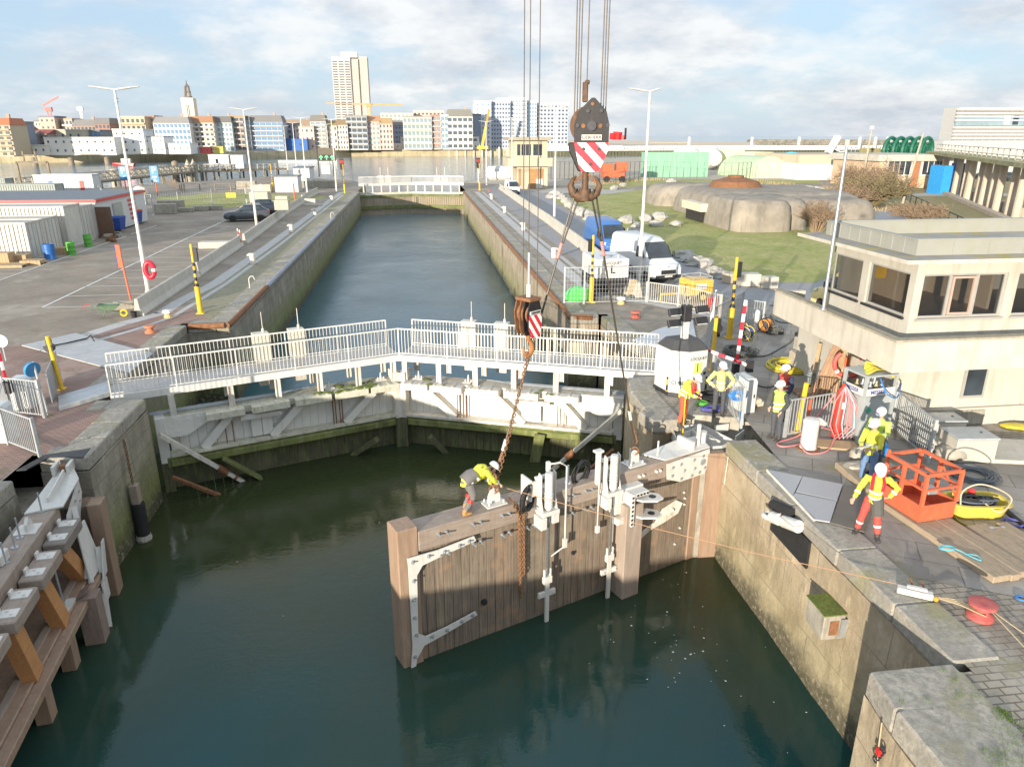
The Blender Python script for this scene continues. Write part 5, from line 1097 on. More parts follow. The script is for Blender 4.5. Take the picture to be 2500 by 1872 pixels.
mb=MB();mb.bb(.5,.85,-.25,.25,.15,.55);mb.cyl((.65,-.3,.15),(.65,.3,.15),.15,n=12);mb.build('engine',m_dsteel,t_)
q=P(1545,722);t_=thing('concrete_barrier','end of a concrete barrier draped with pale rope coils beside the street lamp','barrier',(q.x,q.y,0),R(100));mb=MB();mb.extr([(-.6,-.3,0),(-.6,.3,0),(-.6,.1,.85),(-.6,-.1,.85)],(1.6,0,0));mb.build('block',m_conc2,t_,bevel=.02)
mb=MB()
for k in range(9):x=-.45+k*.06;mb.tube([(x,.3,.1),(x+.02,.22,.4),(x,.12,.85),(x,0,.9),(x,-.12,.85),(x+.03*math.sin(k),-.24,.4),(x+.05,-.32,.12)],.018,5)
tag(mb.build('rope_bundle',m_rope,loc=(q.x,q.y,.0)),'pale rope bundle hung over the concrete barrier end','rope').rotation_euler.z=R(100)
q=P(1700,735);t_=thing('compressor_trailer','orange yellow compressor on one axle behind the bar fence','compressor',(q.x,q.y+.3,0),R(12));m_cy=mat('compressor_yellow',(.70,.42,.08),.45,0,.08,3,(.35,.22,.08),.3)
mb=MB();mb.prism([(-.6,-.6),(.75,-.6),(.75,.7),(-.6,.7)],.35,1.15);mb.build('canopy',m_cy,t_,bevel=.06)
mb=MB();mb.extr([(-.75,-.5,.35),(-.6,-.5,1.0),(-.6,-.5,.35)],(0,1.0,0));mb.build('nose',m_cy,t_)
mb=MB();mb.bb(-.35,.3,-.615,-.602,.7,.98);mb.build('label_panel',m_hin,t_)
for s in(-1,1):mb=MB();mb.cyl((.05,s*.62-.09,.28),(.05,s*.62+.09,.28),.28,n=18);w_=mb.build('wheel',m_tyre,t_,smooth=True);mb=MB();mb.cyl((.05,s*.63-.1,.28),(.05,s*.63+.1,.28),.15,n=12);mb.build('rim',m_cy,w_)
mb=MB();mb.beam((-.6,0,.42),(-2.0,.1,.42),.08,.08);mb.cyl((-2.0,.1,0),(-2.0,.1,.5),.03,n=8);mb.build('drawbar',m_cy,t_)
mb=MB()
for a,b in(((-.5,-.5),(.65,-.5)),((.65,-.5),(.65,.6)),((.65,.6),(-.5,.6)),((-.5,.6),(-.5,-.5))):mb.beam((*a,1.32),(*b,1.32),.03,.03);mb.beam((*a,1.15),(*a,1.32),.03,.03)
mb.build('top_rail',m_galv,t_)
q=P(1741,762);t_=tag((lambda m:(m.bb(-.18,.18,-.2,.2,0,.62),m.bb(-.2,.2,-.22,.22,.62,.68),m.build('fuel_box',m_red,bevel=.02))[2])(MB()),'small red box standing between the compressor and the fence post','box');t_.location=(q.x,q.y+.3,0)
def low_bollard(label,p,mt,s=1.0,group='small red mooring bollards'):
 mb=MB();mb.lathe([(.24,0),(.24,.06),(.15,.12),(.12,.18),(.15,.23),(.25,.27),(.25,.32),(.23,.33),(.08,.31),(.0,.31)],n=20);o=tag(mb.build('bollard',mt,smooth=True),label,'bollard',group);o.location=(p.x,p.y,0);o.scale=(s,)*3;return o
m_bred=mat('faded_red_bollard',(.50,.13,.09),.7,0,.2,6,(.3,.2,.15),.5)
low_bollard('small faded red bollard on the paving behind the right footbridge',P(1551,776),m_bred);low_bollard('small orange red bollard on the left brick paving',P(368,812),mat('orange_bollard',(.55,.20,.10),.7,0,.2,6))
low_bollard('distant small red bollard near the far gate on the right quay',P(1195,468),m_bred,.9);low_bollard('pinkish red capstan holding the winch wires at the lower right',P(2392,1505),mat('pink_red_capstan',(.48,.10,.09),.65,0,.3,5,(.3,.15,.1),.6),.95)
def white_cap(label,p):
 t_=thing('mooring_bollard',label,'bollard',(p.x,p.y,0),0,'white lobed mooring caps');mb=MB();mb.lathe([(.2,0),(.18,.12),(.14,.16)],n=14);mb.build('foot',mat('yellowed_paint',(.6,.42,.18),.7),t_);mb=MB();mb.lathe([(.12,.16),(.25,.26),(.22,.36),(.0,.4)],n=7);mb.build('cap',m_white,t_)
white_cap('white lobed cap bollard in front of the mesh fence',P(1516,742));white_cap('white lobed cap bollard at the bend of the pale strips on the left quay',P(411,775))
def bollard(label,p,s=1.0,rz=0,rusty=.5):
 t_=thing('mooring_bollard',label,'bollard',(p.x,p.y,0),rz,'white hooked mooring bollards along the quays')
 mb=MB();mb.lathe([(.22,0),(.19,.06),(.19,.62),(.2,.72),(.16,.78),(0,.8)],n=18);mb.tube([(0,0,.68),(.2,0,.7),(.36,0,.62)],[.12,.10,.06],10);mb.build('post',m_wrust if rusty>.3 else m_hin,t_,smooth=True);mb=MB();mb.lathe([(.28,0),(.28,.03)],n=18);mb.build('base',m_rust,t_);t_.scale=(s,)*3;return t_
bollard('big clean white bollard in the foreground with pink hoses around it',P(1972,1094),1.15,0,0)
for lb,p,rz in(('white bollard on the right quay just right of the slings',(1352,630),0),('white bollard on the right quay left of the lift ropes',(1278,563),180),('white bollard on the right quay beyond the ropes',(1232,520),180),('white bollard on the right quay nearest to the far control house',(1200,487),180),('white bollard with hook on the left quay opposite the striped mast',(618,645),180),('white bollard with hook on the left quay beside the dark car',(712,568),180),('white bollard on the left quay near the cross barrier',(770,526),180),('white bollard on the left quay close to the far gate',(811,492),180)):
 bollard(lb,P(*p),.95,R(rz))
mb=MB();q=P(610,704);mb.tube([q,q+Vector((0,0,.55)),q+Vector((.1,0,.68)),q+Vector((.25,0,.7)),q+Vector((.33,0,.5))],.03,8);tag(mb.build('ladder_hoop',m_hin,world=True,loc=tuple(q)),'small white ladder hoop on the left chamber edge','handrail')
mb=MB();q=P(808,535);mb.tube([q,q+Vector((0,0,.55)),q+Vector((.1,0,.68)),q+Vector((.25,0,.7)),q+Vector((.33,0,.5))],.03,8);tag(mb.build('ladder_hoop',m_hin,world=True,loc=tuple(q)),'farther small white ladder hoop on the left chamber edge','handrail')
def gcoil(label,px,py,r,n,rr,mt,seed,z=.02,name='hose_coil',sq=1,cat='hose'):
 p=P(px,py,z);rd=random.Random(seed);mb=MB()
 for i in range(n):
  rr_=rr*.72;rad=r*rd.uniform(.55,1.08);c=Vector((rd.uniform(-.14,.14)*r,rd.uniform(-.14,.14)*r,rr+rd.uniform(0,n*rr*.3)))
  M=Matrix.Rotation(rd.uniform(-.06,.06),4,'X')@Matrix.Rotation(rd.uniform(-.06,.06),4,'Y')@Matrix.Diagonal((1,sq,1,1));mb.torus(c,rad,rr_,26,5,M)
 o=tag(mb.build(name,mt,smooth=True),label,cat);o.location=p;return o
def squig(label,pts,rr,mt,z=.03,name='hose',wob=.0,seed=1,cat='hose',world=False):
 rd=random.Random(seed);P3=[(Vector(p)if len(p)==3 and world else(P(p[0],p[1],z if len(p)<3 else p[2])+Vector((rd.uniform(-wob,wob),rd.uniform(-wob,wob),0))))for p in pts]
 out=[]
 n=len(P3)
 for i in range(n-1):
  p0=P3[max(i-1,0)];p1=P3[i];p2=P3[i+1];p3=P3[min(i+2,n-1)]
  for k in range(6):
   t=k/6;out.append(.5*((2*p1)+(p2-p0)*t+(2*p0-5*p1+4*p2-p3)*t*t+(3*p1-p0-3*p2+p3)*t*t*t))
 out.append(P3[-1]);mb=MB();mb.tube(out,rr,6);return tag(mb.build(name,mt,world=True,loc=tuple(out[0]),smooth=True),label,cat)
m_hy=mat('yellow_hose',(.68,.56,.05),.5);m_hb=mat('blue_hose',(.05,.22,.55),.5);m_hp=mat('pink_hose',(.62,.22,.22),.5);m_hg=mat('grey_wire',(.13,.15,.17),.5,.3);m_multi=mat('black_yellow_umbilical',(.06,.07,.09),.6,0,.9,14,(.5,.42,.08),.7);m_purp=mat('violet_blue_rope',(.12,.12,.42),.6,0,.6,9)
gcoil('coil of dark and yellow diving umbilical behind the barrier boom',1806,862,.62,12,.03,m_multi,3);gcoil('big yellow hose coil on the setts left of the cream building',1930,897,.78,12,.03,m_hy,4)
gcoil('black cable coil lying behind the light tower worker',1735,972,.42,9,.03,m_rubber,5);gcoil('grey wire rope coil on the slabs right of the orange basket',2378,1163,.52,14,.018,m_hg,6,name='wire_coil',cat='wire');gcoil('bundle of multicoloured blue ropes at the feet of the worker with hands on hips',1740,1000,.38,10,.022,m_purp,7,name='rope_coil',sq=.6,cat='rope')
gcoil('green and yellow strap bundle beside the blue ropes',1715,988,.16,6,.03,m_green,17,name='strap',cat='strap')
squig('dark umbilical snaking over the setts from the coil towards the compressors',[(1832,870),(1870,868),(1905,850),(1935,830),(1955,795),(1900,785),(1880,770)],.025,m_multi,name='umbilical')
squig('thin black cable from the cabinet across the setts',[(1835,918),(1850,940),(1880,945),(1900,935)],.018,m_rubber,name='cable',cat='cable')
squig('blue cable hanging into the anchor pit',[(1806,1005,.6),(1808,1040,.0),(1815,1062,-.5),(1826,1065,-.8)],.02,m_hb)
gcoil('round blue rope bundle over the side of the white cabinet',1800,965,.26,12,.02,m_hb,8,z=.75,name='rope_bundle',sq=.5,cat='rope').rotation_euler.x=R(75)
def reel(label,px,py,c1,c2,s=1.0):
 p=P(px,py);t_=thing('air_reel',label,'hose reel',(p.x,p.y,0),R(30));mb=MB()
 for k in range(5):mb.torus((-.12+.06*k,0,.35),.24,.035,20,6,Matrix.Rotation(R(90),4,'Y'))
 mb.build('hose_winding',c1,t_,smooth=True)
 for x in(-.17,.17):mb=MB();mb.torus((x,0,.35),.3,.02,20,5,Matrix.Rotation(R(90),4,'Y'));mb.beam((x,-.3,.0),(x,0,.35),.03,.03);mb.beam((x,.3,.0),(x,0,.35),.03,.03);mb.build('flange',c2,t_)
 mb=MB();mb.tube([(-.17,0,.35),(-.17,.2,.75),(.17,.2,.75),(.17,0,.35)],.02);mb.build('handle',c2,t_);t_.scale=(s,)*3
 return t_
reel('blue hose reel in front of the yellow mast',1822,830,mat('deep_blue_hose',(.03,.06,.3),.5),m_hy,.9);reel('orange and black hose reel with white tank near the terrace end',1868,812,mat('orange_hose',(.75,.28,.03),.5),m_rubber,1.0)
q=P(1858,805);t_=tag((lambda m:(m.cyl((0,0,0),(0,0,.75),.11,n=12),m.ball((0,0,.75),.11,12,6),m.build('air_tank',m_hin,smooth=True))[2])(MB()),'white air tank standing behind the orange hose reel','tank');t_.location=(q.x-.1,q.y+.3,0)
q=P(1880,815);t_=tag((lambda m:(m.bb(-.35,.35,-.2,.2,0,.3),m.bb(-.3,.1,-.15,.15,.3,.42),m.build('pump',m_multi,bevel=.03))[2])(MB()),'small black and yellow pump beside the orange reel','pump');t_.location=(q.x+.2,q.y,0)
q=P(1966,820);t_=tag((lambda m:(m.bb(-.45,.45,-.12,.12,0,.16),m.build('rubber_block',m_rubber,bevel=.02))[1])(MB()),'flat black rubber block under the end of the terrace','block');t_.location=(q.x,q.y,0)
def block(label,px,py,d,rz,z=0,mt=None,name='stone_block',group='stone and concrete blocks by the cream wall',cat='block',bev=.04):
 p=P(px,py,z);mb=MB();mb.bb(-d[0]/2,d[0]/2,-d[1]/2,d[1]/2,0,d[2]);o=tag(mb.build(name,mt or m_conc,bevel=bev),label,cat,group);o.location=(p.x,p.y,z);o.rotation_euler.z=rz;return o
block('rough tan block under the grey one beside the cream wall',1962,893,(1.0,.6,.55),R(-8),mt=mat('tan_sandstone',(.50,.42,.31),.9,0,.15,4));q=P(1962,893);o=block('grey concrete block on top of the tan one beside the cream wall',1966,893,(.85,.5,.5),R(5),mt=m_conc);o.location=(q.x+.15,q.y+.25,.56)
block('two stacked flat stones, upper one, beside the barrier cabinet',1838,985,(.5,.3,.18),R(5),.2,mt=MC['tan_sandstone'],cat='stone',group=None);block('flat pale stone under the upper one beside the barrier cabinet',1838,990,(.62,.34,.2),R(5),.0,mt=m_conc2,cat='stone',group=None);block('upright pale stone left of the two stacked flat stones',1815,990,(.3,.3,.35),R(5),.0,mt=m_conc2,cat='stone',group=None)
t_=thing('timber_trestle','stack of reddish wooden boards leaning against the cream wall','boards',tuple(P(2010,975)))
b0=P(1985,965);b1=P(2045,985)
for k in range(6):
 a=b0.lerp(b1,k/5);mb=MB();top=Vector((13.72,a.y+.2+.1*k,1.75-.05*(k%2)));mb.beam(a+Vector((0,0,.05)),top,.2,.05,(0,1,0));mb.build('board',m_ply if k%2 else mat('red_brown_board',(.42,.25,.17),.8,0,.15,3),t_,world=True)
mb=MB();mb.beam(b0+Vector((-.2,-.1,.02)),b0+Vector((.6,1.0,1.5)),.12,.1);mb.beam(b1+Vector((-.25,-.1,.05)),b1+Vector((.3,.2,1.6)),.14,.12);mb.build('prop',m_ply,t_,world=True)
mb=MB();mb.bb(b0.x-.6,b0.x+.4,b0.y-.4,b0.y+.5,.01,.12);tag(mb.build('timber_pile',mat('brown_planks',(.26,.17,.11),.85,0,.3,5),bevel=.01),'low pile of dark brown planks under the leaning boards','planks')
def buoy(label,c,M,r=.3,holder=None,a0=0,a1=2*math.pi):
 t_=thing('lifebuoy',label,'lifebuoy',tuple(c));mb=MB();mb.torus((0,0,0),r,.075,28,10,M,a0,a1);mb.build('ring',mat('buoy_red',(.60,.10,.08),.5,0,.1,4),t_,smooth=True)
 for k in range(3):
  a=R(-40-50*k);v=M@Vector((r*math.cos(a),r*math.sin(a),0));mb=MB();mb.torus((0,0,0),r,.08,4,10,M,a-.12,a+.12);mb.build('reflective_band',m_hin,t_)
 return t_
c=PXs(2072,888,X0-.3);buoy('red lifebuoy with white bands hanging below the terrace',c,Matrix.Rotation(R(90),4,'X')@Matrix.Identity(4)if False else Matrix.Rotation(R(-20),4,'Z')@Matrix.Rotation(R(90),4,'X'),.42,a0=R(-230),a1=R(50))
mb=MB();mb.bb(c.x-.08,c.x+.06,c.y+.05,c.y+.12,.2,c.z+.2);tag(mb.build('wooden_post',m_orng,bevel=.01),'weathered orange post behind the hanging lifebuoy','post')
q=P(2108,1072);GR=thing('gas_cylinder_rack','grey steel gas cylinder rack with lettered plates and a yellow sling on top','rack',(q.x+.1,q.y+.3,0),R(8));m_gr=mat('rack_grey',(.40,.43,.42),.5,.2,.08,3)
for x in(-.5,.5):
 for y in(-.42,.42):mb=MB();mb.bb(x-.04,x+.04,y-.04,y+.04,0,1.95);mb.build('corner_post',m_gr,GR)
mb=MB();mb.bb(-.54,.54,-.46,.46,1.95,2.0);mb.build('roof',m_gr,GR)
mb=MB();mb.bb(-.5,.5,-.40,-.36,.05,1.35);mb.bb(-.5,.5,.36,.4,.05,1.35);mb.bb(-.48,-.45,-.36,.36,.05,1.35);mb.bb(.45,.48,-.36,.36,.05,1.35);mb.build('side_panel',m_gr,GR)
mb=MB();mb.bb(-.46,.46,-.475,-.46,1.4,1.62);pl_=mb.build('name_plate',m_hin,GR);text_mesh('MESSER',.15,Matrix.Translation((-.1,-.48,1.51))@RX).build('lettering',mat('navy',(.05,.08,.3),.5),pl_)
mb=MB();mb.bb(-.556,-.542,-.4,.36,1.4,1.62);pl_=mb.build('name_plate',m_hin,GR);text_mesh('MESSER',.15,Matrix.Translation((-.56,0,1.51))@Matrix.Rotation(R(-90),4,'Z')@RX).build('lettering',MC['navy'],pl_)
for k,x in enumerate((-.3,-.1,.1,.3)):
 for y in(-.15,.15):mb=MB();mb.lathe([(.085,.08),(.085,1.45),(.06,1.58),(.03,1.62),(.03,1.72),(0,1.73)],(x,y,0),12);mb.build('gas_cylinder',m_steel if k%2 else mat('brass_cylinder',(.4,.33,.18),.5),GR,smooth=True)
mb=MB();mb.box((-.25,-.41,.95),(.13,.02,.13),ry=R(45));mb.build('diamond_label',mat('label_green',(.02,.4,.22),.5),GR);mb=MB();mb.bb(.1,.22,-.415,-.40,.85,1.05);mb.build('label_panel',m_hin,GR)
mb=MB();rd=random.Random(5)
for k in range(4):mb.tube([(-.4+.1*k,-.3+.15*k,2.03),(-.1,-.2+.12*k,2.08+.03*k),(.25,-.1+.1*k,2.04),(.5,-.3+.1*k,2.05),(.56,-.45+.05*k,1.85)],[(.07,.02)]*5,6)
tag(mb.build('lifting_sling',m_hy,loc=GR.location,smooth=True),'yellow lifting slings heaped on the gas rack roof','sling').rotation_euler.z=R(8)
squig('blue hose looping from the top right of the gas rack',[(2150,925,1.9),(2165,960,1.6),(2190,970,1.3),(2200,935,1.5),(2195,960,1.9)],.02,m_hb)
t_=thing('plastic_crate','large black plastic tub lying tilted behind the gas rack','tub',(*P(2150,985)[:2],0));mb=MB();q=P(2150,985);mb.box((.25,.8,1.2),(1.5,.7,.6),R(-12),R(-30));mb.build('shell',m_rubber,t_,bevel=.06);mb=MB();mb.bb(-.3,.8,.6,1.1,0,.9);mb.build('stand',m_dsteel,t_)
q=P(2040,1068);t_=thing('red_gas_cylinder','tall red gas cylinder with pink hoses in front of the gas rack','gas cylinder',(q.x,q.y,0));mb=MB();mb.lathe([(.15,.05),(.15,1.35),(.12,1.48),(.05,1.55),(.05,1.65),(0,1.66)],n=18);mb.build('bottle',mat('cylinder_red',(.62,.05,.03),.4),t_,smooth=True);mb=MB();mb.bb(-.06,.06,-.157,-.148,.95,1.15);mb.build('label_panel',m_hin,t_)
q=Vector((q.x,q.y,0));rd=random.Random(3)
for k,(mt_,nm)in enumerate(((m_hp,'pink'),(m_hp,'pink'),(mat('pale_blue_hose',(.4,.55,.65),.5),'pale blue'),(m_hp,'pink'),(m_steel,'grey'))):
 o=Vector((.22+.04*k,-.1,0));mb=MB();mb.tube([q+Vector((-.02,-.1,1.6)),q+Vector((-.28+.16*k,-.15,1.2)),q+Vector((-.38+.18*k,-.22,.5)),q+Vector((-.2+.12*k,-.3,.1)),q+Vector((.1+.12*k,-.28,.4)),q+Vector((.14+.07*k,-.2,1.1)),q+Vector((0,-.1,1.62))],.02,6);tag(mb.build('hose_loop',mt_,world=True,loc=tuple(q),smooth=True),'one of the %s hose loops hanging on the red gas cylinder'%nm,'hose','hose loops on the red cylinder')
squig('pink hose running from the red cylinder round the white bollard to the left',[(2040,960,1.2),(2000,1010,.6),(1955,1060,.1),(1900,1080),(1910,1090),(1950,1085),(1995,1070)],.022,m_hp);squig('second pink hose looped round the foot of the white bollard',[(2030,1050),(1985,1040,.3),(1955,1070,.2),(1970,1105),(2020,1100),(2040,1060,.2)],.022,m_hp)
mb=MB();q2=P(2045,1088);mb.bb(-.6,.5,-.3,.3,0,.05);o=tag(mb.build('plywood_sheet',m_ply),'yellowish plywood sheet under the red gas cylinder','board');o.location=(q2.x,q2.y,0);o.rotation_euler.z=R(-20)
t_=tag((lambda m:(m.lathe([(.12,0),(.15,.32),(.15,.34)],n=16),m.ball((0,0,.38),.13,10,5,(1,1,.5)),m.build('bucket',mat('glass_green_bucket',(.25,.28,.25),.4),smooth=True))[2])(MB()),'grey bucket with a dark green net on a stand behind the vest pair','bucket');q=P(1975,960);t_.location=(q.x,q.y,.35)
mb=MB();mb.bb(q.x-.15,q.x+.15,q.y-.15,q.y+.15,0,.34);tag(mb.build('stand',m_dsteel),'small dark stand under the grey bucket','stand')
mb=MB();q=P(1967,1060);mb.bb(q.x-.03,q.x+.03,q.y-.03,q.y+.03,0,1.1);tag(mb.build('wooden_stake',m_orng),'thin orange stake in the galvanised fence','stake')
m_box=mat('galvanised_box',(.55,.52,.44),.45,.2,.06,2)
def sbox(label,px,py,d,rz):
 p=P(px,py);t_=thing('equipment_box',label,'box',(p.x,p.y,0),rz,'steel boxes by the cream wall');w,l,h=d
 mb=MB();mb.bb(-w/2,w/2,-l/2,l/2,.02,h);mb.build('body',m_box,t_,bevel=.015);mb=MB();mb.bb(-w/2-.02,w/2+.02,-l/2-.02,l/2+.02,h+.002,h+.06);mb.build('lid',m_galv,t_,bevel=.01);mb=MB();mb.bb(w/4,w/4+.06,-.02,.02,h+.06,h+.075);mb.build('lock',m_blk,t_)
sbox('steel box standing nearer to the fence, the left one of two',2290,1070,(1.05,.65,.62),R(-6));sbox('steel box in full sun with dark lid, the right one of two',2355,1115,(1.1,.8,.66),R(-6))
block('long low concrete block lying against the cream wall',2330,1035,(1.7,.3,.5),0,mt=m_conc,cat='block')
block('large flat grey slab on the ground right of the steel boxes',2445,1105,(2.2,1.6,.12),R(-14),mt=m_conc2,group=None,cat='slab')
m_sack=mat('pale_sack_plastic',(.36,.325,.26),.6,0,.15,5,bump=.6)
def sack(label,px,py,d,rz,seed):
 p=P(px,py);mb=MB();n,m_=16,8
 for i in range(m_+1):
  for k in range(n):
   a=2*math.pi*k/n;t=math.pi*i/m_;r_=math.sin(t)**.5;v=Vector((math.cos(a)*r_,math.sin(a)*r_,-math.cos(t)*.9));e=1+.22*mnoise.noise(v*2.3+Vector((seed,0,0)));mb.v.append(Vector((v.x*d[0]*e,v.y*d[1]*e,d[2]*(1+v.z)*e)))
 for i in range(m_):
  for k in range(n):l=(k+1)%n;mb.f.append((i*n+k,i*n+l,(i+1)*n+l,(i+1)*n+k));mb.m.append(0)
 o=tag(mb.build('filled_sack',m_sack,smooth=True),label,'sack','pale sacks along the fence');o.location=(p.x,p.y,0);o.rotation_euler.z=rz
sack('pale filled sack lying under the galvanised fence',2282,1098,(.5,.3,.2),R(-35),1);sack('pale sack wrapped in clear foil, the front one',2320,1122,(.42,.3,.2),R(-10),2);sack('flat grey plastic sheet bundle beside the front sack',2262,1085,(.45,.22,.1),R(-40),3)
sack('pale padded sack behind the man in jeans',2092,1150,(.42,.24,.13),R(10),4);sack('pale sack at the feet of the man in jeans',2095,1125,(.34,.22,.2),R(30),5);sack('crumpled pale sack between the blue tank and the orange basket',2160,1160,(.35,.25,.15),R(-30),6)
t_=tag((lambda m:(m.ball((0,0,.24),.24,16,10,(.85,.85,1.05)),m.build('blue_tank',mat('bright_blue_plastic',(.02,.25,.62),.3),smooth=True))[1])(MB()),'bright blue rounded plastic tank behind the man in jeans','tank');q=P(2145,1125);t_.location=(q.x,q.y,.1)
sack('yellow rag heap at the foot of the cream wall on the right edge',2485,1045,(.5,.25,.06),R(-20),7);COL.objects[-1]['category']='rags';COL.objects[-1].data.materials[0]=m_hy
Q=[P(2170,1245),P(2240,1290),P(2318,1275),P(2235,1200)]
b0=P(2238,1290,.0);MBk=thing('man_basket','orange red steel man riding basket standing on timber planks','basket',(b0.x,b0.y,.16));
ex=Vector((math.cos(R(8)),math.sin(R(8)),0));ey=Vector((-math.sin(R(8)),math.cos(R(8)),0));W_,D_,Hb=.95,1.15,1.15
def bp(x,y,z):v=ex*x+ey*y;return Vector((v.x,v.y,z))
mb=MB()
for a,b in(((0,0),(W_,0)),((W_,0),(W_,D_)),((W_,D_),(0,D_)),((0,D_),(0,0))):mb.beam(bp(*a,.2),bp(*b,.2),.02,.4)
mb.extr([bp(0,0,0),bp(W_,0,0),bp(W_,D_,0),bp(0,D_,0)],(0,0,.02));mb.build('tub',m_orng,MBk)
mb=MB()
for z in(.78,Hb):
 for a,b in(((0,0),(W_,0)),((W_,0),(W_,D_)),((W_,D_),(0,D_)),((0,D_),(0,0))):mb.beam(bp(*a,z),bp(*b,z),.05 if z<1 else .07,.05 if z<1 else .07,ext=.04)
mb.build('rails',m_orng,MBk)
for x,y in((0,0),(W_,0),(W_,D_),(0,D_),(0,D_*.55),(W_,D_*.5)):mb=MB();mb.beam(bp(x,y,.4),bp(x,y,Hb),.07,.07);mb.build('upright',m_orng,MBk)
mb=MB();mb.beam(bp(W_,0,.45),bp(W_,D_*.5,1.1),.03,.03);mb.beam(bp(0,D_,Hb),bp(0,D_,Hb+.12),.06,.06);mb.build('brace',m_orng,MBk)
mb=MB();mb.bb(-.12,.12,-.12,.12,0,.14);o=mb.build('control_box',m_steel,MBk,bevel=.01);o.location=bp(W_*.55,D_*.3,.5)
m_tim=mat('weathered_timber',(.36,.28,.19),.85,0,.22,2.2,(.20,.15,.10),.5,.35,(1,9,9))
def beamset(label,a,b,n,w,h,z=0,name='timber_mat',mt=None,jit=.25,group=None):
 a=Vector((a[0],a[1],z));b=Vector((b[0],b[1],z));d=(b-a);L=d.length;rd=random.Random(n);t_=thing(name,label,'timber',tuple(a),math.atan2(d.y,d.x),group)
 for k in range(n):
  mb=MB();x1=L-rd.uniform(0,jit);mb.bb(rd.uniform(0,jit)*.4,x1,k*w+.006,(k+1)*w-.006,0,h-rd.uniform(0,.01));mb.build('beam',mt or m_tim,t_,bevel=.015)
 return t_
beamset('timber planks side by side under the orange basket with a blue rope on them',P(2432,1430)[:2],P(2130,1225)[:2],5,-.2,.15);beamset('single thick timber beam beside the checker plates, under the jeans wearer',P(2145,1235)[:2],P(2035,1140)[:2],2,-.2,.17,jit=.05)
beamset('weathered timber planks cut by the right edge of the picture',P(2520,1405)[:2],P(2350,1290)[:2],4,-.26,.12)
q=P(2388,1262);TB=thing('plastic_tub','yellow plastic tub full of dark cables beside the orange basket','tub',(q.x,q.y+.15,0),R(-8))
def rring(a,b,z,n=20,e=.55):return[(a*abs(math.cos(t))**e*(1 if math.cos(t)>0 else-1),b*abs(math.sin(t))**e*(1 if math.sin(t)>0 else-1),z)for t in[2*math.pi*k/n+.01 for k in range(n)]]
mb=MB();loft([rring(.55,.28,0),rring(.66,.38,.36),rring(.7,.42,.36),rring(.7,.42,.39),rring(.62,.34,.39),rring(.52,.25,.08)],mb);mb.build('shell',mat('tub_yellow',(.62,.47,.07),.55,0,.12,4,(.42,.34,.16),.55),TB,smooth=True)
for k,(mt_,r_)in enumerate(((m_rubber,.3),(MC['violet_blue_rope'],.25),(m_rubber,.22),(m_hg,.3),(m_rubber,.18))):
 rd=random.Random(k);mb=MB()
 for i in range(4):mb.torus((rd.uniform(-.25,.25),rd.uniform(-.08,.08),.28+.04*k),r_*rd.uniform(.7,1),.02,18,5,Matrix.Rotation(rd.uniform(-.3,.3),4,'X')@Matrix.Diagonal((1.2,.7,1,1)))
 o=tag(mb.build('cable_coil',mt_,smooth=True),'one of the dark cable coils inside the yellow tub','cable','cables in the yellow tub');o.location=TB.location;o.rotation_euler.z=R(-8)
squig('stiff pale hose arching over the yellow tub',[(2345,1235,.35),(2350,1200,.7),(2390,1182,.9),(2440,1195,.8),(2470,1220,.5),(2440,1250,.35),(2400,1225,.4)],.018,mat('pale_hose',(.55,.46,.32),.5))
mb=MB();q=P(2372,1200,.45);mb.ball(q,.09,8,5);tag(mb.build('plug_socket',m_red,world=True,loc=tuple(q)),'small red plug on the cables in the yellow tub','plug')
squig('yellow striped hose lying round the foot of the yellow tub',[(2322,1250),(2345,1275),(2400,1295),(2460,1300),(2510,1302)],.03,mat('black_yellow_hose',(.30,.27,.06),.5));squig('thick black hose with couplings at the right edge',[(2450,1240),(2475,1262),(2510,1290)],.06,m_rubber)
q=P(2432,1297);mb=MB();mb.cyl((-.16,0,.06),(.16,0,.05),.06,n=12);mb.cyl((-.2,0,.06),(-.12,0,.06),.075,n=12);mb.cyl((.1,0,.05),(.18,0,.05),.075,n=12);mb.bb(-.03,.03,-.12,.12,.03,.06);o=tag(mb.build('hose_coupling',m_steel,smooth=False),'metal hose coupling on the yellow striped hose','coupling');o.location=q
gcoil('violet blue rope loop at the right edge near the black hose',2475,1278,.2,4,.018,MC['violet_blue_rope'],9,name='rope_coil',cat='rope')
gcoil('light blue rope figure lying on the timber planks',2312,1340,.14,5,.013,mat('light_blue_rope',(.12,.48,.58),.6),10,z=.17,name='rope',sq=.6,cat='rope');squig('light blue rope tail with loop on the timber planks',[(2320,1335,.17),(2345,1345,.17),(2370,1358,.17),(2395,1368,.17),(2385,1356,.17),(2355,1352,.17)],.012,MC['light_blue_rope'],name='rope',cat='rope')
gcoil('small bright blue rope end at the right edge above the capstan',2492,1462,.12,4,.014,m_hb,12,name='rope',cat='rope')
a=P(2190,1436,.1);b=P(2278,1456,.1);WN=thing('hand_winch','white cable puller lying on the stone edge with rusty wires behind it','winch',(a.x,a.y,0));d=(b-a).normalized()
mb=MB();mb.beam(a,b,.16,.12);mb.beam(a+d*.15+Vector((0,0,.1)),a+d*.5+Vector((0,0,.1)),.1,.05);mb.build('housing',m_hin,WN,world=True,bevel=.015);mb=MB();mb.beam(a+d*.3,a+d*.3+Vector((.05,.25,.15)),.02,.03);mb.beam(b-d*.1,b-d*.1+Vector((.05,.25,.12)),.02,.03);mb.build('lever',m_rust,WN,world=True);mb=MB();mb.ball(b+Vector((0,-.08,0)),.05,8,5);mb.build('knob',mat('orange_knob',(.7,.3,.03),.5),WN,world=True)
cp=P(2392,1512)+Vector((0,0,.15))
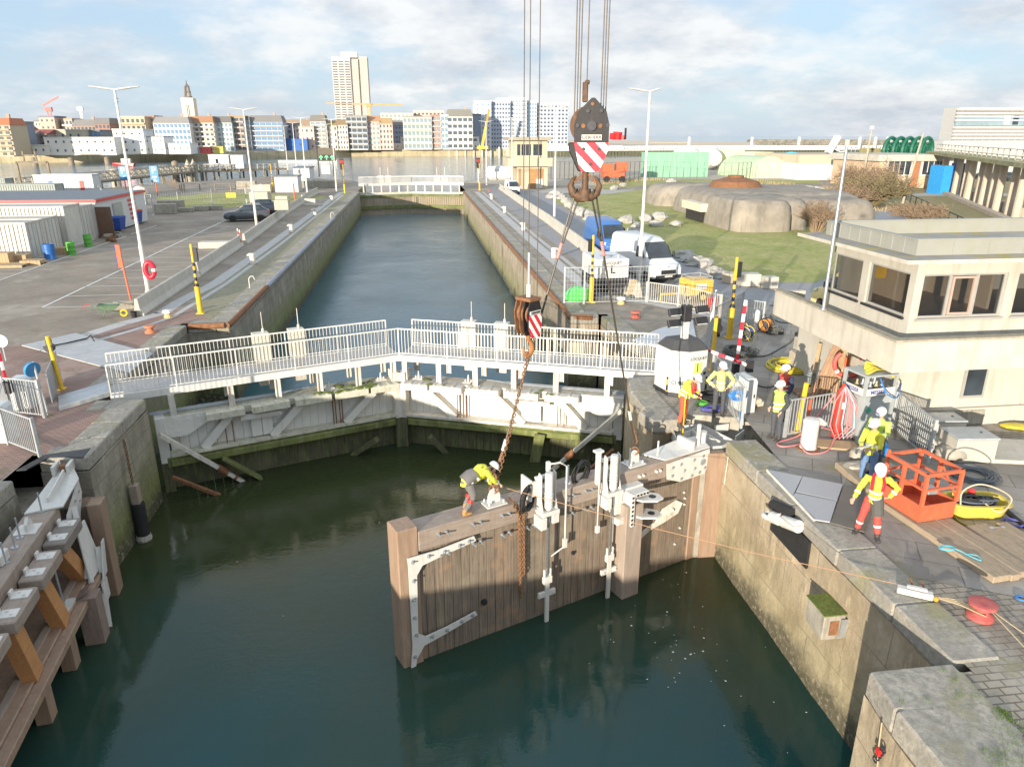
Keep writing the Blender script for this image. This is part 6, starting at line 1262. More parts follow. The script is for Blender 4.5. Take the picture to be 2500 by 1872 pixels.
for k in range(4):rope('one of the rusty wires between the winch and the pink capstan',[b,b.lerp(cp,.5)+Vector((.0,.06*(k-1.5),.05)),cp+Vector((0,.12*(k-1.5)/1.5,0))],.011,m_rope,'wire','wires from winch to capstan')
rope('first thin wire running from the capstan to the right edge',[cp+Vector((.2,0,0)),P(2520,1600,.03)],.01,m_rope,'wire');rope('second thin wire beside the first from capstan to the right edge',[cp+Vector((.22,.12,0)),P(2540,1575,.03)],.01,m_rope,'wire')
pc=thing('cover_plate','grey triangular checker plates covering the hydraulic cylinder pocket','cover plate',tuple(P(1960,1200)));m_chk=mat('checker_plate',(.42,.43,.44),.45,.3,.05,30,(.3,.3,.3),.3,.3)
mb=MB();mb.extr([P(1873,1148,.06),P(1958,1165,.06),P(1935,1212,.06)],(0,0,.03));mb.build('plate',m_chk,pc,world=True);mb=MB();mb.extr([P(1960,1165,.06),P(2057,1184,.06),P(2043,1224,.06),P(1943,1202,.06)],(0,0,.03));mb.build('plate',m_chk,pc,world=True);mb=MB();mb.extr([P(1941,1205,.06),P(2042,1226,.06),P(2026,1276,.06),P(1988,1270,.06),P(1936,1213,.06)],(0,0,.03));mb.build('plate',m_chk,pc,world=True)
mb=MB();mb.extr([P(2060,1186,.05),P(2150,1190,.05),P(2110,1300,.05),P(2028,1278,.05)],(0,0,.03));mb.build('plate',mat('wet_dark_plate',(.14,.125,.11),.3,.1,.2,2),pc,world=True);mb=MB();mb.beam(P(1873,1150,.03),P(1988,1272,.03),.05,.12);mb.build('edge_angle',m_wrust,pc,world=True)
hc_=thing('hydraulic_cylinder','white hydraulic cylinder with ringed eye in the wall pocket under the checker plates','hydraulic cylinder',(8.3,13,-.6));z=-.55
a=PXs(1878,1258,8.22);b=PXs(1988,1300,8.42);d=(b-a).normalized()
mb=MB();mb.torus(a,.13,.06,18,8);mb.build('eye',m_hin,hc_,world=True,smooth=True);mb=MB();mb.cyl(a+d*.15,a+d*.42,.15,n=16);mb.build('rod_head',m_hin,hc_,world=True,smooth=True);mb=MB();mb.cyl(a+d*.42,a+d*.6,.08,n=14);mb.build('piston_rod',MC['chromed_steel'],hc_,world=True,smooth=True);mb=MB();mb.cyl(a+d*.6,a+d*1.15,.15,n=18);mb.build('barrel',m_hin,hc_,world=True,smooth=True)
mb=MB();mb.cyl(a+Vector((.1,.1,.25)),a+d*.8+Vector((.1,.1,.2)),.12,n=10);mb.build('bellows',m_rubber,hc_,world=True)
mb=MB();mb.bb(8.44,8.495,13.15,14.9,-1.05,-.36);tag(mb.build('pocket_shade',m_rubber),'black slab standing for the shade of the wall pocket around the hydraulic cylinder','pocket')  # flat black slab on the wall; the pocket's shade is its colour
q=PXs(2040,1470,8.5);WB=thing('wall_box','mossy concrete box with a rusty plate fixed on the right recess wall','wall box',tuple(q));mb=MB();mb.bb(8.02,8.5,q.y-.42,q.y+.28,-1.72,-1.12);mb.build('housing',m_conc,WB,world=True,bevel=.015);mb=MB();mb.bb(8.0,8.5,q.y-.44,q.y+.3,-1.117,-1.09);mb.build('lid',MC['moss'],WB,world=True);mb=MB();mb.bb(8.16,8.36,q.y-.43,q.y-.422,-1.6,-1.25);mb.build('rust_plate',m_rust,WB,world=True);mb=MB();mb.bb(8.38,8.58,q.y-.47,q.y-.45,-1.65,-1.2);mb.build('hatch',m_steel,WB,world=True)
m_cont=mat('white_container_paint',(.56,.54,.48),.55,0,.08,1.2,(.35,.24,.15),.4)
m_contg=mat('grey_green_container',(.30,.34,.31),.6,0,.12,1.2,(.28,.16,.10),.5)
def container(label,x1,y0,L,W,H_,mt,name='container',z=0,group=None,doors=True,roofm=None,rib=.28):
 "long axis along -x, door end at x1"
 t_=thing(name,label,'container',(x1,y0,z),0,group)
 mb=MB();mb.bb(-L+.08,-.06,.06,W-.06,.12,H_-.06);mb.build('box',mt,t_)
 mb=MB();x=-L+.2
 while x<-.3:mb.bb(x,x+rib*.5,.0,.059,.14,H_-.12);x+=rib
 mb.build('corrugated_side',mt,t_)
 mb=MB()
 for(a,b,c,d,e,f)in((-L,0,0,.08,0,.14),(-L,0,0,.08,H_-.1,H_),(-.08,0,.08,W-.08,0,.14),(-.08,0,.08,W-.08,H_-.1,H_),(-.1,.01,-.01,.1,.14,H_-.1),(-.1,.01,W-.1,W+.01,.14,H_-.1),(-L,0,W-.08,W,H_-.1,H_)):mb.bb(a,b,c,d,e,f)
 mb.build('frame',mt,t_)
 mb=MB();x=-L+.1
 while x<-.1:mb.bb(x,x+rib*.5,.09,W-.09,H_-.06,H_-.04);x+=rib
 mb.build('roof',roofm or mt,t_)
 if doors:
  for k in range(2):
   mb=MB();mb.bb(-.055,-.02,.12+k*(W/2-.1),W/2-.02+k*(W/2-.1),.16,H_-.14);d_=mb.build('door',mt,t_)
   for q in(.25,.75):mb=MB();y=.12+k*(W/2-.1)+q*(W/2-.14);mb.cyl((.0,y,.16),(.0,y,H_-.14),.022,n=6);mb.build('lock_rod',m_galv,d_)
 return t_
x1=-27.2
container('white corrugated container nearest on the left with double doors',x1,54.6,9,2.44,2.6,m_cont,group='white storage containers in the left yard');container('second white container with rusty door rods behind the nearest one',x1-.1,57.2,9,2.44,2.6,m_cont,group='white storage containers in the left yard')
container('plain white container in the middle of the left row with signs on its wall',x1+.1,60.4,11,2.9,3.2,m_cont,doors=False,group='white storage containers in the left yard');container('white container whose dark brown door stands open',x1-.1,63.5,9,2.7,2.9,m_cont,group='white storage containers in the left yard')
mb=MB();mb.bb(x1-.05,x1+1.2,66.3,66.4,.15,2.6);tag(mb.build('open_door',mat('dark_brown_door',(.14,.08,.05),.7)),'dark brown door leaf standing open beside the white containers','door')
t_=thing('site_cabin','white site cabin with dark roof edged in red and striped end wall','cabin',(-28,67,0));m_cabw=mat('cabin_white',(.56,.57,.56),.45,0,.03,1)
mb=MB();mb.bb(-42,-27.5,67.2,79.0,.15,2.9);mb.build('wall',m_cabw,t_,world=True);mb=MB();mb.bb(-42.1,-27.35,67.05,79.1,2.9,3.12);mb.build('fascia',m_red,t_,world=True);mb=MB();mb.bb(-42,-27.5,67.2,79.0,3.12,3.16);mb.build('roof',mat('dark_grey_roof',(.16,.18,.20),.7),t_,world=True)
mb=MB();mb.bb(-27.49,-27.44,70.6,72.8,1.0,2.5);w_=mb.build('window',m_frame,t_,world=True);mb=MB();mb.bb(-27.44,-27.42,70.75,72.65,1.12,2.4);mb.build('pane',mat('curtained_glass',(.33,.36,.33),.3),w_,world=True)
for k in range(5):mb=MB();mb.bb(-27.49,-27.46,74.4+.08*k,76.3,2.35-.42*k,2.6-.42*k);mb.build('red_stripe',m_red,t_,world=True)
mb=MB();mb.bb(-27.49,-27.44,67.6,68.6,.2,2.3);mb.build('door',m_steel,t_,world=True)
q=P(235,490);c_=container('white cabin with blue roof edge and small blue and red signs behind the row',q.x,q.y,7.5,2.6,3.4,m_cabw,name='site_cabin',doors=False,roofm=m_blue);c_.location.z=0
for k,(xx,mt_)in enumerate(((-5.6,m_blue),(-1.7,m_red))):mb=MB();mb.bb(xx,xx+.5,-.05,-.01,1.2,2.6);mb.build('sign_panel',mt_,c_)
q=P(143,505);container('grey green rust streaked container at the left edge behind the white row',q.x,q.y,16,2.5,2.7,m_contg,doors=False);q=P(20,480);container('pale green flat container at the far left edge',q.x,q.y,12,2.5,2.5,m_contg,doors=False)
def drum(label,p,mt,h=.88,r=.29):
 mb=MB();mb.lathe([(r,0),(r*1.04,.02),(r,.05),(r,h*.33),(r*1.05,h*.35),(r,h*.37),(r,h*.66),(r*1.05,h*.68),(r,h*.7),(r,h),(r*1.04,h),(r*.95,h-.03),(0,h-.03)],n=18);o=tag(mb.build('oil_drum',mt,smooth=True),label,'drum');o.location=(p.x,p.y,0)
drum('blue oil drum standing in front of the white container doors',P(124,632),mat('drum_blue',(.03,.14,.42),.4),1.05,.38);drum('green drum near the blue drum and a wooden crate',P(176,622),m_green,.95);drum('green drum in front of the plain white container',P(217,602),m_green,.95)
def bin4(label,p,lid,k=1.0):
 t_=thing('waste_container',label,'bin',(p.x,p.y,0),R(-4),'blue wheeled waste bins');mb=MB();mb.add([(-.7,-.5,.2),(.7,-.5,.2),(.7,.5,.2),(-.7,.5,.2),(-.85,-.62,1.25),(.85,-.62,1.25),(.85,.62,1.25),(-.85,.62,1.25)],[(0,1,2,3),(4,5,6,7),(0,1,5,4),(1,2,6,5),(2,3,7,6),(3,0,4,7)]);mb.build('tub',mat('bin_blue',(.02,.07,.32),.45),t_,bevel=.03)
 mb=MB();mb.extr([(-.88,-.66,1.26),(-.88,.66,1.26),(-.88,.4,1.42),(-.88,-.4,1.42)],(1.76,0,0));mb.build('lid',lid,t_)
 mb=MB();mb.torus((0,-.60,.85),.17,.022,20,5,T90@Matrix.Rotation(R(5),4,'X'));mb.bb(-.26,.26,-.62,-.60,.84,.88);mb.build('emblem',m_hin,t_)
 for x in(-.6,.6):mb=MB();mb.cyl((x-.04,-.4,.1),(x+.04,-.4,.1),.1,n=10);mb.build('castor',m_tyre,t_)
bin4('blue wheeled bin with white round emblem, the nearer one',P(282,566),MC['bin_blue'])if 'bin_blue' in MC else bin4('blue wheeled bin with white round emblem, the nearer one',P(282,566),mat('bin_lid_blue',(.02,.09,.4),.45))
bin4('blue wheeled bin with a red lid behind the nearer one',P(325,548),m_red)
def crate(label,px,py,d,z=0,rz=0,n=6,group=None):
 p=P(px,py);t_=thing('wooden_crate',label,'crate',(p.x,p.y,z),rz,group);w,l,h=d
 for k in range(3):mb=MB();mb.bb(-w/2,w/2,-l/2+k*(l-.1)/2,-l/2+.1+k*(l-.1)/2,0,.1);mb.build('bearer',m_ply,t_)
 mb=MB();boards(mb,-w/2,w/2,-l/2,.1,h,w/n,l,.015);mb.build('boards',m_ply,t_)
crate('low wooden crate between the blue and the green drum',155,620,(1.3,.9,.5));crate('wooden crate leaning at the left edge in front of the white container',10,645,(1.2,.9,.8));crate('white pallet in front at the left edge',28,650,(2.0,1.4,.16));crate('pallet of planks next to the white pallet',45,640,(1.6,1.0,.55));crate('brown pallet with scrap wood beside the white container corner',82,645,(1.3,.9,.3))
mb=MB();q=P(50,620);mb.extr([(-3.5,0,0),(2.6,0,0),(.6,0,1.15),(-3.5,0,1.15)],(0,1.6,0));o=tag(mb.build('skip',mat('skip_grey',(.27,.26,.23),.7,0,.15,2,(.2,.12,.08),.4)),'grey sloping steel skip in front of the nearest white container','skip');o.location=(q.x,q.y,0)
rd=random.Random(8)
for k,(px,py)in enumerate(((262,583),(272,590),(284,578),(250,580))):
 q=P(px,py);mb=MB();mb.box((0,0,.12),(1.0+.3*k,.25,.2),rd.uniform(-1,1));mb.box((0,.3,.3),(.8,.2,.18),rd.uniform(-1,1));o=tag(mb.build('scrap_heap',m_rust if k%2 else m_conc),('rusty ','grey ')[k%2]+'scrap pieces lying before the blue bins, '+('leftmost','middle left','rightmost','hindmost')[k],'scrap');o.location=(q.x,q.y,0)
q=P(270,775);WBR=thing('wheelbarrow','old green wheelbarrow with yellow wheel on the left yard edge','wheelbarrow',(q.x,q.y,0),R(8));mg=mat('barrow_green',(.12,.20,.12),.6,0,.2,5,(.3,.28,.2),.5)
mb=MB();mb.add([(-.3,-.2,.42),(.25,-.2,.38),(.25,.2,.38),(-.3,.2,.42),(-.45,-.32,.66),(.5,-.32,.62),(.5,.32,.62),(-.45,.32,.66)],[(0,1,2,3),(0,1,5,4),(1,2,6,5),(2,3,7,6),(3,0,4,7)]);mb.add([(-.4,-.28,.6),(.42,-.28,.58),(.42,.28,.58),(-.4,.28,.6)],[(0,1,2,3)]);mb.build('tray',mg,WBR)
mb=MB();mb.torus((.62,0,.19),.14,.05,18,7,T90);wh=mb.build('wheel',m_yel,WBR,smooth=True)
for y in(-.2,.2):mb=MB();mb.tube([(-.95,y*1.3,.62),(-.4,y,.42),(.62,y*.3,.19)],.02);mb.tube([(-.35,y,.4),(-.3,y,.02),(-.1,y,.4)],.015);mb.build('shaft',mg,WBR)
for y in(-.26,.26):mb=MB();mb.cyl((-1.05,y,.64),(-.9,y,.60),.025,n=8);mb.build('grip',m_red,WBR)
q=P(328,775);mb=MB();mb.lathe([(.11,0),(.15,.3),(.13,.3),(.1,.05),(0,.05)],n=14);o=tag(mb.build('bucket',m_rubber),'small black bucket at the end of the left concrete barrier','bucket');o.location=(q.x,q.y,0)
block('rough broken stone block at the end of the left concrete barrier',305,755,(.95,.4,.42),R(20),mt=m_conc,group=None)
q=P(320,735);t_=thing('warning_sign','tall orange sign board on an orange post beside the parking bays','sign',(q.x,q.y,0),R(-25));mb=MB();mb.cyl((0,0,0),(-.18,0,2.7),.05,n=10);mb.build('post',m_orng,t_);mb=MB();mb.bb(-.42,-.1,-.04,.03,1.75,2.95);bd_=mb.build('board',m_orng,t_,bevel=.02);mb=MB();mb.bb(-.46,-.425,-.035,.025,1.75,2.95);mb.build('edge',m_blue,bd_)
c=P(362,712);c=Vector((c.x+.32,c.y-.15,1.25));t_=thing('lifebuoy','red lifebuoy case hanging on the nearest street lamp','lifebuoy',tuple(c));mb=MB();mb.torus((0,0,0),.33,.14,24,10,T90@Matrix.Diagonal((.7,1.25,1,1)));mb.build('ring',mat('buoy_bright_red',(.62,.02,.05),.4),t_,smooth=True);mb=MB();mb.torus((0,-.02,0),.34,.142,3,10,T90@Matrix.Diagonal((.7,1.25,1,1)),-.2,.2);mb.build('band',m_hin,t_)
for k,(px,py)in enumerate(((585,598),(590,602))):q=P(px,py);mb=MB();mb.cyl((0,0,0),(-.03,0,1.3),.04,n=8);o=tag(mb.build('reflector_post',redwhite(w=.5)),('left','right')[k]+' of the two thin white reflector posts between the concrete barriers','post','reflector posts between barriers');o.location=(q.x,q.y,0)
block('pale rectangular slab lying on the parking bays',528,605,(2.4,1.0,.5),R(3),mt=m_conc2,group=None,cat='slab')
m_cb=mat('tan_concrete_blocks',(.50,.44,.34),.9,0,.15,1.5)
for lb,px,py,d,z in(('mottled concrete block left of the fence gate in the yard',406,522,(2.2,1.2,1.1),0),('dark wet concrete block behind the mottled one',420,515,(2.6,1.4,1.2),0),('low broken block on the yard edge, first right of the mottled one',455,518,(1.7,.8,.5),0),('low grey block on the yard edge, second right of the mottled one',490,515,(1.7,.9,.55),0),('low pale block near the yellow notice, third right of the mottled one',527,513,(1.5,.7,.5),0),('tan cube in the lower left of the block stack behind the dark car',640,495,(2.2,1.6,1.2),0),('tan cube on top of the left stack behind the dark car',637,495,(2.0,1.4,1.2),1.22),('tan cube at the right behind the dark car',676,520,(2.1,1.5,1.1),0),('tall tan cube beyond the right one',692,505,(1.5,1.3,1.3),0),('smaller cube on top of the right stack near the barrier',690,512,(1.4,1.2,1.0),1.12),('pale concrete block behind the fence right of the jetty house',602,462,(3.2,1.6,1.3),0),('distant tan block at the fence behind the car',640,470,(3.0,1.6,1.2),0)):
 block(lb,px,py,d,R(random.uniform(-8,8)),z,m_cb if 'tan' in lb or 'smaller' in lb else m_conc,name='concrete_block',group=None)
fp_=[(230,470),(262,512),(375,520),(438,512),(520,502),(602,497),(640,486)]
for k,(a,b)in enumerate(zip(fp_,fp_[1:])):
 post_fence('site mesh fence panel along the left yard, number %s from the left'%('one two three four five six'.split()[k]),P(*a),P(*b),2.0,m_galv,.35,r=.008,mesh=True,group='mesh fence panels along the left yard')
q=P(568,500);mb=MB();mb.bb(-.6,.6,-.03,0,.9,1.5);o=tag(mb.build('notice',m_yel),'small yellow notice on the yard fence','sign');o.location=(q.x,q.y-.3,0)
for lb,px,py,tall in(('blue parking sign with an arrow on a red post, the left one',311,480,0),('taller blue parking sign with symbols below, the right one',385,478,1)):
 q=P(px,py);t_=thing('parking_sign',label=lb,cat='sign',loc=(q.x,q.y,0));mb=MB();mb.cyl((0,0,0),(0,0,2.6),.08,n=8);mb.build('post',m_orng,t_);h0=1.9 if tall else 2.4;mb=MB();mb.bb(-.55,.55,-.12,-.08,h0,4.2);pl_=mb.build('panel',mat('sign_blue',(.05,.25,.5)),t_)
 text_mesh('P',1.25,Matrix.Translation((0,-.125,3.55))@RX).build('lettering',m_hin,pl_)
 if tall:mb=MB();mb.bb(-.3,.3,-.13,-.121,2.55,2.75);mb.extr([(-.3,-.125,2.0),(0,-.125,2.4),(.3,-.125,2.0),(.2,-.125,2.0),(0,-.125,2.2),(-.2,-.125,2.0)],(0,-.01,0));mb.build('symbol',m_hin,pl_)
 else:mb=MB();mb.beam((-.3,-.13,2.6),(.25,-.13,2.95),.1,.01,(0,1,0));mb.build('symbol',m_hin,pl_)
q=P(345,500);t_=thing('mixer_drum','pale concrete mixer drum behind the yard fence','mixer',(q.x,q.y,0));mb=MB();mb.lathe([(.3,-.9),(.8,-.3),(.85,.2),(.4,.9)],(0,0,1.5),16,Matrix.Rotation(R(75),4,'Y'));mb.build('drum',mat('mixer_cream',(.6,.56,.46),.6),t_,smooth=True);mb=MB();mb.bb(-.8,-.7,-.4,.4,0,1.5);mb.bb(.6,.7,-.4,.4,0,1.5);mb.build('stand',m_steel,t_)
def shed(label,px0,px1,py,wy,h,group='white sheds near the far gate'):
 a=P(px0,py);b=P(px1,py);t_=thing('shed',label,'shed',(a.x,a.y,0),0,group);w=b.x-a.x
 mb=MB();mb.bb(0,w,0,wy,0,h);mb.build('wall',m_cabw,t_);mb=MB();mb.bb(-.15,w+.15,-.15,wy+.15,h,h+.15);mb.build('roof',MC['dark_grey_roof'],t_);mb=MB();mb.bb(w*.55,w*.55+.8,-.05,-.01,.05,2.0);mb.build('door',m_hin,t_)
shed('nearer low white shed beside the red post',673,728,470,4,2.3);shed('taller white shed with grey roof behind the nearer one',720,758,460,6,3.2)
q=P(721,497);mb=MB();mb.cyl((0,0,0),(0,0,2.5),.09,n=8);o=tag(mb.build('marker_post',m_orng),'thin red marker post in front of the nearer white shed','post');o.location=(q.x,q.y,0)
block('low mossy concrete ledge right of the white sheds',775,458,(6,4,1.2),0,mt=m_conc,name='concrete_ledge',group=None,cat='ledge')
q=P(797,432);t_=thing('navigation_sign','dark signal board with green lit arrows on two posts by the river','sign',(q.x,q.y,0));mb=MB();mb.bb(-1.6,-1.3,-.15,.15,0,6.0);mb.bb(1.5,1.7,-.1,.1,0,4.5);mb.build('post',m_dsteel,t_);mb=MB();mb.bb(-1.3,2.3,-.15,.05,3.2,5.9);bd_=mb.build('board',mat('board_brown',(.12,.10,.07),.6),t_)
t=NT('green_signal_light');t.fin((.1,.5,.15),.4);t.b.inputs['Emission Color'].default_value=(.15,1,.3,1);t.b.inputs['Emission Strength'].default_value=.8;m_gl=t.m
mb=MB();mb.bb(-1.2,2.2,-.18,-.155,3.3,4.5);mb.build('screen',m_blk,bd_)
for k in range(3):x=-.8+1.15*k;mb=MB();mb.beam((x,-.2,3.45),(x,-.2,4.35),.14,.02,(0,1,0));mb.beam((x,-.2,4.35),(x-.35,-.2,3.95),.14,.02,(0,1,0));mb.beam((x,-.2,4.35),(x+.35,-.2,3.95),.14,.02,(0,1,0));mb.build('arrow',m_gl,bd_)
mb=MB();mb.bb(-.9,.9,-.2,.0,.6,2.4);mb.build('white_panel',m_hin,t_)
m_jet=mat('grey_brown_jetty_timber',(.27,.22,.16),.9,0,.3,1.5,(.14,.12,.08),.5);m_jetp=mat('pale_jetty_rail',(.40,.36,.28),.85,0,.2,2)
jy=PY(233,455,165);JT=thing('jetty','long timber jetty with pale crossed railings on dark piles in the river','jetty',(jy.x,165,0))
pa=PD(60,452,150);pb=PD(480,420,205);pc_=PD(690,415,215)
pa.z=pb.z=pc_.z=0
def jetty(a,b,w,railz,cross,name,n):
 d=(b-a).normalized();nn=Vector((-d.y,d.x,0));L=(b-a).length
 mb=MB();mb.beam(a+Vector((0,0,-.2)),b+Vector((0,0,-.2)),w,.4);mb.build('deck',m_jet,JT,world=True)
 mb=MB()
 for s in(-w/2,w/2):
  mb.beam(a+nn*s+Vector((0,0,railz)),b+nn*s+Vector((0,0,railz)),.14,.14);mb.beam(a+nn*s+Vector((0,0,railz*.5)),b+nn*s+Vector((0,0,railz*.5)),.12,.12)
  for k in range(n+1):
   p=a+d*(L*k/n)+nn*s;mb.bb(p.x-.1,p.x+.1,p.y-.1,p.y+.1,0,railz)
   if cross and k<n:q_=a+d*(L*(k+1)/n)+nn*s;mb.beam(p,q_+Vector((0,0,railz)),.1,.1);mb.beam(p+Vector((0,0,railz)),q_,.1,.1)
 mb.build('railing',m_jetp,JT,world=True)
 for k in range(0,n+1,2):
  for s in(-w/2,w/2):
   p=a+d*(L*k/n)+nn*s;mb=MB();mb.cyl(p+Vector((0,0,-5)),p+Vector((0,0,-.1)),.22,n=7);mb.build('pile',m_jet,JT,world=True)
jetty(pa,pb,3.0,1.5,True,'a',26);jetty(pb,pc_,5.0,1.3,False,'b',14)
for k,(a,b)in enumerate((((395,445),(450,470)),((452,468),(640,470)),((642,470),(700,455)))):
 p0=P(*a);p1=P(*b);post_fence('weathered rail along the river bank, '+('left','middle','right')[k]+' length',p0,p1,1.2,m_jet,2.2,r=.07,group='weathered rails on the river bank')
for lb,px,py,r_,top,D in(('thick mooring pile with light side standing beyond the crossed railing',284,443,1.0,411,190),('tall dark mooring pile before the jetty',433,445,.75,393,200),('short far pile in front of the green bank, left',86,401,1.2,385,378),('short far pile in front of the green bank, middle',175,400,1.2,384,380),('short far pile in front of the green bank, right',263,399,1.2,383,382),('round capped mooring pile beside the jetty house, left',461,425,.8,404,200),('round capped mooring pile beside the jetty house, right',475,425,.8,403,202)):
 q=PD(px,py,D);zt_=hat(px,top,q.x,q.y);mb=MB();mb.cyl((0,0,-6),(0,0,zt_-.2),r_,r_*.95,12);mb.lathe([(r_,zt_-.2),(0,zt_+(1.5 if 'capped' in lb else .1))],n=12);o=tag(mb.build('mooring_pile',m_jetp if 'capped' in lb or 'thick' in lb else m_jet),lb,'pile','mooring piles in the river');o.location=(q.x,q.y,0)
q0=PD(512,411,208);q1=PD(600,411,208);t_=thing('jetty_house','white cabin with railing standing at the end of the timber jetty','cabin',(q0.x,q0.y,0));w=q1.x-q0.x
mb=MB();mb.bb(0,w*.58,0,4,.3,3.6);mb.bb(w*.64,w,0,4,.3,3.6);mb.build('wall',m_cabw,t_);mb=MB();mb.bb(-.1,w*.6,-.1,4.1,3.6,3.75);mb.build('roof',m_hin,t_);mb=MB();mb.bb(w*.2,w*.27,-.06,-.01,1.6,2.7);mb.build('window',m_glass,t_);mb=MB();rail_panel(mb,-1,w*.64,-1.2,.3,1.5,.3,.03);mb.build('railing',m_hin,t_)
mb=MB();q=PD(205,428,190)
g0=PD(50,445,140);mb=MB()
for k in range(2):mb.beam(g0+Vector((k*4.5,0,-3)),g0+Vector((k*4.5,0,3.0)),.3,.3)
mb.beam(g0+Vector((0,0,3.0)),g0+Vector((4.5,0,3.0)),.3,.3);mb.beam(g0+Vector((1.2,0,3.0)),g0+Vector((1.2,0,4.6)),.2,.2);mb.beam(g0+Vector((3.0,0,3.0)),g0+Vector((3.0,0,4.6)),.2,.2);mb.beam(g0+Vector((1.2,0,4.0)),g0+Vector((3.0,0,4.0)),.2,.2);tag(mb.build('timber_portal',m_jet,world=True,loc=tuple(g0)),'weathered timber portal standing in the river at the left edge','portal')
def fargate(label,s):
 a=Vector((-9.2 if s>0 else 7.4,119.5,0));b=Vector((-.9,122.0,0));t_=thing('lock_gate',label,'lock gate',tuple(a),0,'distant lock gates at the river end');d=(b-a).normalized();L=(b-a).length
 mb=MB();n=24
 for k in range(n):mb.beam(a+d*(L*(k+.08)/n)+Vector((0,0,-4.2)),a+d*(L*(k+.92)/n)+Vector((0,0,-4.2)),.15,6.4)
 mb.build('planking',mat('far_gate_planks',(.30,.25,.17),.85,0,.2,.9,(.18,.16,.08),.5),t_,world=True)
 mb=MB();mb.beam(a+Vector((0,-.2,-2.6)),b+Vector((0,-.2,-2.6)),.35,.5);mb.beam(a+Vector((0,-.1,-.85)),b+Vector((0,-.1,-.85)),.3,.3);mb.build('algae_beam',m_greenbeam,t_,world=True)
 mb=MB();mb.beam(a+Vector((0,.6,-.45)),b+Vector((0,.6,-.45)),1.2,.3);mb.build('top_beam',m_wmoss,t_,world=True)
 for k in range(6):p=a.lerp(b,(k+.5)/6);mb=MB();mb.beam(p+Vector((0,.2,-.6)),p+Vector((0,.2,.9)),.18,.18);mb.build('post',m_wrust,t_,world=True)
 f_=thing('footbridge',('left','right')[s<0]+' half of the distant white footbridge over the far gates','footbridge',tuple(a),0,'distant white footbridge halves');mb=MB();mb.beam(a+Vector((0,0,.9)),b+Vector((0,0,.9)),.1,.25);mb.beam(a+Vector((0,1.4,.9)),b+Vector((0,1.4,.9)),.1,.25);mb.beam(a+Vector((0,.7,.95)),b+Vector((0,.7,.95)),1.3,.05);mb.build('deck',m_hin,f_,world=True)
 for y in(0,1.4):
  mb=MB();mb.beam(a+Vector((0,y,2.1)),b+Vector((0,y,2.1)),.07,.07);mb.beam(a+Vector((0,y,1.1)),b+Vector((0,y,1.1)),.05,.05)
  for k in range(46):p=a.lerp(b,k/45)+Vector((0,y,1.0));mb.bb(p.x-.013,p.x+.013,p.y-.013,p.y+.013,1.0,2.1)
  mb.build('railing',m_hin,f_,world=True)
 for q in((.4,.55)if s>0 else(.35,.5)):p=a.lerp(b,q);c_=thing('control_cabinet',('pale distant cabinet on the %s half of the far footbridge, the %s one'%(('left','right')[s<0],'outer' if q in(.4,.35)else 'inner')),'cabinet',(p.x,p.y+1.6,.9));mb=MB();mb.bb(-.5,.5,0,.5,0,1.3);mb.build('housing',m_hin,c_,bevel=.03);mb=MB();mb.cyl((0,.25,1.3),(0,.25,2.6),.04,n=6);mb.build('spindle',m_hin,c_)
fargate('left leaf of the distant closed lock gate with vertical planks',1);fargate('right leaf of the distant closed lock gate with vertical planks',-1)
for lb,px,py,mt_ in(('red signal light on a post left of the far gate',838,450,m_red),('red signal light on a post right of the far gate',1168,445,m_red)):
 q=P(px,py);t_=thing('signal_light',lb,'signal light',(q.x,q.y,0));mb=MB();mb.cyl((0,0,0),(0,0,4.0),.1,n=8);mb.build('post',m_hin,t_);mb=MB();mb.bb(-.35,.35,-.3,.0,2.6,4.4);mb.build('head',m_blk,t_);mb=MB();mb.cyl((0,-.3,3.9),(0,-.36,3.9),.3,n=12);mb.build('lamp',mt_,t_)
q=P(1262,462);FH=thing('lock_keepers_house','distant two storey tan control house with brown garage door at the river end','building',(q.x,q.y,0));m_tan=mat('tan_render',(.50,.43,.31),.85,0,.08,.5,(.35,.3,.22),.4)
w=P(1338,462).x-q.x;mb=MB();mb.bb(0,w,0,6,0,3.6);mb.build('ground_floor',m_tan,FH);mb=MB();mb.bb(-1.6,w+.6,-1.0,6.5,3.6,4.9);mb.build('terrace_parapet',m_tan,FH);mb=MB();mb.bb(-.6,w-.1,-.1,6,4.9,7.6);mb.build('upper_floor',m_tan,FH);mb=MB();mb.bb(-1.5,w+.4,-1.0,6.8,7.6,8.1);mb.build('roof',MC['lichen_cap'],FH)
mb=MB();mb.bb(w*.42,w*.86,-.08,-.01,.1,3.2);mb.build('garage_door',mat('brown_door',(.36,.20,.08),.6),FH);mb=MB();mb.bb(w*.62,w*.84,-.12,-.085,.1,1.6);mb.build('white_board',m_hin,FH)
for a,b in((.0,.1),(.14,.26),(.28,.44),(.52,.8)):mb=MB();mb.bb(w*a,w*b,-.16,-.105,5.3,7.0);mb.build('window',m_glass,FH)
mb=MB();mb.bb(w*.05,w*.12,-.06,-.01,.6,3.2);mb.build('door',MC['brown_door'],FH)
q=P(1228,440);t_=thing('white_container','white rounded cabin left of the far control house','cabin',(q.x-3,q.y,0));mb=MB();mb.bb(0,5,0,4,0,2.6);mb.build('body',m_cabw,t_,bevel=.5)
m_bunk=mat('stained_bunker_concrete',(.29,.255,.205),.92,0,.3,.45,(.13,.115,.09),.6,.25)
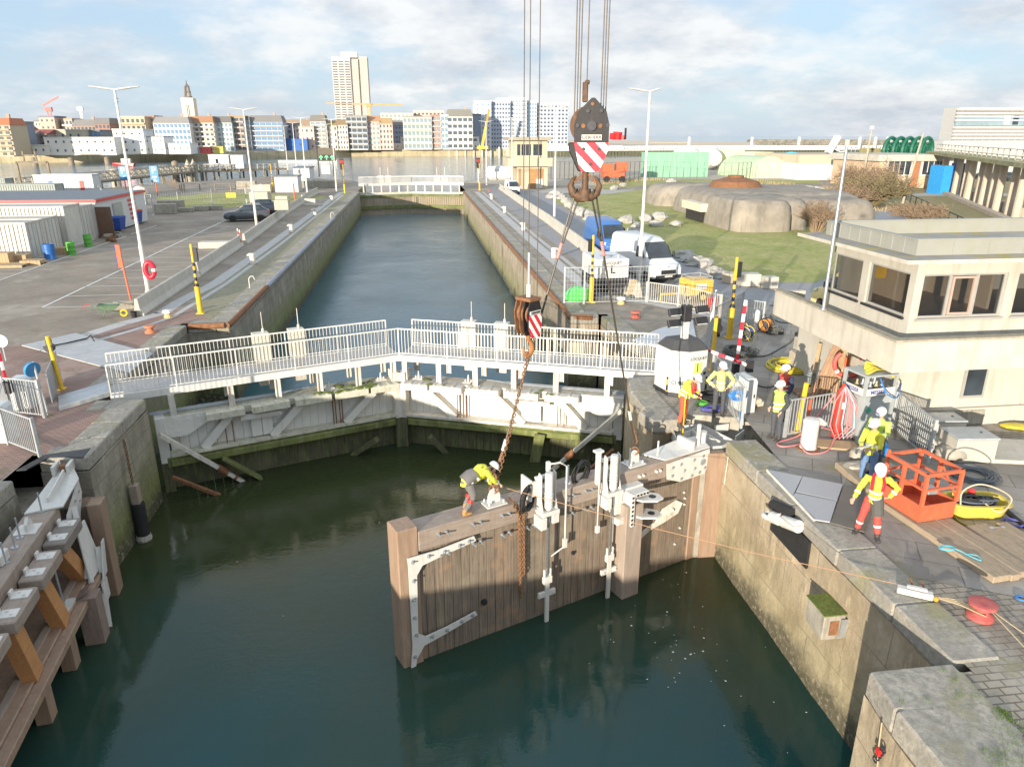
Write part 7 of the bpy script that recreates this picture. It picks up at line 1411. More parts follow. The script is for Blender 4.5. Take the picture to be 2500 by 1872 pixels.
def superbox(cx,cy,a,b,h,e=.38,taper=.82,n=40,zr=(0,.45,.8,.95,1.0),wr=(1,.97,.88,.74,.5),seed=0):
 vs=[];fs=[];m_=len(zr)
 for i in range(m_):
  for k in range(n):
   t=2*math.pi*k/n;c_,s_=math.cos(t),math.sin(t);x=a*abs(c_)**e*(1 if c_>0 else-1)*wr[i];y=b*abs(s_)**e*(1 if s_>0 else-1)*wr[i]
   w_=mnoise.noise(Vector((x*.3+seed,y*.3,zr[i]*2)))*.12;vs.append((cx+x+w_,cy+y+w_,h*zr[i]*(1+.06*mnoise.noise(Vector((x*.4,y*.4,seed))))))
 for i in range(m_-1):
  for k in range(n):l=(k+1)%n;fs.append((i*n+k,i*n+l,(i+1)*n+l,(i+1)*n+k))
 fs.append(tuple((m_-1)*n+k for k in range(n)));return vs,fs
BK=thing('bunker','low rounded concrete wartime bunker with three bays on the lawn','bunker',(34,70,0));BK.scale=(1,1,.86)
A1=P(1612,505);A2=P(1775,545);
for nm,cx,cy,a,b,h,sd in(('main_block',38.6,79,8.6,8.6,3.2,1),('front_bay',31.3,67.2,2.9,4.6,3.3,2),('middle_bay',34.9,70.0,1.5,6.0,3.1,3),('right_bay',40.6,71.0,3.9,5.6,2.9,4)):
 mb=MB();mb.add(*superbox(cx,cy,a,b,h,seed=sd,wr=(1,.98,.93,.83,.62)));mb.build(nm,m_bunk,BK,world=True,smooth=True)
mb=MB();mb.bb(28.2,29.6,71.0,75.0,.1,1.3);mb.build('embrasure',mat('opening_shade',(.03,.028,.025),.9),BK,world=True)  # solid near-black block stands for the shade inside the opening
mb=MB();mb.bb(27.9,28.8,70.2,75.6,1.3,2.2);mb.build('lintel',mat('pale_lintel',(.62,.55,.42),.8),BK,world=True)
q=PD(1712,458,86);mb=MB();mb.lathe([(3.0,0),(2.6,.7),(1.2,1.15),(.9,1.2),(.9,1.45),(0,1.5)],(36.5,82,3.2),24);mb.build('rusty_cupola',m_rust,BK,world=True,smooth=True)
mb=MB();mb.add(*superbox(35,92,5.5,4,3.0,seed=9));mb.build('rear_block',m_bunk,BK,world=True,smooth=True)
m_rock=mat('grey_boulder',(.40,.38,.34),.9,0,.25,1.5,(.2,.19,.16),.5,.7)
def rock(px,py,s,k):
 p=P(px,py);mb=MB();n,m_=12,7
 for i in range(m_+1):
  for j in range(n):
   a=2*math.pi*j/n;t=math.pi*i/m_;v=Vector((math.cos(a)*math.sin(t),math.sin(a)*math.sin(t),-math.cos(t)));e=1+.45*mnoise.noise(v*1.3+Vector((k*7.3,0,0)))+.15*mnoise.noise(v*4+Vector((k,3,0)));mb.v.append(Vector((v.x*s*1.3*e,v.y*s*e,max(-.05,v.z*s*.7*e+s*.3))))
 for i in range(m_):
  for j in range(n):l=(j+1)%n;mb.f.append((i*n+j,i*n+l,(i+1)*n+l,(i+1)*n+j));mb.m.append(0)
 o=tag(mb.build('boulder',m_rock),'grey boulder in the row edging the lawn','boulder','grey boulders edging the lawn');o.location=(p.x,p.y,0);o.rotation_euler.z=k
rk=[(1358,478,.8),(1372,487,.7),(1382,496,.75),(1392,505,.7),(1402,513,.65),(1414,521,.7),(1428,528,.75),(1440,537,.7),(1452,546,.65),(1466,551,.7),(1480,544,.7),(1490,552,.55),(1345,484,.6),(1530,545,.75),(1576,540,.7),(1608,538,.8),(1600,553,.6),(1555,560,.6),(1560,575,.5),(1650,552,.55),(1480,568,.5),(1545,568,.5),(1670,628,.6),(1682,638,.6),(1690,640,.5),(1700,648,.6),(1722,652,.55),(1745,670,.55),(1765,680,.5),(1995,470,.9),(1975,465,.7),(1640,447,.8),(1500,463,.7),(1520,455,.6),(2190,478,1.2),(2170,482,.7)]
for k,(a,b,s)in enumerate(rk):rock(a,b,s,k)
block('pale cut stone block on the lawn edge right of the signal mast, left one',1785,690,(1.0,.7,.6),R(20),mt=MC['tan_sandstone'],group=None);block('large pale rough block on the lawn edge behind the signal mast',1825,698,(1.3,.8,.75),R(-10),mt=m_conc2,group=None);block('small pale block by the terrace end on the lawn edge',1878,704,(.8,.6,.7),R(0),mt=m_conc2,group=None)
m_twig=mat('bare_twigs',(.27,.19,.12),.9,0,.25,3);m_twig2=mat('olive_twigs',(.20,.16,.085),.9,0,.3,3)
def shrub(label,x,y,r,h,n,seed,mt,z=0):
 rd=random.Random(seed);t_=thing('bare_shrub',label,'shrub',(x,y,z));st=MB();tw=MB();wid=r*.012
 for i in range(n):
  a=rd.uniform(0,6.28);q=rd.uniform(.1,1)**.6*r;e=Vector((math.cos(a)*q,math.sin(a)*q,h*rd.uniform(.5,1.0)*(1-.35*(q/r)**2)));m0=e*.5+Vector((rd.uniform(-.1,.1)*r,rd.uniform(-.1,.1)*r,.12*h));st.tube([(e.x*.15,e.y*.15,0),m0,e],[wid*2,wid*1.2,wid*.5],4)
  for j in range(9):
   b0=m0.lerp(e,rd.uniform(0,1));b1=b0+Vector((rd.uniform(-1,1),rd.uniform(-1,1),rd.uniform(-.1,1)))*r*.28;tw.tube([b0,b1],[wid*.7,wid*.3],3,False)
   for _ in range(3):c0=b0.lerp(b1,rd.uniform(.2,1));tw.tube([c0,c0+Vector((rd.uniform(-1,1),rd.uniform(-1,1),rd.uniform(-.3,1)))*r*.14],[wid*.5,wid*.3],3,False)
 st.build('stems',mt,t_);tw.build('twigs',mt,t_)
q=P(1990,572);shrub('bare brown shrub growing against the right bay of the bunker',q.x,q.y,2.1,3.2,60,1,m_twig)
for lb,px,py,r,h,n,sd,mt_ in(('big bare olive thicket in front of the long tan building',2120,500,5.0,3.6,75,2,m_twig2),('tall bare bush left of the thicket behind the thin mast',2085,470,4.0,4.6,50,3,m_twig),('tall bare sapling bush beside the lattice mast',2150,475,3.2,5.4,36,4,m_twig),('low dry bush in front of the thicket',2070,505,3.5,2.5,60,5,m_twig),('dry brown bush strip along the black handrail',2240,540,3.0,1.5,60,6,m_twig),('dry brown scrub behind the parapet end',2330,600,3.0,1.3,60,7,m_twig)):
 q=P(px,py);shrub(lb,q.x,q.y,r,h,n,sd,mt_)
a0=P(2210,492);a1=P(2440,610);t_=thing('handrail','black handrail on posts running down beside the dry grass','handrail',tuple(a0));mb=MB();mb.beam(a0+Vector((0,0,1.1)),a1+Vector((0,0,1.1)),.08,.08);mb.build('rail',m_blk,t_,world=True)
for k in range(13):p=a0.lerp(a1,k/12);mb=MB();mb.beam(p,p+Vector((0,0,1.1)),.08,.08);mb.build('post',m_blk,t_,world=True)
def bldg(name,label,cat,px0,px1,pyb,pyt,depth,mt,z0=0,roofm=None,over=0,D=None,rh=.3):
 a=P(px0,pyb,z0);Y=a.y if D is None else D;a=PY(px0,pyb,Y);b=PY(px1,pyb,Y);h=PY((px0+px1)/2,pyt,Y).z
 t_=thing(name,label,cat,(a.x,Y,0));w=b.x-a.x;mb=MB();mb.bb(0,w,0,depth,z0-(.5 if z0 else 0),h-rh);mb.build('wall',mt,t_)
 mb=MB();mb.bb(-over,w+over,-over,depth+over,h-rh,h);mb.build('roof',roofm or mt,t_);return t_,w,h
m_tan2=mat('peach_render',(.60,.44,.30),.85,0,.08,.3)
t_,w,h=bldg('long_building','long low peach building with white framed windows and flat roof','building',2138,2298,460,378,14,m_tan2,roofm=m_conc2,over=.8,rh=1.0)
for a,b in((.12,.46),(.64,.97)):
 mb=MB();mb.bb(w*a-.3,w*b+.3,-.2,-.01,1.9,4.6);f_=mb.build('window',m_hin,t_)
 mb=MB();n=4
 for k in range(n):x0=w*a+(w*(b-a))*k/n;mb.bb(x0+.1,x0+w*(b-a)/n-.1,-.26,-.205,2.2,4.3)
 mb.build('panes',m_glass,f_)
mb=MB();mb.bb(w*.50,w*.61,-.15,-.01,.05,4.2);mb.build('door',mat('red_brown_door',(.38,.16,.08),.6),t_)
t_,w,h=bldg('white_hall','long white hall wall behind the bare bushes','building',1945,2140,440,378,20,m_cabw,roofm=m_tan,rh=1.6);mb=MB();mb.bb(w*.72,w*.98,-.1,-.01,1.0,3.0);mb.build('window_band',m_hin,t_)
mb=MB();mb.bb(w*.72,w*.98,-.3,-.12,3.2,6.0);mb.build('mossy_panel',g_mud,t_)
a=P(1826,436);b=P(1932,436);HT=thing('nissen_hut','pale green half round hut with grey double doors','hut',(a.x,a.y,0));w=b.x-a.x;r_=w/2;hh=hat(1878,382,a.x+r_,a.y);mb=MB()
pf=[(r_-r_*math.cos(R(180*k/16)),0,hh*math.sin(R(180*k/16)))for k in range(17)];mb.extr(pf,(0,16,0));mb.build('shell',mat('pale_green_sheet',(.46,.56,.36),.6),HT);mb=MB();mb.bb(r_-2.6,r_+2.2,-.12,-.01,0,hh*.8);dd=mb.build('door',mat('grey_door',(.42,.41,.36),.7),HT);mb=MB();mb.bb(r_+.2,r_+1.0,-.2,-.125,2.2,3.0);mb.build('notice',m_hin,dd)
for k,(px,py,pt,lb)in enumerate(((1690,413,366,'white spherical ended storage tank, the left one'),(1738,415,364,'white round storage tank, the right one in front'))):
 q=P(px,py);r_=hat(px,pt,q.x,q.y)/2;t_=thing('storage_tank',lb,'tank',(q.x,q.y,0),0,'round white storage tanks');mb=MB();mb.lathe([(0,-2),(r_*.7,-1.5),(r_,0),(r_,10),(0,12)],(0,0,r_+.3),28,Matrix.Rotation(R(-90),4,'X'));mb.build('shell',m_hin,t_,smooth=True);mb=MB();mb.bb(-r_*.6,r_*.6,1,8,0,.6);mb.build('cradle',m_steel,t_)
a=P(1571,433);GC=container('long green shipping container behind the black fence',P(1728,432).x,a.y,P(1728,432).x-a.x,2.6,5.0,mat('faded_green_container',(.22,.44,.30),.6,0,.12,.5,(.4,.5,.4),.4),doors=False,rib=.9)
m_tent=mat('cream_yellow_tarpaulin',(.72,.70,.38),.7,0,.05,.2)
for lb,x0,x1,yb,yt in(('pale yellow tarpaulin covered load left of the green hut',1800,1885,402,372),('yellowish covered stack behind the white tanks',1755,1815,398,368),('low cream covered stack behind the green container',1618,1680,396,383)):
 t_,w,h=bldg('covered_stack',lb,'stack',x0,x1,yb,yt,12,m_tent,z0=0,D=PD(x0,yb,205).y,rh=.4)
q0=P(1925,432);t_=thing('cable_drum','huge blue and red cable drum right of the green hut','drum',(q0.x,q0.y,0));z_=hat(1925,388,q0.x,q0.y);mb=MB();mb.torus((0,0,z_-2.5),3.6,.35,28,6,T90);mb.torus((0,0,z_-2.5),2.3,.25,24,6,T90);
for k in range(8):a_=k*.785;mb.beam((0,0,z_-2.5),(3.6*math.cos(a_),0,z_-2.5+3.6*math.sin(a_)),.2,.2)
mb.build('wheel',mat('drum_light_blue',(.10,.38,.66),.5),t_);mb=MB();mb.bb(-2.5,4.2,.5,3,0,z_-2.3);mb.build('red_box',m_red,t_)
q0=PD(2160,366,165);rr_=2.3
for k in range(5):
 px=2172+22*k;q=PD(px,372,160+k*1.0);mb=MB();mb.torus((0,0,0),rr_,.35,26,6,Matrix.Rotation(R(28),4,'Z')@T90);mb.torus((0,0,0),rr_*.55,.25,20,5,Matrix.Rotation(R(28),4,'Z')@T90)
 for j in range(6):a_=j*1.047;v=Matrix.Rotation(R(28),4,'Z')@Vector((rr_*math.cos(a_),0,rr_*math.sin(a_)));mb.beam((0,0,0),v,.3,.3)
 o=tag(mb.build('net_drum',mat('dark_green_steel',(.012,.12,.07),.5)),'one of the big dark green drums in a row above the long roof','drum','green drums in a row');o.location=(q.x,q.y,q.z+.3)
t_,w,h=bldg('modern_building','white modern building with horizontal louvres and glazed middle floor at the right edge','building',2325,2560,350,263,7,mat('modern_facade_white',(.42,.42,.40),.6,0,.04,.2),D=230,rh=.3)
zb_=PY(2400,350,230).z
mb=MB();mb.bb(-.5,w,-.6,-.02,zb_+5.5,zb_+8.8)
mb.build('glazing',mat('blue_grey_glazing',(.25,.33,.36),.12,0,.2,.3,bump=0),t_)
for k in range(4):mb=MB();mb.bb(-.8,w,-.9,-.03,h-.9-k*1.1,h-.45-k*1.1);mb.build('louvre',m_hin,t_);mb=MB();mb.bb(-.7,w,-.5,-.02,h-1.35-k*1.1,h-.9-k*1.1);mb.build('louvre_gap',mat('brown_grey_slats',(.30,.27,.24),.7),t_)  # brown grey strips fill the spaces between the louvres
for k in range(4):mb=MB();mb.bb(-.8,w,-.9,-.03,zb_+4.6-k*1.1,zb_+5.1-k*1.1);mb.build('louvre',m_hin,t_);mb=MB();mb.bb(-.7,w,-.5,-.02,zb_+4.0-k*1.1,zb_+4.6-k*1.1);mb.build('louvre_gap',MC['brown_grey_slats'],t_)
for x in(.47,.56,.72):mb=MB();mb.bb(w*x,w*x+2.0,-.7,-.62,zb_+5.8,zb_+8.6);mb.build('window',m_hin if x<.5 else m_glass,t_)
t_,w,h=bldg('grey_roof_hall','long grey roofed hall below the white modern building','building',2290,2560,420,344,20,mat('grey_sheet_hall',(.44,.45,.43),.7,0,.06,.2),D=150,rh=1.5)
mb=MB();rail_panel(mb,0,w,.5,h,h+1.6,1.5,.04);mb.build('roof_railing',m_galv,t_)
for lb,px0,px1,yb,yt,mt_ in(('bright blue container seen between the concrete pillars',2300,2322,440,405,mat('container_blue',(.03,.28,.62),.5)),('blue and white goods behind the pillars',2350,2370,445,400,m_blue)):bldg('container',lb,'container',px0,px1,yb,yt,3,mt_,D=102)
vehicle('dark car with red tail lights parked between the concrete pillars',tuple(P(2425,440))[:2],R(190),'car',m_vg,cat='car');vehicle('dark car parked further right behind the pillars',tuple(P(2385,436))[:2],R(170),'car',MC['navy_car_paint'],cat='car')
m_pil=mat('rust_stained_pillars',(.50,.42,.33),.9,0,.15,.6,(.3,.2,.12),.4,.5)
PR=thing('pillared_walkway','old elevated concrete walkway with mossy deck on tall stained pillars at the right edge','walkway',tuple(P(2300,460)))
fx_=[(2297,462,388),(2330,474,385),(2360,488,388),(2396,502,390),(2430,516,392),(2478,534,394)]
tops=[]
for k,(px,pb,pt)in enumerate(fx_):
 q=P(px,pb);z_=hat(px,pt,q.x,q.y);tops.append(Vector((q.x,q.y,z_)));mb=MB();mb.cyl((q.x,q.y,0),(q.x,q.y,z_),.62-.04*k,.5-.03*k,10);mb.build('pillar',m_pil,PR,world=True)
 q2=q+Vector((1.8,3.2,0));mb=MB();mb.cyl(q2,q2+Vector((0,0,z_)),.38,n=8);mb.build('rear_pillar',m_pil,PR,world=True);mb=MB();mb.bb(q.x+.4,q.x+1.8,q.y-.6,q.y+.6,0,1.1);mb.build('footing',m_conc2,PR,world=True)
zd=sum(t.z for t in tops)/len(tops)
dv=(tops[-1]-tops[0]);dv.z=0;dv.normalize();S0=tops[0]-dv*9;S0.z=zd;E0=tops[-1]+dv*12;E0.z=zd
mb=MB();mb.beam(S0+Vector((.9,1.5,.15)),E0+Vector((.9,1.5,.15)),3.6,.45);mb.build('deck',mat('mossy_deck',(.33,.31,.17),.95,0,.3,.8),PR,world=True)
mb=MB();n=12
for s in(0,3.4):
 o_=Vector((s*.5,s*.86,0))
 for zz_ in(.8,1.5):mb.beam(S0+o_+Vector((0,0,zz_)),E0+o_+Vector((0,0,zz_)),.07,.07)
 for k in range(n+1):p=S0.lerp(E0,k/n)+o_;mb.beam(p+Vector((0,0,.3)),p+Vector((0,0,1.55)),.1,.1)
mb.build('railing',m_jetp,PR,world=True)
mb=MB();s0=P(2255,452);s1=P(2530,572);mb.beam(s0+Vector((0,0,.15)),s1+Vector((0,0,.15)),.8,.5);mb.beam(s0+Vector((0,-.6,-.1)),s1+Vector((0,-.6,-.1)),.5,.4);tag(mb.build('kerb_beam',m_pil,world=True,loc=tuple(s0)),'long dark concrete kerb beam below the pillars','kerb')
for lb,px,py,pt,r_,lean in(('leaning wooden pole right of the bushes',2203,498,325,.16,0),('wooden mast with lamp above the thicket',2102,460,316,.2,0)):
 q=P(px,py);zt_=hat(px,pt,q.x,q.y);t_=thing('wooden_pole',lb,'pole',(q.x,q.y,0));mb=MB();mb.cyl((0,0,0),(1.2 if 'leaning' in lb else .3,0,zt_),r_,r_*.7,8);mb.build('pole',m_jetp,t_)
 if 'lamp' in lb:mb=MB();mb.cyl((.3,0,zt_),(.3,0,zt_+.5),.35,n=10);mb.build('lamp',m_hin,t_)
q=P(1500,446);t_=thing('boom_lift','orange boom lift parked on the sand before the green container','lift',(q.x,q.y,0));mb=MB();mb.bb(-2,2,0,3,.9,1.8);mb.bb(-2.2,-.2,.2,2.4,1.8,3.4);mb.bb(.4,2.6,.2,2.0,2.0,3.6);mb.build('body',m_orng,t_,bevel=.08);mb=MB();mb.beam((-1.5,.2,1.5),(1.8,.2,2.4),.5,.5);mb.build('boom',m_orng,t_)
for x in(-1.5,1.5):mb=MB();mb.cyl((x,-.1,.6),(x,.4,.6),.6,n=12);mb.build('wheel',m_tyre,t_)
fa=[P(1345,437),P(1400,440),P(1480,442),P(1570,438),P(1700,440),P(1800,442),P(1830,440)]
for k,(a,b)in enumerate(zip(fa,fa[1:])):post_fence('dark wire fence on the sand, length %s from the left'%'one two three four five six'.split()[k],a,b,3.4,m_dsteel,1.2,r=.03,group='dark wire fence before the green container')
m_wj=mat('white_jetty_timber',(.70,.69,.64),.7,0,.06,.2)
def whitej(label,a,b,n,hh_,w_=3):
 t_=thing('pier',label,'pier',tuple(a));L=(b-a).length;mb=MB();mb.beam(a+Vector((0,0,-.3)),b+Vector((0,0,-.3)),w_,.6);mb.build('deck',m_wj,t_,world=True)
 mb=MB()
 for k in range(n+1):p=a.lerp(b,k/n);mb.beam(p+Vector((0,-w_/2,-.4)),p+Vector((0,-w_/2,hh_)),1.6,.3,(0,1,0))
 mb.beam(a+Vector((0,-w_/2,hh_)),b+Vector((0,-w_/2,hh_)),.5,.9);mb.build('railing',m_wj,t_,world=True)
 mb=MB()
 for k in range(n+1):p=a.lerp(b,k/n);mb.beam(p+Vector((0,-w_/2,-5)),p+Vector((0,-w_/2,-.65)),1.6,1.0)
 mb.build('piles',mat('dark_tidal_piles',(.10,.10,.06),.9),t_,world=True)['kind']='stuff'
A_j=PD(1330,374,470);B_j=PD(2060,365,560);A_j.z=B_j.z=0
whitej('long white timber pier with dark tidal piles across the harbour mouth',A_j,B_j,95,1.7)
A2=PD(2040,364,560);B2=PD(2330,362,640);A2.z=B2.z=0;whitej('farther white pier continuing to the right behind the masts',A2,B2,30,1.6)
for k,px in enumerate((1455,1682,1835,1950,2037,2098,2136,2165,2172)):q=PD(px,352,540);mb=MB();mb.cyl((0,0,0),(0,0,hat(px,335,q.x,q.y)),.9,n=6);o=tag(mb.build('pier_pole',m_wj),'one of the thin white poles standing along the white pier','pole','thin white poles along the pier');o.location=(q.x,q.y,0)
br_=[PD(1830,346,1150),PD(2000,346,1150),PD(2200,347,1100),PD(2330,348,1050)]
mb=MB();mb.v=[]
for a,b in zip(br_,br_[1:]):mb.extr([(a.x,a.y-10,-4),(a.x,a.y,3.5),(a.x,a.y+6,3.5),(a.x,a.y+14,-4)],Vector((b.x-a.x,b.y-a.y,0)))
tag(mb.build('breakwater',mat('dark_rubble',(.20,.18,.14),.95,0,.5,.15,(.45,.4,.3),.6)),'dark stone breakwater on the sea horizon at the right','breakwater')
patch('beach',[tuple(P(*a)[:2])for a in((1240,362),(1330,364),(1700,360),(1850,357),(1840,347),(1600,344),(1240,341))],.02,g_beach)
for lb,x0,x1,yb,yt,mt_ in(('orange hoarding on the beach left of the hook',1370,1400,362,354,m_yel),('low white beach wall behind the pier',1340,1520,364,356,m_hin),('dark low groyne on the beach behind the white pier',1585,1680,350,347,m_conc)):bldg('beach_wall',lb,'wall',x0,x1,yb,yt,6,mt_,z0=0,rh=.3)
q=P(1505,341);t_=thing('beach_sculpture','group of angular bright red blocks on the far beach','sculpture',(q.x,q.y,0))
for k,(dx,s_)in enumerate(((-26,9),(-8,14),(2,17),(14,10))):mb=MB();mb.box((dx,0,s_/2),(s_*.8,s_,s_),R(20*k),R(6));mb.build('block',mat('sculpture_red',(.7,.03,.03),.5),t_)
mb=MB();mb.bb(20,24,0,4,0,26);tag(mb.build('beacon',m_blk,loc=(q.x,q.y,0)),'dark thin beacon beside the red blocks','beacon')
def tufts(label,spots,n,h,mt,z=.01):
 rd=random.Random(len(spots)*7+n);mb=MB()
 for(px,py,r_)in spots:
  p=P(px,py,z)
  for _ in range(n):
   a=rd.uniform(0,6.28);q=rd.uniform(0,1)**.6*r_;b=Vector((p.x+q*math.cos(a),p.y+q*math.sin(a),z));hh=h*rd.uniform(.4,1);d=Vector((rd.uniform(-.5,.5),rd.uniform(-.5,.5),1))*hh;w_=Vector((rd.uniform(-1,1),rd.uniform(-1,1),0)).normalized()*hh*.07;mb.add([b-w_,b+w_,b+d],[(0,1,2)])
 tag(mb.build('grass_tufts',mt),kind='stuff')
m_tuft=mat('green_grass_blades',(.12,.20,.03),.8,0,.3,20,bump=0);m_tuft2=mat('dry_grass_blades',(.45,.34,.16),.8,0,.25,8,bump=0)
tufts('',[(2470,1790,.30),(2500,1850,.3),(2430,1850,.2),(2445,1745,.15)],500,.07,m_tuft)
tufts('',[(2300,1640,.06),(2330,1660,.05),(2200,1715,.05),(2260,1712,.06),(2340,1700,.08),(2380,1700,.08),(120,1015,.12),(345,985,.15),(360,900,.1),(560,750,.3),(530,770,.25),(140,830,.4),(90,850,.4),(600,690,.5),(640,650,.5)],60,.07,m_tuft)
tufts('',[(2230+k*13,520+k*8,1.3)for k in range(18)]+[(1480,447,4),(1540,442,4),(1600,440,3),(1840,444,4),(1900,450,3),(2000,462,3),(2180,515,2.5)],170,.6,m_tuft2)
q=PXs(2158,1835,6.9);t_=thing('climbing_tackle','small red and grey rope tackle hanging on the lower right pier face','tackle',(6.86,q.y,q.z));mb=MB()
for k in range(5):mb.torus((-.03,.03*(k-2),.12-.08*k),.05,.015,10,5,Matrix.Rotation(R(90),4,'Y'))
mb.build('pulley',m_dsteel,t_);mb=MB();mb.box((-.05,0,.02),(.06,.08,.12));mb.build('red_block',m_red,t_);mb=MB();mb.tube([(-.02,.1,.5),(-.03,.05,.1),(-.03,-.02,-.3)],.012);mb.build('cord',m_rope,t_)
CW={}
def cm(c,n=None):
 c=sc3(c,.98)
 k='town_%02d_%02d_%02d'%tuple(int(x*99)for x in c)
 return mat(k,c,.8,0,.07,.15,bump=0)
_wm=MB().bb(-.5,.5,-.5,.5,-.5,.5)
m_wd=glass('town_window_dark',(.06,.075,.09),.12);m_wl=glass('town_window_pale',(.15,.20,.22),.15);m_wbl=glass('town_window_blue',(.10,.18,.28),.12)
def town(label,x0,x1,yb,yt,D,wall,roof,fl,cols,style='flat',wm_=m_wd,ww=.55,wh=.55,bal=None,rf=.18,cat='building',depth=14):
 a=PD(x0,yb,D);Y=a.y;b=PY(x1,yb,Y);h=PY((x0+x1)/2,yt,Y).z;z0=0;w=b.x-a.x
 t_=thing('town_building',label,cat,(a.x,Y,0));hr=h*(rf if style!='flat' else .04);hb_=h-hr
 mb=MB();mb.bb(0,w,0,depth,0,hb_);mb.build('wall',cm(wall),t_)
 mb=MB()
 if style=='gable':mb.extr([(-.2,-.2,hb_),(w+.2,-.2,hb_),(w+.2,depth*.5,h),(-.2,depth*.5,h)],(0,0,.01));mb.extr([(-.2,-.2,hb_),(-.2,depth,hb_),(-.2,depth/2,h)],(w+.4,0,0))
 elif style=='mansard':mb.add([(-.2,-.3,hb_),(w+.2,-.3,hb_),(w+.2,depth,hb_),(-.2,depth,hb_),(w*.06,2.2,h),(w*.94,2.2,h),(w*.94,depth-1,h),(w*.06,depth-1,h)],[(4,5,6,7),(0,1,5,4),(1,2,6,5),(2,3,7,6),(3,0,4,7)])
 else:mb.bb(-.2,w+.2,-.2,depth,hb_,h)
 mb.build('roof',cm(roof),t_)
 if style!='flat' and w>9:mb=MB();mb.bb(w*.7,w*.7+1.2,depth*.4,depth*.4+1,h-1,h+1.6);mb.build('chimney',cm((.45,.3,.22)),t_)
 fh=hb_/fl;cw=w/cols;key=wm_.name
 if key not in CW:o=_wm.build('window',wm_);CW[key]=o.data;bpy.data.objects.remove(o)
 for i in range(fl):
  for j in range(cols):
   o=bpy.data.objects.new('window',CW[key]);COL.objects.link(o);o.parent=t_;o.location=(cw*(j+.5),-.02,fh*(i+.55));o.scale=(cw*ww,.3,fh*wh)
  if bal:mb=MB();mb.bb(w*.02,w*.98,-1.1,-.0,fh*i+fh*.02,fh*i+fh*.26);mb.build('balcony',cm(bal),t_)
 return t_,w,h
TW=(.62,.60,.56);TB=(.55,.45,.34);DR=(.20,.19,.18)
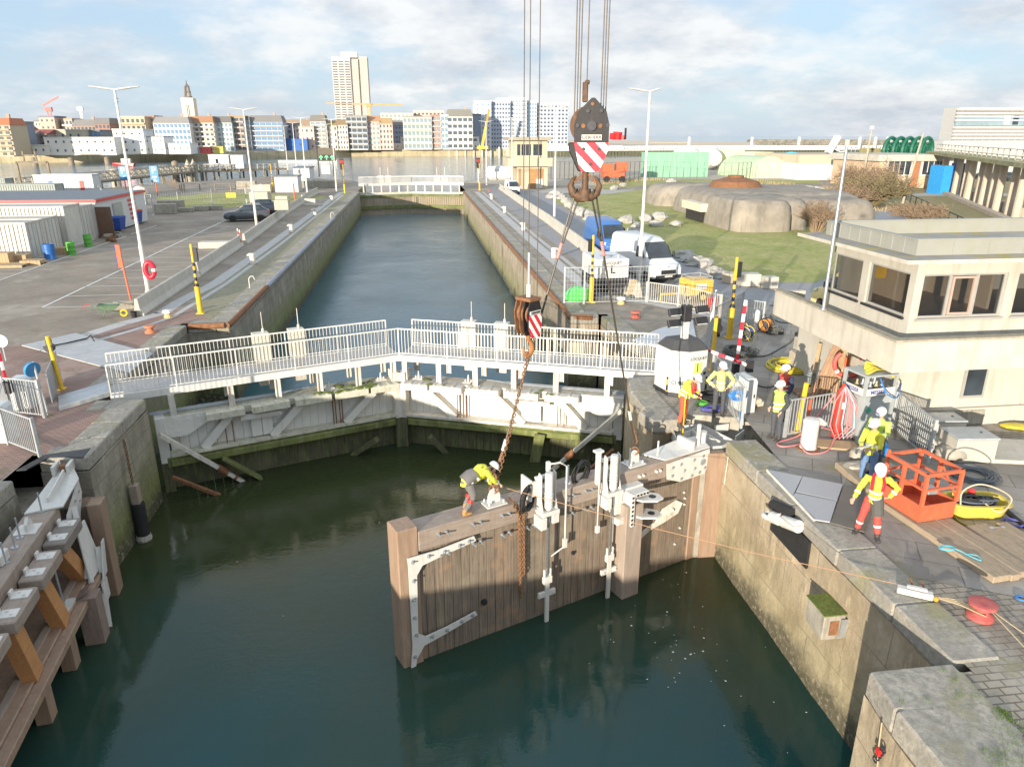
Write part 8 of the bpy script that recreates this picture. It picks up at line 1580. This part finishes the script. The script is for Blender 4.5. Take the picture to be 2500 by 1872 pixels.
rows=[('stepped tan apartment block cut by the left edge',-30,40,384,288,385,(.50,.40,.27),(.45,.16,.08),6,4,'mansard',m_wd,.5,.5,(.5,.42,.3)),('grey blue shaded block behind the stepped tan one',38,60,380,296,400,(.22,.24,.28),DR,6,3,'flat',m_wbl,.5,.5,None),('red brick gabled house near the left edge',42,72,378,302,430,(.42,.16,.12),(.35,.12,.08),5,2,'gable',m_wd,.4,.4,None),('dark slate roofed houses left of the white harbour building',60,90,378,320,415,(.2,.19,.2),DR,4,3,'gable',m_wd,.4,.4,None),('row of dark red tiled roofs left of the white harbour building',84,125,370,316,420,(.30,.25,.22),(.28,.08,.06),3,4,'gable',m_wd,.4,.4,None),('orange brick tower block below the red crane',107,144,350,283,470,(.55,.40,.31),(.2,.2,.25),5,3,'flat',m_wd,.3,.3,None),('pale block joined to the orange brick tower',94,110,350,294,475,(.5,.45,.38),DR,5,2,'flat',m_wd,.3,.3,None),('beige flat building behind the white harbour building',128,205,350,316,425,(.44,.41,.32),(.5,.48,.4),2,4,'flat',m_wd,.2,.3,None),('white and brown apartments with antennas on the left',160,186,350,289,470,(.50,.42,.36),(.4,.3,.2),5,3,'flat',m_wd,.5,.5,(.6,.58,.54)),('dark roofed apartment row behind the beige building',185,240,350,292,465,(.32,.24,.2),(.22,.21,.2),4,6,'mansard',m_wd,.5,.4,None),('brown brick apartments with steep dark roofs',238,275,350,288,460,(.33,.2,.17),(.2,.19,.18),5,4,'mansard',m_wd,.5,.5,None),('glass fronted low block behind the white centre',205,248,350,317,428,(.2,.24,.27),DR,3,4,'flat',m_wbl,.7,.6,None),('block under brown scaffolding',303,362,350,284,455,(.50,.42,.30),(.5,.44,.34),5,5,'flat',m_wd,.5,.5,(.6,.48,.3)),('orange brick gable right of the scaffolded block',360,386,350,282,460,(.5,.36,.28),(.32,.2,.15),5,2,'flat',m_wd,.2,.3,None),('long white apartment row with dark mansard roof',382,470,358,285,450,TW,(.25,.24,.23),5,9,'mansard',m_wbl,.62,.6,None),('white apartments with warm brown roof',468,528,358,284,452,(.62,.55,.46),(.34,.18,.10),6,5,'mansard',m_wd,.5,.45,(.64,.6,.54)),('teal glazed white apartments with dark roof',526,572,360,284,454,(.56,.62,.60),(.16,.15,.14),6,5,'mansard',m_wl,.6,.6,None),('brown balconied apartments with ochre top',570,602,362,282,456,(.38,.32,.28),(.42,.26,.10),6,3,'flat',m_wd,.7,.5,(.5,.42,.36)),('grey narrow block right of the ochre top',600,616,362,290,458,(.5,.49,.47),DR,6,2,'flat',m_wl,.6,.5,None),('dark modern apartments with deep blue glass balconies',612,696,362,282,460,(.40,.41,.43),DR,6,6,'mansard',m_wbl,.8,.6,(.5,.5,.5)),('blue shaded recessed block right of the dark modern one',694,728,362,300,480,(.30,.33,.40),DR,5,3,'flat',m_wd,.5,.5,None),('pinkish beige plain fronted building',724,770,364,308,466,(.62,.48,.40),(.4,.3,.25),3,4,'flat',m_wd,.3,.3,None),('tall beige building with dark roof and balconies',762,800,364,281,468,(.52,.48,.42),(.2,.18,.15),7,3,'mansard',m_wl,.7,.5,(.6,.56,.5)),('cream house with olive brown gable',800,826,364,294,470,(.64,.56,.44),(.36,.26,.10),4,3,'gable',m_wd,.4,.5,None),('cream white windowed house with brown roof',825,852,364,292,470,(.64,.55,.46),(.32,.22,.12),5,4,'gable',m_wd,.4,.5,None),('grey building with dark glazed balconies in the middle',849,900,364,282,472,(.40,.40,.38),(.27,.26,.23),6,4,'flat',m_wd,.8,.6,(.5,.5,.48)),('salmon house with bright orange roof',900,930,364,282,474,(.62,.45,.38),(.46,.25,.14),6,3,'gable',m_wl,.5,.5,None),('salmon pink house with brown hipped roof',928,961,364,288,474,(.60,.43,.36),(.34,.24,.12),5,4,'mansard',m_wd,.4,.5,None),('dark blue shaded houses right of the salmon pair',958,990,362,294,500,(.28,.31,.38),DR,5,4,'mansard',m_wd,.5,.4,None),('beige glazed building left of the pink brick one',986,1056,350,284,478,(.56,.52,.44),(.3,.29,.25),5,7,'flat',m_wl,.7,.6,(.6,.57,.5)),('narrow pink brick building',1055,1078,350,280,480,(.52,.28,.22),(.4,.2,.15),6,2,'flat',m_wl,.6,.5,(.6,.4,.35)),('teal glazed white building beside the pink brick one',1077,1096,350,280,480,(.55,.62,.60),(.6,.6,.58),6,2,'flat',m_wl,.8,.6,None),('white building with tall dark mansard roof',1093,1155,350,267,480,TW,(.21,.20,.17),5,5,'mansard',m_wd,.75,.5,(.64,.62,.58)),('blue grey shaded block behind the yellow crane',1148,1175,350,278,500,(.24,.28,.36),DR,7,3,'flat',m_wl,.4,.4,None),('tall white apartment tower with blank sunlit side',1160,1200,350,246,510,(.66,.66,.65),(.5,.5,.48),10,3,'flat',m_wbl,.25,.35,None),('blue grey tower block with rows of small windows',1198,1246,346,246,515,(.40,.44,.52),(.5,.5,.48),11,7,'flat',m_wd,.5,.4,None),('white grey high tower block in the middle of the cluster',1244,1286,344,238,520,(.52,.55,.60),(.62,.6,.56),12,6,'flat',m_wl,.5,.4,(.56,.58,.62)),('teal edged slim tower block',1284,1310,344,246,525,(.48,.56,.60),(.6,.6,.56),12,4,'flat',m_wbl,.5,.5,None),('rounded balconied tower block at the right end of the town',1308,1386,344,252,530,(.46,.50,.56),(.6,.58,.52),11,9,'flat',m_wd,.55,.5,(.58,.6,.64)),('pale houses on the skyline right of the high rise',930,1010,300,276,640,(.5,.47,.42),(.45,.42,.38),8,8,'flat',m_wl,.5,.4,None),('pinkish flats on the skyline left of the mansard roof',1010,1085,300,270,650,(.56,.42,.36),(.5,.45,.4),8,8,'flat',m_wd,.5,.4,None),('low dark roofs on the skyline left of the high rise',690,770,300,292,600,(.3,.24,.18),(.28,.2,.14),5,8,'mansard',m_wd,.4,.4,None),('skyline flats behind the scaffolded block',262,305,300,300,560,(.42,.42,.42),(.3,.3,.3),5,5,'flat',m_wd,.4,.4,None),('white penthouse block on the skyline beside the tower cluster',1215,1270,300,240,600,(.62,.60,.57),(.6,.58,.54),12,5,'flat',m_wl,.5,.4,None),('white harbour building, long two storey middle part',115,285,381,335,398,(.78,.74,.66),(.7,.68,.62),2,9,'flat',m_wd,.22,.26,None),('white harbour building, low left annex',82,118,381,354,397,(.76,.70,.60),(.7,.66,.58),1,2,'flat',m_wd,.2,.2,None),('white harbour building, raised centre with teal sign',284,358,378,315,398,(.78,.76,.72),(.7,.68,.64),3,4,'flat',m_wd,.22,.26,None),('white harbour building, glass topped right wing',356,405,377,333,397,(.78,.75,.68),(.2,.22,.25),2,3,'flat',m_wl,.22,.26,None),('low white shed with mural at the right of the harbour building',404,466,374,350,396,(.74,.70,.62),(.66,.64,.6),1,4,'flat',m_wd,.12,.2,None),('low white lower storey of the waterside pavilion',918,1172,366,350,487,(.76,.74,.70),(.7,.69,.66),1,12,'flat',m_wd,.2,.15,None),('upper storey of the white waterside pavilion',978,1170,352,334,491,(.76,.75,.72),(.7,.69,.66),2,9,'flat',m_wd,.5,.35,None)]  # rows labelled shaded carry that shade in their wall colour
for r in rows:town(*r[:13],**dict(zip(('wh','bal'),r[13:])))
t_,w,h=town('tall slab high rise standing far above the town roofs',822,866,320,140,950,(.56,.52,.48),(.6,.56,.5),33,3,'flat',m_wd,.8,.42,bal=(.64,.60,.55),depth=20)
for a,b,z,nm in((1.005,1.42,.985,'right_slab'),(1.50,1.92,1.01,'right_slab')):mb=MB();mb.bb(w*a,w*b,2,26,0,h*z);mb.build(nm,cm((.44,.39,.35)),t_)
mb=MB();mb.bb(w*1.42,w*1.5,5,24,0,h*.99);mb.build('stair_slot',cm((.55,.52,.45)),t_);mb=MB();mb.bb(w*.5,w*1.4,4,18,h,h+6);mb.build('roof_house',cm((.6,.52,.42)),t_)
q=PD(472,330,640);h1=hat(472,240,q.x,q.y);h2=hat(466,212,q.x,q.y);CT=thing('church_tower','slim cream church tower with dark open lantern above the roofs','tower',(q.x,q.y,0));mb=MB();mb.bb(-4.4,4.4,-4.4,4.4,0,h1);mb.build('shaft',cm((.72,.62,.46)),CT);mb=MB();mb.bb(-.9,-.3,-4.5,-4.41,h1-15,h1-5);mb.bb(.3,.9,-4.5,-4.41,h1-15,h1-5);mb.build('slits',m_dsteel,CT)
mb=MB()
for x in(-1.8,1.8):
 for y in(-1.8,1.8):mb.beam((x,y,h1),(x*.6,y*.6,h2),.9,.9)
mb.lathe([(3.2,h1),(3.2,h1+1)],n=8);mb.lathe([(1.9,h2-4),(2.2,h2-3.4)],n=8);mb.lathe([(1.9,h2),(.5,h2+2),(.1,h2+5)],n=8);mb.build('lantern',cm((.18,.14,.11)),CT)
def lattice(name,label,px,pb,pt,D,arm,mt,cat='crane',w=1.0):
 q=PD(px,pb,D);h=hat(px,pt,q.x,q.y);t_=thing(name,label,cat,(q.x,q.y,0),0);mb=MB()
 for x in(-w,w):mb.beam((x,0,0),(x,0,h),.5,.5)
 k=int(h/3)
 for i in range(k):mb.beam((-w,0,h*i/k),(w,0,h*(i+1)/k),.3,.3)
 mb.build('tower',mt,t_);mb=MB();mb.beam((arm[0],0,h+arm[2]),(arm[1],0,h+arm[3]),.5,.9);mb.build('jib',mt,t_);mb=MB();mb.bb(-2,2,-1,1,h-2.5,h);mb.build('cab',mt,t_)
lattice('tower_crane','pinkish red tower crane with raised jib at the left',131,330,262,560,(-3,7,1,6),mat('crane_pink_red',(.6,.16,.14),.6));lattice('tower_crane','orange yellow tower crane in front of the high rise',905,330,253,560,(-30,24,0,-1),mat('crane_orange',(.5,.3,.12),.6));lattice('antenna_mast','faint lattice antenna mast above the left roofs',204,310,262,650,(-1,1,0,0),m_hin,'antenna',.6)
q=PD(1176,358,480);a=Vector((q.x,q.y,1));b=PY(1194,268,q.y);t_=thing('mobile_crane','yellow telescopic crane boom raised before the white tower blocks','crane',(q.x,q.y,0));mb=MB();mb.beam(a,a.lerp(b,.55),1.5,1.6);mb.build('boom',m_cy,t_,world=True);mb=MB();mb.beam(a.lerp(b,.55),b,1.3,1.3);mb.build('boom_tip',mat('dark_ochre',(.4,.25,.05),.6),t_,world=True);mb=MB();mb.bb(-3,4,-1.5,1.5,.3,2.2);mb.build('carrier',m_cy,t_)
for lb,x0,x1,yb,yt,mt_ in(('red freight container on the far quay',487,513,372,360,(.62,.12,.1)),('grey blue freight container on the far quay',470,487,372,361,(.3,.4,.45)),('grey container next to the white mural shed',463,474,372,350,(.3,.31,.3)),('yellow ochre hut on the far quay',522,545,370,358,(.62,.5,.12)),('sand coloured heap wall left of the white harbour building',58,84,384,362,(.62,.44,.16)),('dark blue canopy before the dark modern apartments',680,750,347,339,(.05,.14,.38)),('small white ticket hut at the river edge',728,742,362,346,(.7,.7,.68))):town(lb,x0,x1,yb,yt,405 if x0<560 and x1<560 else 462,mt_,mt_,1,2,'flat',m_wd,.1,.2,cat='container' if 'container' in lb else 'hut',depth=5)
patch('grass',[tuple(PD(*a))[:2]for a in((-200,390,384),(400,388,393),(400,384,397),(-200,384,390))],.35,g_mud)
m_piles=mat('quay_white_piles',(.6,.58,.5),.8)
for k in range(18):px=890+k*20.5;q=PD(px,375,482+k*.3);mb=MB();mb.bb(-.45,.45,-1.2,-.2,-4,1.6);o=tag(mb.build('fender_post',m_piles),'one of the pale fender posts on the quay below the white pavilion','post','pale fender posts below the pavilion');o.location=(q.x,q.y,0)
q=PD(305,402,350);t_=thing('motor_boat','small red and white motor boat moored below the green bank','boat',(q.x,q.y,WZ));mb=MB();loft([[(-5,y*.2,1.4),(-4.2,y*1.0,.3),(3.5,y*1.3,.1),(4,y*1.3,1.3),(-4.5,y*1.2,1.6)]for y in(-1,-.5,.5,1)],mb).build('hull',m_red,t_);mb=MB();mb.bb(-1,2.5,-.9,.9,1.4,3.2);mb.build('cabin',m_hin,t_)
q=PD(765,372,380);mb=MB();mb.bb(-14,14,-.5,.5,-.2,.9);o=tag(mb.build('floating_pontoon',m_hin),'long low white pontoon floating before the harbour entrance','pontoon');o.location=(q.x-3,q.y,WZ)
def remesh(mb,name,mt,parent,vox=.011,sm=2):
 o=mb.build(name,mt,parent)
 m=o.modifiers.new('r','REMESH');m.mode='VOXEL';m.voxel_size=vox;m.use_smooth_shade=True;s=o.modifiers.new('s','SMOOTH');s.factor=.5;s.iterations=sm
 dg=bpy.context.evaluated_depsgraph_get();me=bpy.data.meshes.new_from_object(o.evaluated_get(dg));o.modifiers.clear();old=o.data;o.data=me;bpy.data.meshes.remove(old)
 me.materials.clear();me.materials.append(mt)
 if name not in('body','boot'):
  cs=[v.co.copy()for v in me.vertices];ns=[v.vector.copy()for v in me.vertex_normals];fl=[]
  for k,nn in zip(cs,ns):fl+=list(k+nn*(.011*mnoise.noise(Vector((k.x*11,k.y*11,k.z*19)))+.006*mnoise.noise(Vector((k.x*30,k.y*30,k.z*42)))))
  me.vertices.foreach_set('co',fl);me.update()
 return o
m_skin=mat('skin',(.55,.33,.24),.55,0,.06,8,bump=0);m_hv=mat('hi_vis_yellow',(.60,.60,.06),.7,0,.06,6);m_refl=mat('reflective_tape',(.75,.76,.74),.35,0,.03,5,bump=0);m_helm=mat('white_helmet',(.80,.80,.79),.3,0,.02,4,bump=0)
m_boot=mat('tan_boot_leather',(.42,.22,.08),.7,0,.15,9);m_bootd=mat('dark_boot_leather',(.06,.055,.05),.6)
V=Vector
def person(label,loc,rz,J,jacket,trousers,boots,sleeve=None,vest=False,extra=None,z=0,s=1.0):
 """J: joints in local metres, facing local -y. keys: pel chest neck head (each 3D), and L/R sh el wr hip kn an toe; look"""
 t_=thing('person',label,'person',(*loc,z),rz);t_.scale=(s,)*3
 pel,ch,nk,hd=(V(J[k])for k in('pel','chest','neck','head'));look=V(J.get('look',(0,-1,0))).normalized();up=(hd-nk).normalized();side=look.cross(up).normalized();up=side.cross(look)
 H4=Matrix(((side.x,look.x,up.x,hd.x),(side.y,look.y,up.y,hd.y),(side.z,look.z,up.z,hd.z),(0,0,0,1)))
 b=MB();b.tube([pel-V((0,0,.05)),pel,pel.lerp(ch,.5),ch,ch.lerp(nk,.7)],[(.13,.09),(.15,.10),(.13,.095),(.155,.105),(.10,.08)],12);b.tube([ch.lerp(nk,.6),nk,hd-up*.05],[.06,.052,.055],10)
 b.ball((0,0,0),1,16,12,(1,1,1),H4@Matrix.Diagonal((.075,.095,.115,1)));b.ball((0,0,0),1,12,8,(1,1,1),H4@Matrix.Translation((0,.03,-.07))@Matrix.Diagonal((.055,.06,.05,1)))
 b.tube([H4@V((0,.09,.015)),H4@V((0,.118,-.025)),H4@V((0,.09,-.035))],[.012,.018,.014],8)
 for q in(-1,1):b.ball((0,0,0),1,8,6,(1,1,1),H4@Matrix.Translation((q*.077,0,-.01))@Matrix.Diagonal((.012,.02,.03,1)))
 for q in 'LR':
  sh,el,wr=(V(J[k+q])for k in('sh','el','wr'));b.tube([ch.lerp(sh,.5),sh,sh.lerp(el,.5),el,el.lerp(wr,.4),wr],[.055,.056,.047,.04,.038,.027],10)
  hp,kn,an,to=(V(J[k+q])for k in('hip','kn','an','toe'));b.tube([hp,hp.lerp(kn,.4),kn,kn.lerp(an,.35),an],[.085,.08,.056,.055,.038],10)
  d=V(J['hd'+q])-wr if 'hd'+q in J else(wr-el);d=d.normalized();fl=V(J.get('palm',(0,-.3,-1)));w_=d.cross(fl).normalized()if d.cross(fl).length>.1 else d.orthogonal().normalized();n_=w_.cross(d)
  pc=wr+d*.085;b.tube([wr,wr+d*.03,pc],[(.028,.02),(.038,.017),(.042,.016)],8)
  for i,(o,l)in enumerate(((-.031,.062),(-.011,.072),(.010,.068),(.030,.052))):
   r0=pc+w_*o;b.tube([r0-d*.015,r0+d*l*.5,r0+d*l*.8+n_*l*.35,r0+d*l*.75+n_*l*.75],[.0105,.0095,.0085,.007],6)
  t0=wr+d*.03+w_*-.035;b.tube([t0,t0+d*.03-w_*.025,t0+d*.06-w_*.028+n_*.015],[.013,.011,.009],6)
 remesh(b,'body',m_skin,t_,.0085,1)
 j=MB();j.tube([pel-V((0,0,.08)),pel,pel.lerp(ch,.5),ch,ch.lerp(nk,.55),ch.lerp(nk,.92)],[(.185,.135),(.185,.135),(.175,.13),(.20,.14),(.16,.11),(.085,.075)],14)
 sl=MB()if sleeve else j
 for q in 'LR':
  sh,el,wr=(V(J[k+q])for k in('sh','el','wr'))
  if vest:j.tube([ch.lerp(sh,.4),sh],[.085,.075],10)
  sl.tube([ch.lerp(sh,.6),sh,sh.lerp(el,.5),el,el.lerp(wr,.5),wr-(wr-el)*.06],[.07,.078,.068,.062,.055,.048],10)
 jk=remesh(j,'vest' if vest else 'jacket',jacket,t_,.014)
 if sleeve:remesh(sl,'sleeves',sleeve,t_,.014)
 tr=MB();tr.tube([pel+V((0,0,.05)),pel-V((0,0,.06))],[(.165,.12),(.17,.125)],12)
 for q in 'LR':
  hp,kn,an=(V(J[k+q])for k in('hip','kn','an'));tr.tube([pel.lerp(hp,.5),hp,hp.lerp(kn,.5),kn,kn.lerp(an,.5),an+(kn-an)*.12],[.10,.105,.09,.075,.07,.066],10)
 trs=remesh(tr,'trousers',trousers,t_,.014)
 for q in 'LR':
  an,to,kn=(V(J[k+q])for k in('an','toe','kn'));m=MB();m.tube([an+(kn-an).normalized()*.12,an,an-V((0,0,.04))],[.06,.058,.055],10);hl=an+(an-to).normalized()*.05;m.tube([V((hl.x,hl.y,to.z+.01)),V((an.x,an.y,to.z+.02)),an.lerp(to,.6)+V((0,0,-.02)),to+V((0,0,.012))],[(.042,.04),(.048,.055),(.05,.045),(.035,.028)],10);remesh(m,'boot',boots,t_,.011)
 m=MB();m.lathe([(.118,.035),(.118,.055),(.116,.09),(.100,.13),(.065,.162),(0,.175)],n=20,M=H4@Matrix.Diagonal((1,1.15,1,1)));m.extr([H4@V((x,y,.045))for x,y in((-.1,.08),(-.06,.165),(0,.185),(.06,.165),(.1,.08))],up*.012);m.build('helmet',m_helm,t_,smooth=True)
 for q in(-1,1):m=MB();m.ball(H4@V((q*.03,.088,.012)),.011,8,6);m.build('eye',m_blk,t_)
 m=MB();m.tube([H4@V((-.025,.085,-.058)),H4@V((0,.095,-.06)),H4@V((.025,.085,-.058))],.006,6);m.build('mouth',mat('lips',(.40,.16,.14),.6),t_)
 m=MB();m.ball((0,0,0),1,12,8,(1,1,1),H4@Matrix.Translation((0,-.03,-.0))@Matrix.Diagonal((.083,.08,.09,1)));m.build('hair',mat('brown_hair',(.10,.06,.035),.8),t_,smooth=True)
 m=MB()
 for f in(.12,.5):c=pel.lerp(ch,f);a=(ch-pel).normalized();m.tube([c-a*.025,c+a*.025],[(.192,.142)]*2,16,False)
 m.build('tape',m_refl,jk)
 for q in 'LR':
  if not sleeve:el,wr=V(J['el'+q]),V(J['wr'+q]);m=MB();c=el.lerp(wr,.45);a=(wr-el).normalized();m.tube([c-a*.022,c+a*.022],.066,10,False);m.build('tape',m_refl,jk)
 return t_,jk,trs
def stand(**k):
 J=dict(pel=(0,0,.95),chest=(0,0,1.32),neck=(0,-.01,1.50),head=(0,-.03,1.63),shL=(.2,0,1.42),elL=(.25,.03,1.15),wrL=(.25,-.08,.92),shR=(-.2,0,1.42),elR=(-.25,.03,1.15),wrR=(-.25,-.08,.92),hipL=(.1,0,.9),knL=(.12,-.02,.5),anL=(.13,.02,.1),toeL=(.15,-.16,.02),hipR=(-.1,0,.9),knR=(-.12,-.02,.5),anR=(-.13,.02,.1),toeR=(-.15,-.16,.02));J.update(k);return J
m_red_t=mat('red_work_trousers',(.58,.08,.06),.8,0,.1,8);m_dkt=mat('dark_grey_trousers',(.07,.075,.085),.85,0,.12,8);m_jean=mat('blue_jeans',(.12,.20,.34),.85,0,.15,10)
xy=lambda*a:tuple(P(*a)[:2])
t_,jk,tr=person('worker in orange red trousers leaning over a yellow pole by the light tower',xy(1665,1035),R(50),stand(chest=(0,-.13,1.28),neck=(0,-.24,1.43),head=(0,-.33,1.53),look=(0,-.8,-.6),shL=(.19,-.17,1.36),elL=(.24,-.25,1.08),wrL=(.08,-.42,1.08),shR=(-.19,-.17,1.36),elR=(-.24,-.25,1.08),wrR=(-.06,-.42,1.0),anL=(.2,.02,.1),toeL=(.24,-.16,.02),anR=(-.22,.02,.1),toeR=(-.26,-.16,.02)),m_hv,mat('orange_red_trousers',(.60,.10,.05),.8,0,.1,8),m_bootd,z=-.02)
m_lv=mat('red_life_vest',(.60,.02,.04),.5)
def lifevest(t_,J,o=.15):
 ch,nk=V(J['chest']),V(J['neck']);m=MB();m.tube([ch+V((.1,-o,-.12)),ch+V((.11,-o+.01,.06)),nk+V((.08,.02,.02)),nk+V((0,.09,.0)),nk+V((-.08,.02,.02)),ch+V((-.11,-o+.01,.06)),ch+V((-.1,-o,-.12))],[.035,.04,.035,.035,.035,.04,.035],8);m.build('life_vest',m_lv,t_,smooth=True)
lifevest(t_,dict(chest=(0,-.15,1.24),neck=(0,-.26,1.4)))
q=P(1680,1050);rope('yellow measuring pole held by the worker beside the light tower',[P(1666,1068,-.4),P(1674,965,1.1)],.022,m_yel,name='pole',cat='pole')
person('worker in yellow jacket and dark trousers standing with hands at his belt',xy(1752,1015),R(-12),stand(look=(.3,-.9,-.45),elL=(.40,.02,1.15),wrL=(.2,-.14,1.0),hdL=(.12,-.16,.94),elR=(-.40,.02,1.15),wrR=(-.2,-.14,1.0),hdR=(-.12,-.16,.94)),mat('pale_hi_vis',(.62,.63,.20),.7,0,.05,6),m_dkt,m_bootd)
person('worker in green vest with quilted dark sleeves seen from the side at the fence end',xy(1892,1072),R(-75),stand(look=(-.2,-1,-.2),elL=(.26,.06,1.14),wrL=(.22,-.12,.93)),mat('green_vest',(.46,.62,.12),.7,0,.05,6),m_dkt,m_bootd,sleeve=mat('quilted_sleeve',(.05,.055,.055),.8),vest=True)
person('man with red hood and navy sleeves half hidden behind the green vest wearer',tuple(Vector(xy(1905,1040))+Vector((.25,.5))),R(-70),stand(look=(-.3,-1,-.1)),mat('red_hood_jacket',(.5,.08,.05),.8),m_dkt,m_bootd,sleeve=mat('navy_sleeve',(.03,.04,.09),.8),vest=True)
person('man in blue jeans and yellow jacket reading a note beside the timber beam',xy(2112,1183),R(-62),stand(look=(-.1,-.9,-.35),chest=(0,.0,1.32),elL=(.24,-.08,1.12),wrL=(.12,-.32,1.1),elR=(-.24,-.1,1.12),wrR=(-.08,-.34,1.12)),m_hv,m_jean,m_boot)
person('worker in green yellow jacket behind the man in jeans, face down',xy(2128,1150),R(-55),stand(look=(-.1,-.9,-.4),elL=(.24,-.08,1.12),wrL=(.15,-.30,1.12),elR=(-.25,-.1,1.14),wrR=(-.15,-.36,1.2)),mat('green_vest',(.5,.7,.06)),m_dkt,m_boot)
q=P(2095,1180);mb=MB();mb.box((0,0,0),(.2,.28,.01),R(30),R(-25));o=tag(mb.build('note_sheet',m_hin),'white sheet of paper held by the man in jeans','paper');a=Vector(xy(2112,1183));mm=Matrix.Rotation(R(-62),3,'Z')@Vector((.03,-.42,1.16));o.location=(a.x+mm.x,a.y+mm.y,mm.z)
t_,jk,tr=person('worker in red trousers with reflective bands and grey tool apron beside the orange basket',xy(2118,1310),R(-28),stand(pel=(0,0,.96),look=(.1,-.8,-.75),elL=(.42,.06,1.22),wrL=(.26,-.02,1.02),hdL=(.15,.0,.98),elR=(-.32,-.02,1.16),wrR=(-.42,-.2,.98),anL=(.17,-.05,.1),toeL=(.2,-.24,.02),anR=(-.22,.1,.1),toeR=(-.3,-.06,.02),knR=(-.17,.02,.5)),m_hv,m_red_t,m_bootd)
lifevest(t_,dict(chest=(0,0,1.32),neck=(0,0,1.48)))
m=MB();m.tube([(0.02,-.01,.98),(.06,-.02,.8),(.1,-.03,.6)],[(.2,.15),(.19,.14),(.17,.13)],14);m.build('tool_apron',mat('grey_apron',(.10,.10,.09),.9),t_)
for q in(('knR','anR',(-.17,.02,.5),(-.22,.1,.1)),('knL','anL',(.12,-.02,.5),(.17,-.05,.1))):a,b=V(q[2]),V(q[3]);c=a.lerp(b,.45);d=(b-a).normalized();m=MB();m.tube([c-d*.025,c+d*.025],.078,12,False);m.build('tape',m_refl,tr)
g0=gl(2.05,.16,-.21)
t_,jk,tr=person('worker bending far down over the chain on top of the new gate',(g0.x,g0.y),HG_A+R(90),dict(pel=(0,.14,.80),chest=(0,-.24,.98),neck=(0,-.42,1.0),head=(0,-.55,.98),look=(0,-.75,-.75),shL=(.19,-.30,1.0),elL=(.22,-.42,.72),wrL=(.1,-.56,.50),hdL=(.08,-.66,.38),shR=(-.19,-.30,1.0),elR=(-.22,-.46,.76),wrR=(-.12,-.64,.60),hdR=(-.1,-.75,.5),hipL=(.1,.14,.76),knL=(.13,-.02,.42),anL=(.14,.14,.1),toeL=(.16,-.05,.02),hipR=(-.1,.14,.76),knR=(-.13,.05,.42),anR=(-.14,.30,.1),toeR=(-.16,.11,.02)),m_hv,mat('grey_over_trousers',(.17,.16,.15),.85),m_boot,z=-.215)
m=MB();m.tube([(0,.22,.82),(0,.05,.92),(0,-.06,.95)],[(.2,.15),(.2,.16),(.18,.14)],14);m.tube([(.12,.12,.8),(.14,.0,.5)],[.12,.1],10);m.tube([(-.12,.14,.8),(-.14,.06,.5)],[.12,.1],10);m.build('over_apron',MC['grey_over_trousers'],t_,smooth=True)
for x,y in((.135,.03),(-.135,.12)):m=MB();m.tube([(x,y,.38),(x,y+.03,.30)],.075,10,False);m.build('red_cuff',m_red,t_)
m=MB();m.tube([(-.12,.0,1.0),(.12,-.22,1.13)],.012);m.tube([(.12,.0,1.0),(-.12,-.22,1.13)],.012);m.build('harness',m_blk,t_)
